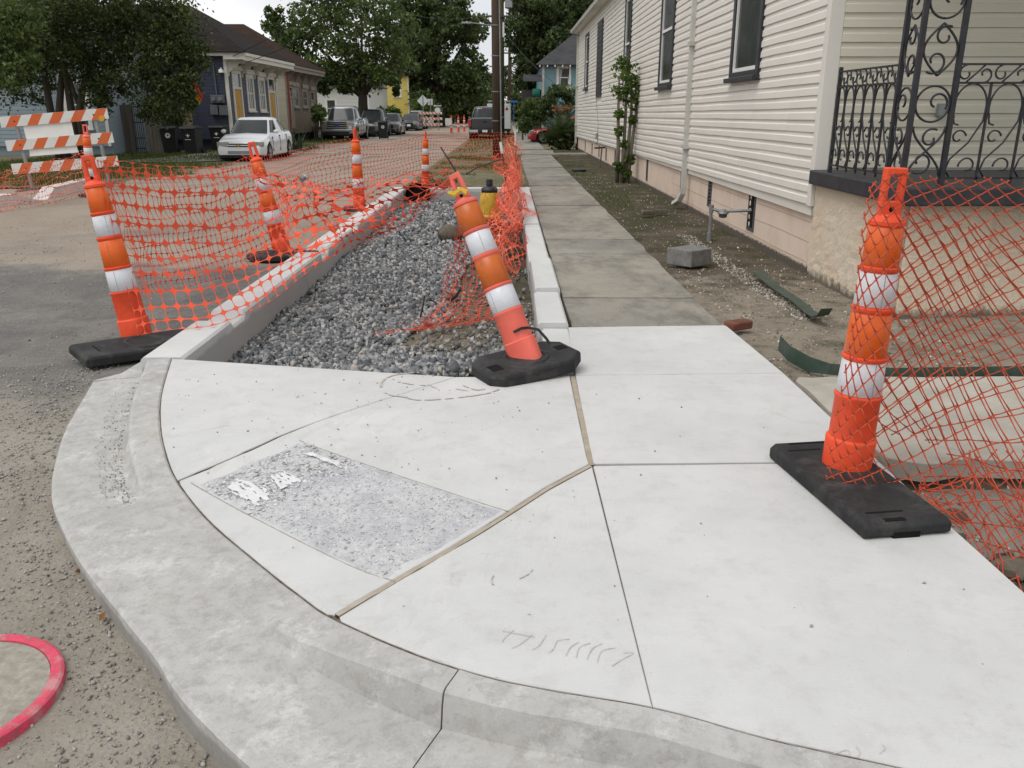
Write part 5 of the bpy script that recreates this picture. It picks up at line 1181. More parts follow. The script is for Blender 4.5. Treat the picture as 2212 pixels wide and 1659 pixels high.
# crape myrtle at the left
pts = [(x, y) for x in range(120, 1700, 190) for y in (60, 220, 380) if not (x > 1500 and y < 300)] + [(1480, 130, .7), (1640, 470, .7), (1660, 620, .4), (1600, 800, .4), (1500, 560), (1400, 560), (1400, 760), (1550, 900, .8), (1350, 960, .6), (1200, 600), (1250, 780, .8), (1000, 560), (950, 760, .7), (820, 620), (1480, 1010, .5), (850, 880, .5), (1560, 320, .8), (640, 560), (450, 560), (250, 560), (80, 560), (260, 720, .8), (60, 720)]
lobT = lobe_at(pts, 30, 1.0, C1, 1.3) + lobe_at([(x, y) for x in range(0, 1350, 260) for y in (-180, -20)], 30.5, 1.5, C1, 2.0)
lobT += lobe_at([(1625, 760, .32), (1640, 850, .3), (1610, 690, .35), (1660, 900, .22)], 28.9, 1.0, C1, .1)
def tp(x, y, Y=30): return at(*C1(x, y), Y)
trk = []
for (bx_, mx2, ux) in ((445, 405, 330), (515, 530, 560), (625, 590, 520), (690, 720, 900)):
    b = tp(bx_, 990); trk.append(([(b[0] + .05, 30, -.15), b, tp(mx2, 760), tp((mx2 + ux) / 2, 560), tp(ux, 300)], .15))
trk.append(([tp(690, 900), tp(640, 800), tp(600, 640)], .10))
tree('crape_myrtle', 'dark dense multi-trunk tree hanging over the fence and barricade at left', (-14.9, 30, -.1), trk, lobT, 800, .062, LF_DARK)
lobN = lobe_at([(30, 60), (140, 160), (40, 260), (160, 330), (30, 430), (130, 520), (240, 90), (60, 640, .8)], 25, .75, C1, .8)
tree('tree', 'lighter green branch tips of a tree in the top left corner', (-16.5, 25.5, -.1), [([(-16.5, 25.5, -.2), (-16.3, 25.4, 3), (-13.5, 25.2, 5.2)], .2)], lobN + [(-16, 25.5, 5.5, 1.5), (-15, 25.5, 6.2, 1.5)], 600, .075, LF_SYC)
# sycamore over the parked pickup
pts = [(1000, 200), (1150, 110), (1300, 140), (1450, 200), (1600, 140), (1750, 200), (1880, 200), (1250, 330), (1400, 400), (1550, 420), (1700, 400), (1850, 350), (1300, 540), (1480, 590), (1650, 600), (1800, 560), (1930, 480), (1350, 680, .6), (1500, 700, .6), (1620, 700, .6), (1750, 660, .45), (1880, 680, .4), (900, 330, .55), (850, 130, .4), (830, 250, .4), (1080, 430, .8), (1150, 600, .6), (1260, 760, .4), (1450, 770, .35), (1900, 790, .22), (1560, 30), (1300, 0), (1750, 40), (1160, 260), (1000, 330, .7)]
lobS = lobe_at(pts, 62, 1.55, C2, 2.0) + lobe_at([(x, -150) for x in range(1050, 1900, 170)], 62, 1.7, C2, 2)
b = at(*C2(1612, 900), 62)
tree('sycamore', 'tall leafy sycamore behind the silver pickup, loose branches against the sky', (b[0], 62, -.1), [([(b[0], 62, -.2), (b[0], 62, 2), (b[0] + .1, 62, 3.6), (b[0] - .3, 62, 6)], .42)] + limbs_to((b[0], 62, 2.4), lobS[::4], .14, 9), lobS, 500, .145, LF_SYC)
# big trees further down the left side
def maxx(y): return 600 + (250 if 180 < y < 320 else 0) + (230 if 320 <= y < 480 else 0) + (170 if 480 <= y < 640 else 0) + (240 if y >= 640 else 0)
pts = [(x, y) for x in range(-60, 900, 105) for y in range(30, 1180, 115) if x < maxx(y) and not (430 < x < 640 and 470 < y < 640) and not (380 < x < 480 and 680 < y < 760) and not (x < 130 and y > 780)]
lobO = lobe_at(pts, 98, 1.35, C3, 4)
b = at(*C3(380, 1240), 98)
tree('oak_tree', 'big dark tree closing the left side of the street', (b[0], 98, -.1), [([(b[0], 98, -.2), (b[0], 98, 3), (b[0] + .3, 98, 7)], .5)] + limbs_to((b[0], 98, 3.5), lobO[::6], .2, 8), lobO, 330, .24, LF_OAK)
pts = [(x, y, .8) for x in range(150, 900, 120) for y in (1000, 1130, 1230)]
tree('oak_tree', 'low dark trees across the far end of the street', (-6, 125, -.1), [([(-6, 125, -.2), (-5.8, 125, 3)], .4)], lobe_at(pts, 125, 2.2, C3, 3), 420, .3, LF_DARK)
pts = [(900, 830, .5), (960, 900, .7), (1000, 1000), (1080, 900, .6), (1090, 1020), (1160, 980, .6), (1100, 780, .4), (1200, 1050), (1180, 870, .4)]
tree('oak_tree', 'thin pale far tree seen between the poles', (.5, 150, -.1), [([(.5, 150, -.2), (.5, 150, 6)], .3)], lobe_at(pts, 150, 2.0, C3, 3), 260, .3, LF_OAK)
pts = [(x, y, .8) for x in (1150, 1230, 1310, 1390) for y in (1080, 1170, 1260)]
tree('oak_tree', 'dark hedge-like tree closing the far end of the right sidewalk', (3.2, 118, -.1), [([(3.2, 118, -.2), (3.2, 118, 2)], .3)], lobe_at(pts, 118, 1.3, C3, 2), 300, .2, LF_DARK)
# tree behind the cream house
pts = [(x, y) for x in range(1230, 2100, 130) for y in range(-40, 480, 120) if not (x > 1850 and y > 330)] + [(1260, 480), (1330, 560), (1260, 640, .8), (1300, 760, .8), (1270, 880, .7), (1380, 660), (1480, 520), (1600, 480), (1400, 800, .7), (1700, 450), (1180, 500, .4), (1200, 30, .6), (1340, 930, .6)]
lobR = lobe_at(pts, 62, 1.0, C3, 2.5)
tree('oak_tree', 'dense green tree rising behind the cream house', (2.2, 62, -.1), [([(1.8, 62, -.2), (1.9, 62, 3), (2.4, 62, 7)], .35)] + limbs_to((2.0, 62, 4), lobR[::5], .15, 7), lobR, 520, .15, LF_OAK)
# creeper on the cream house
t = thing('climbing_shrub', 'leafy climbing shrub with bare stems against the cream house wall', 'shrub', (2.75, 20.4, -.05))
for dx, ly in ((-.16, .1), (.0, 0), (.12, .05), (.22, -.05)):
    MB().tube([(2.72 + dx * .6, 20.4 + ly, -.1), (2.74 + dx * .8, 20.4, .7), (2.76 + dx * 1.1, 20.45, 1.5), (2.74 + dx, 20.45, 2.3)], [.05, .045, .035, .02], 8).build('stem', mat_wood('pale_bark', (.16, .14, .11, 1), (.22, .195, .16, 1)), t, smooth=True)
crown([(2.72, 20.4, 2.35, .30), (2.66, 20.4, 2.55, .22), (2.88, 20.4, 2.1, .25), (2.9, 20.4, 1.75, .2), (2.62, 20.4, 1.95, .2), (2.6, 20.4, 1.5, .14), (2.9, 20.4, 1.35, .12), (2.6, 20.4, 1.1, .12), (2.74, 20.4, .8, .14), (2.88, 20.4, .45, .14), (2.62, 20.4, .3, .12), (2.8, 20.3, .15, .12)], 300, .038, LF_LIME, t, 'foliage', aspect=.7)
def fronds(t, c, n, L_, rise, m, leaf=.16, wd=.012, name='frond', nl=26, droop=1.0):
    """pinnate fronds, each a part"""
    for i in range(n):
        a = 2 * math.pi * i / n + random.uniform(-.25, .25); el = random.uniform(.25, 1.35); Lf = L_ * random.uniform(.75, 1.1); pts = []
        for k in range(9):
            q = k / 8; h = math.cos(el) * q * Lf; pts.append(Vector((c[0] + math.cos(a) * h, c[1] + math.sin(a) * h, c[2] + math.sin(el) * q * Lf * rise - droop * .35 * Lf * q * q)))
        mb = MB(); mb.tube(pts, [.010 * (1 - .7 * k / 8) for k in range(9)], 4)
        for k in range(nl):
            q = .12 + .88 * k / nl; p = cr1(pts, q); d = (cr1(pts, min(1, q + .05)) - cr1(pts, q - .05)).normalized(); sd = d.cross(Vector((0, 0, 1)))
            if sd.length < .1: sd = Vector((1, 0, 0))
            sd.normalize(); ll = leaf * math.sin(math.pi * (.15 + .8 * q)) + .03
            for s_ in (-1, 1):
                e = p + sd * (s_ * ll) + d * ll * .5 + Vector((0, 0, -.02)); mb.add([p - d * wd, p + d * wd, e], [(0, 1, 2)])
        mb.build(name, m, t)
sg = at(*C3(1700, 1600), 38.9); t = thing('sago_palm', 'spiky dark sago palm at the far corner of the cream house', 'palm', (sg[0], 38.6, -.1))
MB().lathe([(.2, -.15), (.2, .1), (.15, .25)], 12, (sg[0], 38.9, 0)).build('stem', BARK, t)
for q in range(3): fronds(t, (sg[0] + (q - 1) * .35, 38.9, .25 + .2 * (q % 2)), 20, 1.45, 1.15, LF_PALM, .24)
crown([(sg[0], 39.0, .35, .6), (sg[0] + .5, 39.0, .5, .7), (sg[0] - .3, 39.1, .4, .5)], 700, .09, LF_DARK, t, 'foliage')
g_ = at(*C3(1660, 1080), 44); t = thing('palm_shrub', 'feathery green palm shrub behind the sago palm', 'shrub', (g_[0], 45, -.1))
for q in range(4): fronds(t, (g_[0] - .7 + q * .45, 45.5, 1.0 + .25 * (q % 2)), 13, 1.5, 1.2, LF_PALM, .22)
crown(lobe_at([(1350, 1150), (1320, 1240), (1400, 1280), (1300, 1340, .8), (1460, 1200), (1520, 1100), (1600, 1020), (1700, 1000), (1780, 1050), (1500, 1260), (1290, 1400, .6)], 45.5, .5, C3, .4), 650, .07, LF_SYC, t, 'foliage')
crown(lobe_at([(1650, 1190), (1720, 1180), (1790, 1180)], 42, .25, C3, .2), 160, .05, islandmat('orange_tips', [(0, (.12, .13, .03, 1)), (.7, (.22, .10, .04, 1)), (1, (.30, .10, .05, 1))], .6), t, 'flower_tips')['kind'] = 'stuff'
ag = at(*C2(990, 1200), 37.2); t = thing('agave', 'spiky grey-green agave clump in front of the blue house', 'agave', (ag[0], 37.2, -.1))
AGV = islandmat('agave_leaf', [(0, (.03, .05, .03, 1)), (1, (.07, .10, .065, 1))], .6)
for i in range(46):
    a = random.uniform(0, 6.28); el = random.uniform(.2, 1.45); Lf = random.uniform(.7, 1.15); d = Vector((math.cos(a) * math.cos(el), math.sin(a) * math.cos(el), math.sin(el))); sd = Vector((-math.sin(a), math.cos(a), 0)); o_ = Vector((ag[0] + random.uniform(-.35, .35), 37.2 + random.uniform(-.2, .2), -.05))
    MB().add([o_ - sd * .04, o_ + sd * .04, o_ + d * Lf * .5 + sd * .045, o_ + d * Lf, o_ + d * Lf * .5 - sd * .045, o_ + d * Lf * .5 + Vector((0, 0, -.02))], [(0, 1, 2, 5), (0, 5, 4), (5, 2, 3), (5, 3, 4)]).build('leaf', AGV, t)
for q, (pp, Y, r, m, lb) in enumerate([([(1780, 975), (1850, 965), (1900, 985), (1830, 1000), (1760, 990)], 70, .42, LF_LIME, 'bright yellow-green shrub in front of the yellow house'), ([(130, 1170), (190, 1160), (250, 1180), (290, 1200), (220, 1210), (150, 1210)], 92, 1.0, LF_LIME, 'bright green bush below the diamond sign'),
        ([(1215, 960), (1240, 985), (1230, 1030)], 50, .3, LF_SYC, 'small green shrub beside the brown porch')]):
    lb_ = lobe_at(pp, Y, r, C2 if q != 1 else C3, .8); t = thing('shrub', lb, 'shrub', (lb_[0][0], Y, -.1)); crown(lb_, 420, .12, m, t, 'foliage'); MB().tube([(lb_[0][0], Y, -.15), (lb_[0][0], Y, lb_[0][2])], .05, 6).build('stem', BARK, t)

# ================================================================ houses on the left and beyond
CREAM = mat_painted('cream_trim', (.66, .63, .56, 1), .9); BLUE = mat_painted('navy_clapboard', (.050, .058, .088, 1), .8); TANF = plain('tan_render', (.20, .155, .115, 1), (.155, .12, .09, 1), .9, 3, bump=.3)
PALE = mat_painted('cream_clapboard', (.52, .49, .38, 1), .85); GOLD = plain('gold_door', (.50, .27, .04, 1), (.42, .22, .035, 1), .5, 4); LBLUE = mat_painted('ice_blue_clapboard', (.27, .33, .37, 1), .85); WHITEC = mat_painted('white_clapboard', (.66, .65, .61, 1), .9)
YELC = mat_painted('yellow_clapboard', (.70, .55, .14, 1), .9); TEALC = mat_painted('aqua_clapboard', (.20, .34, .38, 1), .85)
SH1 = mat_shingle('brown_shingle', (.016, .013, .012, 1), (.026, .020, .018, 1)); SH2 = mat_shingle('rust_shingle', (.030, .018, .014, 1), (.042, .026, .02, 1)); SH3 = mat_shingle('grey_shingle', (.045, .045, .048, 1), (.06, .06, .062, 1))
def bracket(house, o, ud, nd, u, zt, m, dep=1.0):
    """scrolled eave bracket: a profile in the plane of the normal"""
    pr = [(q[0] * dep, q[1] * .72) for q in [(0, 0), (.98, 0), (.98, -.10), (.86, -.20), (.70, -.17), (.56, -.27), (.48, -.40), (.30, -.42), (.22, -.60), (.10, -.66), (.08, -.86), (0, -.90)]]
    o, ud, nd = Vector(o), Vector(ud), Vector(nd); vs = []
    for s in (-.035, .035):
        for d, z in pr: p = o + ud * (u + s) + nd * (d + .01); vs.append((p.x, p.y, zt + z))
    n = len(pr); MB().add(vs, [tuple(range(n)), tuple(range(2 * n - 1, n - 1, -1))] + [(i, (i + 1) % n, n + (i + 1) % n, n + i) for i in range(n)]).build('bracket', m, house)
def shotgun(name, label, Y0, Wd, side_m, front_m, trim, roof_m, doors, wins, clap_front, depth=14., xf=-11.9, zt=3.92, peak=(-14.5, 6.15), ovh=.85):
    h = thing(name, label, 'house', (xf, Y0, -.1)); of, uf, nf = (xf, Y0, 0), (0, 1, 0), (1, 0, 0); os_, us, ns = (xf, Y0, 0), (-1, 0, 0), (0, -1, 0)
    op = [(a, b, c, d) for a, b, c, d in doors + wins]
    w1 = wall_box(of, uf, nf, Wd, .35, zt).build('front_wall', front_m, h); w2 = wall_box(os_, us, ns, depth, .35, zt).build('side_wall', side_m, h)
    zs = [.4 + .135 * k for k in range(27)]
    if clap_front: boards(w1, of, uf, nf, Wd, zs, front_m, [(a + .02, b - .02, c - .02, d) for a, b, c, d in op])
    boards(w2, os_, us, ns, depth, zs, side_m)
    MB().bx(xf - depth, xf - .2, Y0 + .15, Y0 + Wd, -.2, zt).build('house_core', side_m, h)
    for k in range(5): MB().bx(xf - .45 - k * 3, xf - .05 - k * 3, Y0 + .02, Y0 + .4, -.2, .36).build('pier', STONE, h)
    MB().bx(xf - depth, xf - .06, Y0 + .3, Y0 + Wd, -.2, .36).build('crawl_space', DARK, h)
    MB().bx(xf - .10, xf + .03, Y0 - .03, Y0 + .02, .3, zt - .25).build('corner_board', trim, h); MB().bx(xf + .004, xf + .03, Y0 + .02, Y0 + .07, .3, zt - .25).build('corner_board', trim, h); MB().bx(xf + .004, xf + .03, Y0 + Wd - .16, Y0 + Wd, .3, zt - .25).build('corner_board', trim, h)
    MB().bx(xf - depth, xf + .0, Y0 - .3, Y0, zt - .16, zt - .02).build('side_fascia', trim, h)
    ov = MB().bx(xf + .002, xf + ovh, Y0 - .3, Y0 + Wd + .3, zt - .30, zt - .24).build('overhang', trim, h)
    MB().bx(xf + ovh, xf + ovh + .06, Y0 - .3, Y0 + Wd + .3, zt - .34, zt - .16).build('fascia', trim, ov); MB().bx(xf + ovh, xf + ovh + .12, Y0 - .32, Y0 + Wd + .32, zt - .16, zt - .02).build('gutter', trim, ov)
    MB().bx(xf + .0, xf + ovh, Y0 - .3, Y0 - .27, zt - .24, zt - .02).build('fascia', trim, ov)
    for k in range(5): bracket(h, of, uf, nf, .10 + k * (Wd - .2) / 4, zt - .31, trim, ovh * .96)
    for (a, b, c, d) in wins: window(h, of, uf, nf, a, b, c, d, trim, trim, .13, (.5,), (.33, .66), head=.22, proud=.05)
    for (a, b, c, d) in doors:
        B = lambda *q: obox(of, uf, nf, *q)
        f = MB(); f.add(*B(a, a + .15, -.01, .05, c, d)); f.add(*B(b - .15, b, -.01, .05, c, d)); f.add(*B(a + .15, b - .15, -.01, .05, d - .14, d)); f.add(*B(a + .15, b - .15, -.01, .045, c + (d - c) * .70, c + (d - c) * .70 + .1))
        fo = f.build('door', trim, h); dz = c + (d - c) * .70
        lf = MB().add(*B(a + .16, b - .16, -.06, .0, c + .02, dz)).build('door_leaf', GOLD if clap_front else plain('grey_door', (.30, .28, .25, 1)), fo)
        for q in range(2):
            for r in range(2): MB().add(*B(a + .22 + q * (b - a - .36) / 2, a + .22 + (q + .8) * (b - a - .36) / 2, .0, .012, c + .15 + r * (dz - c) * .48, c + .1 + (r + .9) * (dz - c) * .46)).build('door_panel', GOLD if clap_front else plain('grey_door', (.30, .28, .25, 1)), fo)
        MB().add(*B(a + .16, b - .16, -.06, .003, dz + .1, d - .15)).build('transom', GLASS, fo); MB().add(*B(a - .06, b + .06, -.01, .13, d + .002, d + .2)).build('door_head', trim, fo); MB().add(*B(a - .1, b + .1, .05, .6, c - .2, c - .02)).build('step', STONE, fo)
    # hipped roof
    e0, e1, x0 = Y0 - .4, Y0 + Wd + .4, xf + ovh + .14; ym = Y0 + Wd / 2; px, pz = peak
    MB().add([(x0, e0, zt), (x0, e1, zt), (px, ym, pz), (xf - depth, e0, zt), (xf - depth, e1, zt), (xf - depth, ym, pz), (x0, e0, zt - .03), (x0, e1, zt - .03), (xf - depth, e0, zt - .03), (xf - depth, e1, zt - .03)],
             [(0, 1, 2), (0, 2, 5, 3), (1, 4, 5, 2), (3, 5, 4), (6, 8, 9, 7), (0, 6, 7, 1), (0, 3, 8, 6), (1, 7, 9, 4), (3, 4, 9, 8)]).build('roof', roof_m, h)
    return h
hb = shotgun('blue_house', 'navy blue clapboard house with cream brackets and gold doors', 38.0, 7.9, BLUE, BLUE, CREAM, SH1, [(.55, 1.85, .62, 3.25), (6.2, 7.5, .62, 3.2)], [(2.6, 3.75, 1.55, 3.15), (4.5, 5.65, 1.53, 3.12)], True)
MTR = plain('meter_grey', (.13, .145, .16, 1), (.10, .11, .12, 1), .5)
for (x0, x1, z0, z1) in ((-12.64, -12.08, 1.88, 2.2), (-12.70, -12.38, 1.4, 1.8), (-12.32, -12.0, 1.38, 1.78)): MB().bx(x0, x1, 37.78, 37.97, z0, z1).build('meter_box', MTR, hb, bevel=.015)
for x in (-12.5, -12.22): MB().lathe([(.085, -.08), (.085, 0)], 14, (x, 37.78, 2.04), 1).build('meter_dial', GALV, hb)
MB().tube([(-12.4, 37.93, 2.2), (-12.42, 37.93, 3.5)], .03, 8).build('conduit', MTR, hb)
MB().lathe([(.03, 0), (.1, -.06), (.13, -.16), (.02, -.16)], 14, (-12.09, 37.85, 3.26)).build('wall_lamp', WHITE, hb); MB().tube([(-12.09, 37.97, 3.3), (-12.09, 37.84, 3.27)], .02, 6).build('lamp_arm', WHITE, hb)
MB().tube([(-12.55, 37.9, -.1), (-12.55, 37.9, .7), (-12.2, 37.9, .75)], .035, 8).build('drain_line', WHITE, hb)
ht = shotgun('tan_house', 'tan and cream house with brackets beside the navy blue house', 48.2, 7.3, PALE, TANF, plain('weathered_trim', (.30, .27, .22, 1), (.22, .20, .165, 1), .8), SH2, [(.05, .95, .65, 2.9), (5.4, 6.5, .65, 2.75)], [(1.05, 2.35, 1.75, 2.85), (3.3, 4.6, 1.75, 2.8)], False, peak=(-15.0, 6.27), ovh=.45)
MB().tube([(-11.82, 48.12, .2), (-11.82, 48.12, 3.6)], .06, 8).build('red_downpipe', plain('red_pipe', (.22, .05, .03, 1)), ht)
t = thing('porch_railing', 'dark wooden stair railing in front of the tan house', 'railing', (-10.9, 51, -.1))
for y in np.arange(49.5, 54, .35): MB().bx(-10.92, -10.88, y, y + .04, -.1, 1.3 - .12 * (y - 49.5)).build('baluster', BARK, t)
MB().tube([(-10.9, 49.4, 1.35), (-10.9, 54, .85)], .04, 4).build('rail', BARK, t)
def simple_house(name, label, x0, x1, Y0, dep, z1, m, roof_m, wins=(), trim=WHITE, ridge='x', pk=1.8, side=None, swins=(), lap=.14, z0=.1, doors=()):
    """gabled or hipped clapboard house facing the camera"""
    h = thing(name, label, 'house', (x0, Y0, -.1)); o, ud, nd = (x0, Y0, 0), (1, 0, 0), (0, -1, 0); W_ = x1 - x0
    w_ = wall_box(o, ud, nd, W_, z0, z1).build('front_wall', m, h); boards(w_, o, ud, nd, W_, [z0 + lap * k for k in range(int((z1 - z0) / lap) + 1)], m, [(a + .02, b - .02, c - .02, d) for a, b, c, d in wins])
    MB().bx(x0 + .01, x1 - .01, Y0 + .13, Y0 + dep, -.2, z1).build('house_core', m, h)
    if side:
        os_ = (x1, Y0, 0); ws = wall_box(os_, (0, 1, 0), (1, 0, 0), dep, z0, z1).build('side_wall', m, h); boards(ws, os_, (0, 1, 0), (1, 0, 0), dep, [z0 + lap * k for k in range(int((z1 - z0) / lap) + 1)], m, [(a + .02, b - .02, c, d) for a, b, c, d in swins])
        for q in swins: window(h, os_, (0, 1, 0), (1, 0, 0), *q, trim, trim, .12, (.5,), ())
    for q in wins: window(h, o, ud, nd, *q, trim, trim, .12, (.5,), ())
    for x in (x0, x1 - .12): MB().bx(x, x + .12, Y0 - .025, Y0 - .001, z0, z1).build('corner_board', trim, h)
    e = .4; ym = Y0 + dep / 2; xm = (x0 + x1) / 2
    r = MB()
    if ridge == 'x': r.add([(x0 - e, Y0 - e, z1), (x1 + e, Y0 - e, z1), (x1 + e, Y0 + dep + e, z1), (x0 - e, Y0 + dep + e, z1), (x0 + dep * .3, ym, z1 + pk), (x1 - dep * .3, ym, z1 + pk)], [(0, 1, 5, 4), (1, 2, 5), (2, 3, 4, 5), (3, 0, 4), (0, 3, 2, 1)])
    else: r.add([(x0 - e, Y0 - e, z1), (x1 + e, Y0 - e, z1), (x1 + e, Y0 + dep + e, z1), (x0 - e, Y0 + dep + e, z1), (xm, Y0 + W_ * .3, z1 + pk), (xm, Y0 + dep, z1 + pk)], [(0, 1, 4), (1, 2, 5, 4), (2, 3, 5), (3, 0, 4, 5), (0, 3, 2, 1)])
    r.build('roof', roof_m, h); return h
lb = simple_house('ice_blue_house', 'pale ice-blue clapboard house behind the dark tree at left', -29, -15.4, 34, 10, 4.3, LBLUE, SH3, [(12.0, 13.0, .9, 2.7), (8.2, 9.2, .9, 2.7)], lap=.15, z0=.25)
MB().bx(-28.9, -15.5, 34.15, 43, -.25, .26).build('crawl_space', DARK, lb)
simple_house('white_house', 'white clapboard house with a low dark porch roof behind the pickup', -20, -12.0, 77, 9, 3.6, WHITEC, SH3, [(4.2, 5.2, 1.0, 2.6)])
simple_house('white_house', 'narrow white house front with tall shutters behind the sycamore trunk', -14.6, -12.4, 84, 8, 4.2, WHITEC, SH3, [(1.1, 1.8, 1.2, 3.0)])
simple_house('yellow_house', 'bright yellow clapboard house with white windows', -15.2, -10.6, 96, 9, 5.2, YELC, SH2, [(1.1, 2.1, 3.0, 4.4), (2.9, 3.8, 3.0, 4.4), (2.6, 3.2, .9, 1.7)], side=True)
simple_house('grey_cottage', 'small grey gabled cottage beyond the yellow house', -12.5, -9.9, 112, 7, 3.0, WHITEC, SH2, [(1.6, 2.2, .9, 2.2)], ridge='y', pk=1.5)
aq = simple_house('aqua_house', 'aqua blue clapboard house with a curtained window beyond the palms', 1.98, 9, 50, 12, 4.0, TEALC, SH3, [(.80, 1.62, 2.75, 3.98)], pk=3.2, lap=.1, trim=WHITE)
CURT = plain('net_curtain', (.42, .42, .42, 1), (.30, .30, .31, 1), .9, 12)
for sx in (0, 1):
    x0 = 2.93 + sx * .42; MB().prism([(x0 + (.0 if sx == 0 else .06), 3.84), (x0 + (.18 if sx == 0 else .2), 3.84), (x0 + (.08 if sx == 0 else .2), 2.9), (x0 + (.0 if sx == 0 else .14), 2.9)], 49.985, 49.995, 1).build('curtain', CURT, aq)
for k in range(9): MB().bx(1.8 + k * .42, 1.86 + k * .42, 49.5, 50.0, 3.88, 3.98).build('rafter_tail', WHITE, aq)
MB().prism([(49.2, 3.15), (50, 3.5), (50, 3.45), (49.2, 3.10)], .9, 1.95, 0).build('awning', SH3, aq)
tag(MB().lathe([(.2, 2.3), (.22, 2.5), (.22, 2.68), (.18, 2.74)], 18, (1.63, 49.5, 0)).build('barrel', plain('green_plastic', (.02, .16, .10, 1)), smooth=True), 'round green barrel below the aqua house eave', 'barrel')
t = thing('lean_to', 'dark brown lean-to panel below the green barrel', 'lean-to', (1.2, 50.5, -.1)); MB().bx(.84, 1.95, 50.2, 50.4, 1.95, 2.70).build('panel', plain('umber_panel', (.05, .042, .042, 1)), t); MB().bx(1.4, 1.9, 49.2, 49.9, 2.2, 2.3).build('shelf', BARK, t)
for x in (.9, 1.9): MB().bx(x - .05, x + .05, 50.2, 50.3, -.1, 2.0).build('leg', BARK, t)
MB().bx(1.45, 1.85, 49.3, 49.8, -.1, 2.2).build('stand', BARK, t)
# fence with gate
FEN = mat_wood('grey_fence_wood', (.13, .118, .10, 1), (.20, .18, .155, 1))
fx0, fx1 = at(*C1(955, 1000), 35.2)[0], at(*C1(1405, 1000), 35.2)[0]; gx0, gx1 = at(*C1(1145, 1000), 35.2)[0], at(*C1(1240, 1000), 35.2)[0]
t = thing('board_fence', 'weathered grey board fence left of the trash bins', 'fence', (fx0, 35.2, -.1)); x = fx0
while x < fx1 - .05:
    if not (gx0 - .03 < x < gx1 - .06): MB().bx(x, x + .125, 35.2, 35.225, -.12, 1.82 + random.uniform(-.04, .03)).build('plank', FEN, t)
    x += .135
for z in (.3, 1.4): MB().bx(fx0, gx0, 35.226, 35.27, z, z + .08).build('rail', FEN, t); MB().bx(gx1, fx1, 35.226, 35.27, z, z + .08).build('rail', FEN, t)
t = thing('iron_gate', 'narrow dark iron bar gate in the grey fence', 'gate', ((gx0 + gx1) / 2, 35.2, -.1))
for k in range(6): xx = gx0 + .03 + k * (gx1 - gx0 - .06) / 5; MB().tube([(xx, 35.2, .0), (xx, 35.2, 1.75)], .014, 6).build('bar', IRON, t)
for z in (.1, .5, 1.1, 1.7): MB().bx(gx0, gx1, 35.19, 35.21, z, z + .04).build('rail', IRON, t)
tag(MB().bx(-13.45, -13.1, 36.4, 36.7, -.15, 2.3).build('brick_pier', plain('tan_stone', (.24, .18, .125, 1), (.19, .145, .10, 1), .9, 10, bump=.4), bevel=.02), 'tan masonry pier between the bins and the navy house', 'pier')
# trash bins
BIN = plain('bin_black', (.010, .010, .011, 1), (.016, .016, .016, 1), .55, 8, .35)
def fleur(T, m, parent, s=.09):
    """small white lily emblem"""
    MB(T).prism([(0, s), (.28 * s, .45 * s), (.12 * s, 0), (.12 * s, -.6 * s), (-.12 * s, -.6 * s), (-.12 * s, 0), (-.28 * s, .45 * s)], -.002, 0, 1).build('emblem', m, parent)
    for q in (-1, 1): MB(T).tube([(q * .1 * s, 0, -.15 * s), (q * .35 * s, 0, .35 * s), (q * .7 * s, 0, .35 * s), (q * .75 * s, 0, .0)], s * .11, 5).build('emblem', m, parent)
    MB(T).bx(-.4 * s, .4 * s, -.002, 0, -.22 * s, -.1 * s).build('emblem', m, parent)
def bin_(label, x, y, rz, mark='fleur'):
    t = thing('trash_bin', label, 'trash bin', (x, y, -.1), 'black wheeled trash bins'); M = Matrix.Translation((x, y, -.1)) @ Matrix.Rotation(rz, 4, 'Z')
    b = MB(M); b.add([(sx * wx, sy * wy + oy, z) for z, wx, wy, oy in ((.04, .23, .25, .03), (.98, .30, .36, 0)) for sx, sy in ((-1, -1), (1, -1), (1, 1), (-1, 1))], [(0, 3, 2, 1), (4, 5, 6, 7)] + [(i, (i + 1) % 4, 4 + (i + 1) % 4, 4 + i) for i in range(4)])
    b.build('body', BIN, t, bevel=.03)
    MB(M).prism([(-.40, .99), (.40, .99), (.38, 1.06), (.0, 1.10), (-.36, 1.06)], -.33, .33, 0).build('lid', BIN, t, bevel=.015); MB(M).tube([(-.28, .40, 1.0), (-.28, .46, 1.02), (.28, .46, 1.02), (.28, .40, 1.0)], .018, 6).build('handle', BIN, t)
    for sx in (-1, 1): MB(M).lathe([(.13, -.035), (.13, .035)], 18, (sx * .27, .30, .13), 0).build('wheel', TYRE, t)
    Tm = M @ Matrix.Translation((0, -.345, .72)) @ Matrix.Rotation(R(-6.5), 4, 'X')
    if mark == 'fleur': fleur(Tm, WHITE, t); MB(Tm).bx(-.09, .09, -.001, .001, .14, .155).build('print', WHITE, t); MB(Tm).bx(-.12, .12, -.001, .001, -.14, -.125).build('print', WHITE, t)
    elif mark == 'disc':
        MB(Tm).lathe([(.10, -.002), (.10, .0)], 20, (0, 0, 0), 1).build('print', plain('pale_disc', (.5, .53, .56, 1)), t); fleur(Tm @ Matrix.Translation((0, -.004, 0)), BIN, t, .07)
    return t
bb = at(*C1(1475, 1200), 35.4); bin_('black bin with a round white emblem next to the grey fence', bb[0], 35.4, R(12), 'disc')
bb = at(*C1(1675, 1200), 34.6); bin_('black bin with a white lily emblem in front of the tan pier', bb[0], 34.6, R(-8))
bb = at(*C1(1905, 1150), 37.2); bin_('black bin with a white lily emblem against the navy house wall', bb[0], 37.2, R(0))
bb = at(*C2(1790, 1150), 54.5); bin_('black bin with a pale round seal at the roadside beside the pickup', bb[0], 54.5, R(5), 'disc')
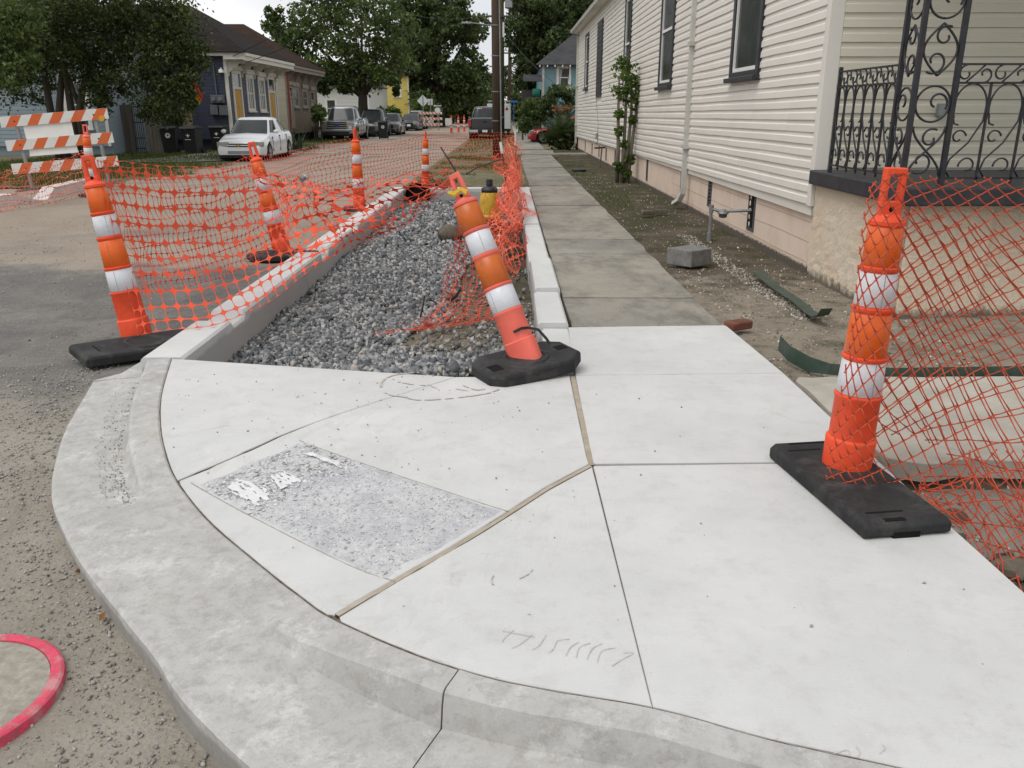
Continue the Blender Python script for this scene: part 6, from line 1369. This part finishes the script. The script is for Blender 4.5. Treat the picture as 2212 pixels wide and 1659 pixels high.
# rainbow flag
fl = thing('flag', 'rainbow flag hanging from a pole out of the dark tree', 'flag', (-10.4, 29.6, 1.8))
for k, c in enumerate(((.55, .04, .03), (.62, .16, .02), (.70, .55, .03), (.04, .30, .08), (.03, .22, .60), (.12, .04, .30))):
    mb = MB()
    def fg(u, v, k=k):
        p = at(*C1(1690 - 15 * (k + u) + 75 * v, 660 + 20 * (k + u) + 185 * v), 29.6); return (p[0] - .03 * math.sin(v * 5), 29.6 + .06 * math.sin(v * 6 + k), p[2] - .03 * math.sin(k))
    mb.grid(fg, 2, 10); o = mb.build('stripe', plain('flag_%d' % k, (*c, 1), None, .8), fl, smooth=True); o.modifiers.new('s', 'SOLIDIFY').thickness = .003
fq = at(*C1(1700, 650), 29.6); MB().tube([(fq[0] - 1.2, 30.2, fq[2] - .7), (fq[0] - .02, 29.6, fq[2] + .03)], .014, 6).build('flag_pole', WHITE, fl)

# ================================================================ vehicles
def car(name, label, loc, rz, Ln, W_, top, cab, paint, wheels=(.62, .62), wr=.32, sill=.2, grille='sedan', group='parked vehicles', rear=False, bed=None, cat='car', lights=None, tint=GLASSC):
    """top: (y, z) of bonnet / belt / boot line from nose (y=0) to tail (y=Ln); cab: windscreen base y, roof front y, roof rear y, rear base y, roof z"""
    t = thing(name, label, cat, loc, group, rotz=rz); M = Matrix.Translation(loc) @ Matrix.Rotation(rz, 4, 'Z') @ Matrix.Translation((0, -Ln / 2, 0)); hw = W_ / 2
    ya, yb = .17 * Ln + .05, .80 * Ln
    def zt(y):
        for (a, za), (b, zb_) in zip(top, top[1:]):
            if a <= y <= b: return za + (zb_ - za) * sm((y - a) / (b - a)) if abs(zb_ - za) > .15 else za + (zb_ - za) * (y - a) / (b - a)
        return top[-1][1]
    def hwid(y):
        e = min(y, Ln - y); return hw * (.80 + .20 * math.sqrt(min(1, e / .55)))
    def zb(y):
        z = sill + (.10 * (1 - min(y, Ln - y) / .5) if min(y, Ln - y) < .5 else 0) * .5
        for yc in (ya, yb):
            d = abs(y - yc); Ra = wr * 1.16
            if d < Ra: z = max(z, wr * .95 + math.sqrt(Ra * Ra - d * d))
        return z
    ys = sorted(set([0, .02, .06, .12, Ln - .02, Ln - .06, Ln - .12, Ln] + [c + wr * 1.16 * math.cos(a) for c in (ya, yb) for a in np.linspace(0, math.pi, 13)] + list(np.linspace(.2, Ln - .2, 22))))
    mb = MB(M); q = 0
    for y in ys:
        z1 = zt(y); z0 = min(zb(y), z1 - .1); wv_ = hwid(y); nose = min(y, Ln - y); dz = .06 * (1 - min(1, nose / .12)); z1 -= dz; zs_ = max(z0 + .04, z1 - .16)
        ring = [(-wv_ * .96, z0), (-wv_, max(z0 + .02, (z0 + zs_) * .5)), (-wv_ * .985, zs_), (-wv_ * .90, z1 - .03), (-wv_ * .7, z1), (0, z1 + .03), (wv_ * .7, z1), (wv_ * .90, z1 - .03), (wv_ * .985, zs_), (wv_, max(z0 + .02, (z0 + zs_) * .5)), (wv_ * .96, z0)]
        q = len(ring); mb.v += [tuple(M @ Vector((x, y, z))) for x, z in ring]
    for i in range(len(ys) - 1):
        for k in range(q): mb.f.append((i * q + k, i * q + (k + 1) % q, (i + 1) * q + (k + 1) % q, (i + 1) * q + k))
    mb.f += [tuple(range(q)), tuple(range((len(ys) - 1) * q, len(ys) * q))]
    body = mb.build('body', paint, t, smooth=True); body.modifiers.new('es', 'EDGE_SPLIT').split_angle = R(35)
    MB(M).bx(-hw * .86, hw * .86, .15, Ln - .15, sill * .7, sill + .45).build('underbody', BLACKP, t)
    # cabin
    y0, y1, y2, y3, zr = cab; zb0, zb3 = zt(y0) - .03, zt(y3) - .03; wb, wt = hw * .90, hw * .70
    def cabS(f, th, off=0.):
        """rounded cabin surface: f height fraction, th angle (-90 = front)"""
        g = f ** 1.25; a = y0 + (y1 - y0) * f ** 1.05; b_ = y3 + (y2 - y3) * f ** 1.05; ww = wb + (wt - wb) * g + off; hl = (b_ - a) / 2 + off; n_ = 2 / 4.5
        cx, sy = math.cos(th), math.sin(th); x = ww * math.copysign(abs(cx) ** n_, cx); y = (a + b_) / 2 + hl * math.copysign(abs(sy) ** n_, sy)
        q_ = max(0, min(1, (y - a) / max(.01, b_ - a))); z = (zb0 + (zb3 - zb0) * q_) * (1 - f) + zr * f
        return (x, y, z)
    mb = MB(M); nq = 40; fl_ = [0, .2, .4, .6, .8, .93]
    for f in fl_: mb.v += [tuple(M @ Vector(cabS(f, 2 * math.pi * k / nq))) for k in range(nq)]
    rim = [cabS(.93, 2 * math.pi * k / nq) for k in range(nq)]; cyx = sum(p[1] for p in rim) / nq
    for sc1, dz in ((.93, .045), (.78, .065), (.4, .075)): mb.v += [tuple(M @ Vector((p[0] * sc1, cyx + (p[1] - cyx) * sc1, p[2] + (zr - rim[0][2]) * 0 + dz * (zr - zb0) / .5))) for p in rim]
    nr = len(fl_) + 3
    for i in range(nr - 1):
        for k in range(nq): mb.f.append((i * nq + k, i * nq + (k + 1) % nq, (i + 1) * nq + (k + 1) % nq, (i + 1) * nq + k))
    mb.f.append(tuple(range((nr - 1) * nq, nr * nq))); mb.build('cabin', paint, t, smooth=True)
    def patch(t0, t1, f0, f1, nm, f0b=None):
        def g(u, v): return cabS(f0 + (f1 - f0) * v, R(t0 + (t1 - t0) * u), .012)
        MB(M).grid(g, 10, 5).build(nm, tint, t, smooth=True)
    patch(-131, -49, .06, .90, 'windscreen'); patch(50, 130, .10, .88, 'rear_window')
    for sgn in (1, -1):
        for a_, b_ in ((-36, -4), (4, 36)) if y3 - y0 > 1.5 else ((-34, 34),):
            if sgn < 0: a_, b_ = 180 - a_, 180 - b_
            patch(a_, b_, .12, .88, 'side_window')
    for sx in (-1, 1):
        for yc in (ya, yb):
            MB(M).lathe([(wr * 1.12, sx * hw * .55), (wr * 1.12, sx * hw * .93)], 24, (0, yc, wr * .98), 0).build('wheel_well', DARK, t)
            wo = MB(M).lathe([(wr * .66, sx * (hw - .20)), (wr * .96, sx * (hw - .21)), (wr, sx * (hw - .16)), (wr, sx * (hw - .05)), (wr * .96, sx * (hw - .01)), (wr * .68, sx * (hw - .012))], 28, (0, yc, wr), 0, cap=False).build('wheel', TYRE, t, smooth=True)
            MB(M).lathe([(.02, sx * (hw - .03)), (wr * .2, sx * (hw - .03)), (wr * .25, sx * (hw - .055)), (wr * .66, sx * (hw - .035)), (wr * .69, sx * (hw - .015))], 24, (0, yc, wr), 0, cap=False).build('rim', DARK if False else GALV, wo, smooth=True)
            for k in range(5):
                a = k * 1.2566 + .3; MB(M).tube([(sx * (hw - .022), yc, wr), (sx * (hw - .02), yc + math.cos(a) * wr * .66, wr + math.sin(a) * wr * .66)], .03, 4).build('spoke', CHROME, wo)
        MB(M).rock((sx * (hw + .08), y0 + .32, zt(y0) + .08), .10, (1, .6, .75), 2, 1).build('mirror', paint, t, smooth=True)
        for yy in (y0 + .12, y0 + 1.12, y0 + 2.08):
            if yy < y3 + .3: MB(M).bx(sx * hw * .985 - .018, sx * hw * .985 + .018, yy, yy + .012, sill + .12, zt(yy) - .10).build('door_seam', DARK, t)
        for yy in (y0 + .95, y0 + 1.95):
            if yy < y3: MB(M).bx(sx * hw * .99 - .02, sx * hw * .99 + .02, yy, yy + .18, zt(yy) - .2, zt(yy) - .165).build('door_handle', paint, t)
    return t, M, zt, hw
LENS = mat_glass('lamp_lens', (.34, .32, .27, 1), .1); REDL = plain('tail_lens', (.42, .012, .012, 1), (.34, .01, .01, 1), .2, 6, .6)
WCAR = mat_paint_car('white_car_paint', (.70, .71, .72, 1), 0); SILV = mat_paint_car('silver_paint', (.33, .335, .35, 1), .6); CHARC = mat_paint_car('charcoal_car_paint', (.05, .053, .058, 1), .5); DKC = mat_paint_car('dark_car_paint', (.022, .024, .026, 1), .4); REDC = mat_paint_car('red_car_paint', (.42, .012, .022, 1), .2); TAXI = mat_paint_car('bronze_car_paint', (.05, .045, .04, 1), .4)
def face(t, M, hw, zs, m_grille=BLACKP, lamp_z=.66, lamp=(.28, .14), plate=None, grille=(.42, .1, .62), intake=(.5, .1, .34), y=.0, bar=None):
    gw, gh, gz = grille
    if gw: 
        g = MB(M).bx(-gw, gw, y - .015, y + .05, gz - gh, gz + gh).build('grille', m_grille, t, bevel=.02)
        if bar: MB(M).bx(-gw, gw, y - .025, y + .0, gz - .015, gz + .015).build('grille_bar', bar, g)
    iw, ih, iz = intake
    MB(M).bx(-iw, iw, y - .012, y + .05, iz - ih, iz + ih).build('air_intake', m_grille, t, bevel=.02)
    for sx in (-1, 1):
        a = hw * .62; MB(M).prism([(sx * (a - lamp[0] * .7), y - .012), (sx * (a + lamp[0] * .25), y + .0), (sx * (hw * .90), y + .09), (sx * (hw * .945), y + .27), (sx * (a - lamp[0] * .5), y + .3)], lamp_z - lamp[1], lamp_z + lamp[1]).build('headlight', LENS, t, bevel=.02)
    if plate: MB(M).bx(-.16, .16, y - .025, y - .012, plate - .08, plate + .08).build('licence_plate', WHITE, t)
G0 = -.15
# white sedan
sed_top = [(0, .64), (.2, .74), (1.25, .93), (2.2, .96), (3.6, .98), (4.2, 1.0), (4.55, .92)]
t, M, zt_, hw_ = car('sedan', 'white four-door sedan parked facing the camera in front of the navy house', (-9.30, 32.5, G0), 0, 4.55, 1.74, sed_top, (1.15, 1.95, 3.15, 4.0, 1.45), WCAR)
face(t, M, hw_, 0, lamp_z=.60, lamp=(.30, .085), grille=(.38, .06, .57), intake=(.40, .06, .33), bar=WCAR)
GOLDE = plain('gold_emblem', (.50, .36, .10, 1), None, .3, metal=.6)
MB(M).prism([(-.09, .545), (-.03, .545), (-.03, .53), (.03, .53), (.03, .545), (.09, .545), (.075, .585), (.03, .585), (.03, .60), (-.03, .60), (-.03, .585), (-.075, .585)], -.032, -.026, 1).build('emblem', GOLDE, t)
for k in range(4): MB(M).bx(-.40, .40, -.018, -.012, .285 + k * .03, .295 + k * .03).build('intake_bar', WCAR, t)
# silver pickup
pk_top = [(0, .95), (.2, 1.12), (1.35, 1.2), (3.9, 1.24), (3.95, 1.30), (5.9, 1.32)]
t, M, zt_, hw_ = car('pickup_truck', 'silver pickup truck with a bright bar grille parked facing the camera', (-9.88, 53.9, G0), 0, 5.9, 2.02, pk_top, (1.35, 2.0, 3.7, 3.95, 1.94), SILV, wr=.40, sill=.42, cat='pickup')
face(t, M, hw_, 0, BLACKP, .94, (.30, .16), grille=(.58, .20, .92), intake=(.72, .10, .46))
for k in range(3): MB(M).bx(-.56, .56, -.03, -.012, .76 + k * .12, .82 + k * .12).build('grille_bar', CHROME, t)
MB(M).lathe([(.10, -.05), (.10, -.03)], 20, (0, 0, .92), 1).build('emblem', plain('blue_oval', (.03, .06, .2, 1), None, .3), t); MB(M).bx(-.93, .93, -.05, .05, .57, .69).build('bumper', SILV, t, bevel=.03)
# others along the left kerb
suv_top = [(0, .80), (.2, .95), (1.2, 1.08), (4.6, 1.12), (4.8, 1.05)]
t, M, zt_, hw_ = car('suv', 'dark sport utility car parked directly behind the silver pickup', (-9.35, 61.7, G0), 0, 4.8, 1.9, suv_top, (1.1, 1.8, 4.2, 4.65, 1.80), DKC, wr=.37, sill=.3); face(t, M, hw_, 0, lamp_z=.85)
t, M, zt_, hw_ = car('hatchback', 'dark bronze hatchback behind the roadside bin', (-8.75, 66.5, G0), 0, 4.2, 1.76, [(0, .68), (.2, .82), (1.2, .98), (3.9, 1.02), (4.2, .95)], (1.05, 1.8, 3.5, 4.05, 1.52), TAXI); face(t, M, hw_, 0)
t, M, zt_, hw_ = car('sedan', 'dark grey sedan with a white licence plate, far along the kerb', (-8.72, 80.2, G0), 0, 4.5, 1.76, sed_top, (1.15, 1.95, 3.15, 4.0, 1.45), CHARC); face(t, M, hw_, 0, lamp_z=.7, plate=.5)
t, M, zt_, hw_ = car('suv', 'pale silver sport utility car behind the dark grey sedan', (-8.85, 86.6, G0), 0, 4.7, 1.85, suv_top, (1.1, 1.8, 4.1, 4.55, 1.72), SILV, wr=.36, sill=.28); face(t, M, hw_, 0, lamp_z=.85)
t, M, zt_, hw_ = car('sedan', 'small white car crossing the far end of the street', (-6.6, 128, G0), R(-38), 4.4, 1.74, sed_top, (1.15, 1.95, 3.15, 4.0, 1.45), WCAR); face(t, M, hw_, 0)
# dark pickup seen from behind
t, M, zt_, hw_ = car('pickup_truck', 'dark grey pickup truck seen from behind beside the utility poles', (-1.36, 56.9, G0), math.pi, 5.8, 2.05, pk_top[:-1] + [(5.8, 1.30)], (1.35, 2.0, 3.75, 4.0, 1.92), CHARC, wr=.40, sill=.45, cat='pickup')
Lr = 5.8
for sx in (-1, 1): MB(M).bx(sx * .93 - .09, sx * .93 + .09, Lr - .12, Lr + .02, .78, 1.22).build('tail_light', REDL, t, bevel=.02)
MB(M).bx(-.82, .82, Lr - .05, Lr + .015, .70, 1.26).build('tailgate', CHARC, t, bevel=.02); MB(M).bx(-.13, .13, Lr + .015, Lr + .03, 1.03, 1.12).build('tailgate_handle', BLACKP, t)
MB(M).bx(-1.0, 1.0, Lr - .05, Lr + .12, .42, .62).build('bumper', BLACKP, t, bevel=.03)
for sx in (-1, 1): MB(M).bx(sx * .7 - .28, sx * .7 + .28, Lr + .10, Lr + .135, .44, .60).build('bumper_corner', CHROME, t, bevel=.02)
MB(M).bx(-.16, .16, Lr + .125, Lr + .14, .46, .60).build('licence_plate', WHITE, t); MB(M).bx(-.2, .2, 3.72, 3.78, 1.86, 1.90).build('brake_light', REDL, t)
# red car nosing out of the driveway
t, M, zt_, hw_ = car('red_car', 'red car nose poking out from behind the sago palm', (3.35, 47.6, G0 + .02), R(90) * -1, 4.4, 1.74, [(0, .55), (.25, .70), (1.3, .86), (2.2, .92), (3.6, .95), (4.4, .9)], (1.3, 2.1, 3.2, 4.0, 1.36), REDC, wr=.33); face(t, M, hw_, 0, lamp_z=.6, lamp=(.3, .08), grille=(.3, .06, .58))
# white work van
t = thing('work_van', 'white box van with a roof rack and red triangle behind the dark pickup', 'van', (-.58, 66, G0), 'parked vehicles')
MB().bx(-1.42, .28, 63, 68, .3, 2.05).build('body', WCAR, t, bevel=.05)
for sx, y in ((-1.2, 64), (.1, 64), (-1.2, 67), (.1, 67)): MB().lathe([(.33, -.1), (.33, .1)], 20, (sx, y, .18), 0).build('wheel', TYRE, t)
for x in (-1.3, -.55, .2): MB().tube([(x, 62.9, 2.05), (x, 62.9, 2.25), (x, 68, 2.25), (x, 68, 2.05)], .025, 6).build('rack_bar', GALV, t)
for y in (62.9, 65.5, 68): MB().tube([(-1.4, y, 2.25), (.28, y, 2.25)], .025, 6).build('rack_bar', GALV, t)
MB().bx(-.565, -.555, 62.985, 63.0, .45, 1.95).build('door_gap', DARK, t); MB().prism([(-.14, 1.62), (.12, 1.62), (-.01, 1.86)], 62.98, 62.995, 1).build('triangle_mark', REDL, t)
MB().bx(-1.42, .28, 62.9, 63.05, .18, .34).build('bumper', BLACKP, t)

# ================================================================ poles, wires, signs
POLE = mat_wood('pole_wood', (.060, .042, .030, 1), (.095, .07, .05, 1)); POLEM = mat_wood('mossy_pole_wood', (.05, .045, .022, 1), (.085, .075, .035, 1))
t = thing('utility_pole', 'near brown wooden utility pole with a grey conduit, at the end of the planter', 'utility pole', (-.38, 31.9, -.15), 'utility poles')
MB().tube([(-.375, 31.9, -.3), (-.40, 31.9, 4), (-.45, 31.9, 11)], [.15, .14, .10], 14).build('pole', POLE, t, smooth=True); MB().tube([(-.20, 31.82, -.2), (-.24, 31.82, 3.2), (-.29, 31.82, 8)], .03, 8).build('conduit', GALV, t)
for z in (1.2, 2.2, 3.4, 4.4): MB().lathe([(.155, z), (.155, z + .03)], 14, (-.395 - .003 * z, 31.9, 0)).build('band', GALV, t)
t = thing('utility_pole', 'mossy utility pole with crossarm and street lamp behind the near pole', 'utility pole', (-.34, 60, -.15), 'utility poles')
MB().tube([(-.36, 60, -.3), (-.34, 60, 12)], [.20, .15], 14).build('pole', POLEM, t, smooth=True); MB().bx(-1.35, .88, 59.75, 59.85, 7.42, 7.53).build('crossarm', POLE, t)
for x in (-1.3, -.8, .3, .8): MB().lathe([(.04, 7.53), (.06, 7.6), (.035, 7.68)], 10, (x, 59.8, 0)).build('insulator', GALV, t)
la = MB().tube([(-.4, 59.9, 6.7), (-1.1, 59.9, 6.95), (-2.3, 59.9, 7.08)], .035, 8).build('lamp_arm', GALV, t); MB().bx(-3.0, -2.3, 59.8, 60.0, 7.02, 7.14).build('lamp_head', GALV, la, bevel=.03)
MB().bx(-.12, .38, 59.6, 59.95, 7.95, 8.75).build('transformer', GALV, t, bevel=.05); MB().bx(-.28, -.16, 59.7, 59.8, 6.2, 7.1).build('cutout_box', WHITE, t)
t = thing('utility_pole', 'far utility pole with two crossarms against the sky', 'utility pole', (.25, 90, -.15), 'utility poles')
MB().tube([(.22, 90, -.3), (.30, 90, 11.3)], [.17, .12], 12).build('pole', POLE, t, smooth=True)
for z in (9.2, 7.0): MB().bx(-.85, 1.35, 89.8, 89.92, z, z + .13).build('crossarm', POLE, t)
for sx in (-1, 1): MB().tube([(.27, 89.85, 8.6), (.27 + sx * .6, 89.85, 9.2)], .03, 5).build('brace', GALV, t)
for z, r in ((10.0, .25), (8.3, .2)): MB().lathe([(r, z), (r, z + .12)], 12, (.28, 89.9, 0)).build('bracket_ring', IRON, t)
MB().bx(-.75, -.25, 89.6, 90.0, 4.3, 4.9).build('transformer', GALV, t, bevel=.05)
t = thing('utility_pole', 'furthest slim pole over the street', 'utility pole', (.6, 130, -.15), 'utility poles'); MB().tube([(.55, 130, -.3), (.6, 130, 9)], .14, 10).build('pole', POLE, t); MB().bx(-1, 2, 129.9, 130, 6.9, 7.05).build('crossarm', POLE, t)
def wire(label, a, b, sag, r=.014):
    a, b = Vector(a), Vector(b); tag(MB().tube([a.lerp(b, k / 16) - Vector((0, 0, sag * 4 * (k / 16) * (1 - k / 16))) for k in range(17)], r, 4).build('overhead_wire', WIRE), label, 'wire', 'overhead wires')
wire('overhead wire dropping to the near corner of the navy house', (-11.85, 37.9, 3.62), (-.4, 31.9, 8.6), .35); wire('second overhead wire dropping to the navy house eave', (-11.0, 38.2, 3.55), (-.4, 31.9, 7.9), .5)
wire('overhead wire from the near pole to the cream house eave', (-.3, 31.9, 5.6), (HX - .1, 36.5, 4.45), .3); wire('overhead wire from the far pole crossarm to the mossy pole', (.8, 59.8, 7.6), (1.2, 89.9, 9.3), .6, .02); wire('left overhead wire between the crossarms', (-1.3, 59.8, 7.6), (-.8, 89.9, 9.3), .6, .02)
wire('overhead wire sloping down across the aqua house', (-.2, 60, 6.6), (3.0, 40.5, 2.2), .3); wire('overhead wire leaving the top of the street to the left', (-1.3, 59.8, 7.6), (-9, 75, 9.5), .5, .018); wire('right hand wire over the cream house corner', (.85, 59.8, 7.6), (.6, 20, 9.6), .5)
SIGNB = plain('sign_aluminium', (.60, .61, .62, 1), (.52, .53, .54, 1), .5, 6)
sc0 = at(*C3(180, 1098), 85); t = thing('road_sign', 'diamond road sign seen from its plain back', 'sign', (sc0[0], 85, -.1), 'road signs')
MB().prism([(sc0[0] - .56, sc0[2]), (sc0[0], sc0[2] - .56), (sc0[0] + .56, sc0[2]), (sc0[0], sc0[2] + .56)], 85, 85.02, 1).build('panel', SIGNB, t); MB().bx(sc0[0] - .03, sc0[0] + .03, 84.94, 84.99, -.2, sc0[2] + .5).build('post', GALV, t)
s2_ = at(*C3(262, 1110), 85); t = thing('road_sign', 'small rectangular sign back beside the diamond sign', 'sign', (s2_[0], 85.1, -.1), 'road signs')
MB().bx(s2_[0] - .26, s2_[0] + .2, 85.1, 85.12, s2_[2] - .28, s2_[2] + .28).build('panel', SIGNB, t); MB().bx(s2_[0] - .03, s2_[0] + .03, 85.05, 85.09, -.2, s2_[2] + .2).build('post', GALV, t)
s3_ = at(*C3(340, 1200), 80); t = thing('one_way_sign', 'black one-way arrow sign over a round sign back on one post', 'sign', (s3_[0], 80, -.1), 'road signs')
MB().bx(s3_[0] - .035, s3_[0] + .035, 80.05, 80.12, -.2, 2.2).build('post', GALV, t); MB().lathe([(.27, 0), (.27, .02)], 8, (s3_[0], 80.0, s3_[2]), 1).build('round_panel', SIGNB, t)
ow = MB().bx(s3_[0] - .38, s3_[0] + .38, 79.98, 80.0, 1.88, 2.14).build('arrow_panel', BLACKP, t)
z_ = 2.01; x_ = s3_[0]; MB().prism([(x_ - .36, z_), (x_ - .2, z_ + .1), (x_ - .2, z_ + .05), (x_ + .34, z_ + .05), (x_ + .34, z_ - .05), (x_ - .2, z_ - .05), (x_ - .2, z_ - .1)], 79.972, 79.979, 1).build('arrow', WHITE, ow)
cu = bpy.data.curves.new('lettering', 'FONT'); cu.body = 'ONE WAY'; cu.size = .115; cu.align_x = 'CENTER'; cu.align_y = 'CENTER'; cu.extrude = .001
to = bpy.data.objects.new('lettering_curve', cu); C.objects.link(to); dg = bpy.context.evaluated_depsgraph_get(); me = bpy.data.meshes.new_from_object(to.evaluated_get(dg)); bpy.data.objects.remove(to)
lt = bpy.data.objects.new('lettering', me); me.materials.clear(); me.materials.append(BLACKP); C.objects.link(lt); lt.parent = ow; lt.location = (x_ + .06, 79.968, z_); lt.rotation_euler = (math.pi / 2, 0, 0)
bs_ = at(*C3(1170, 1105), 110); tag(MB().bx(bs_[0] - .45, bs_[0] + .45, 110, 110.05, bs_[2] - .13, bs_[2] + .13).bx(bs_[0] - .04, bs_[0] + .04, 110.05, 110.1, -.1, bs_[2]).build('street_board', plain('blue_board', (.04, .14, .42, 1))), 'small blue board far down the right sidewalk', 'board')
struct(MB().add([(-60, 21.6, 0)] * 0 + [(-13.5, 29.2, -.06), (-10.9, 28.6, -.06), (-9.3, 31.5, -.10), (-9.2, 38, -.10), (-12, 38, -.05), (-12.6, 31, -.05)], [(0, 1, 2, 3, 4, 5)]).build('driveway', OLDC))
struct(MB().add([(-8.75, 35.5, -.105), (-7.2, 36, -.125), (-7.2, 60, -.125), (-8.75, 60, -.105)], [(0, 1, 2, 3)]).build('concrete_apron', OLDC))
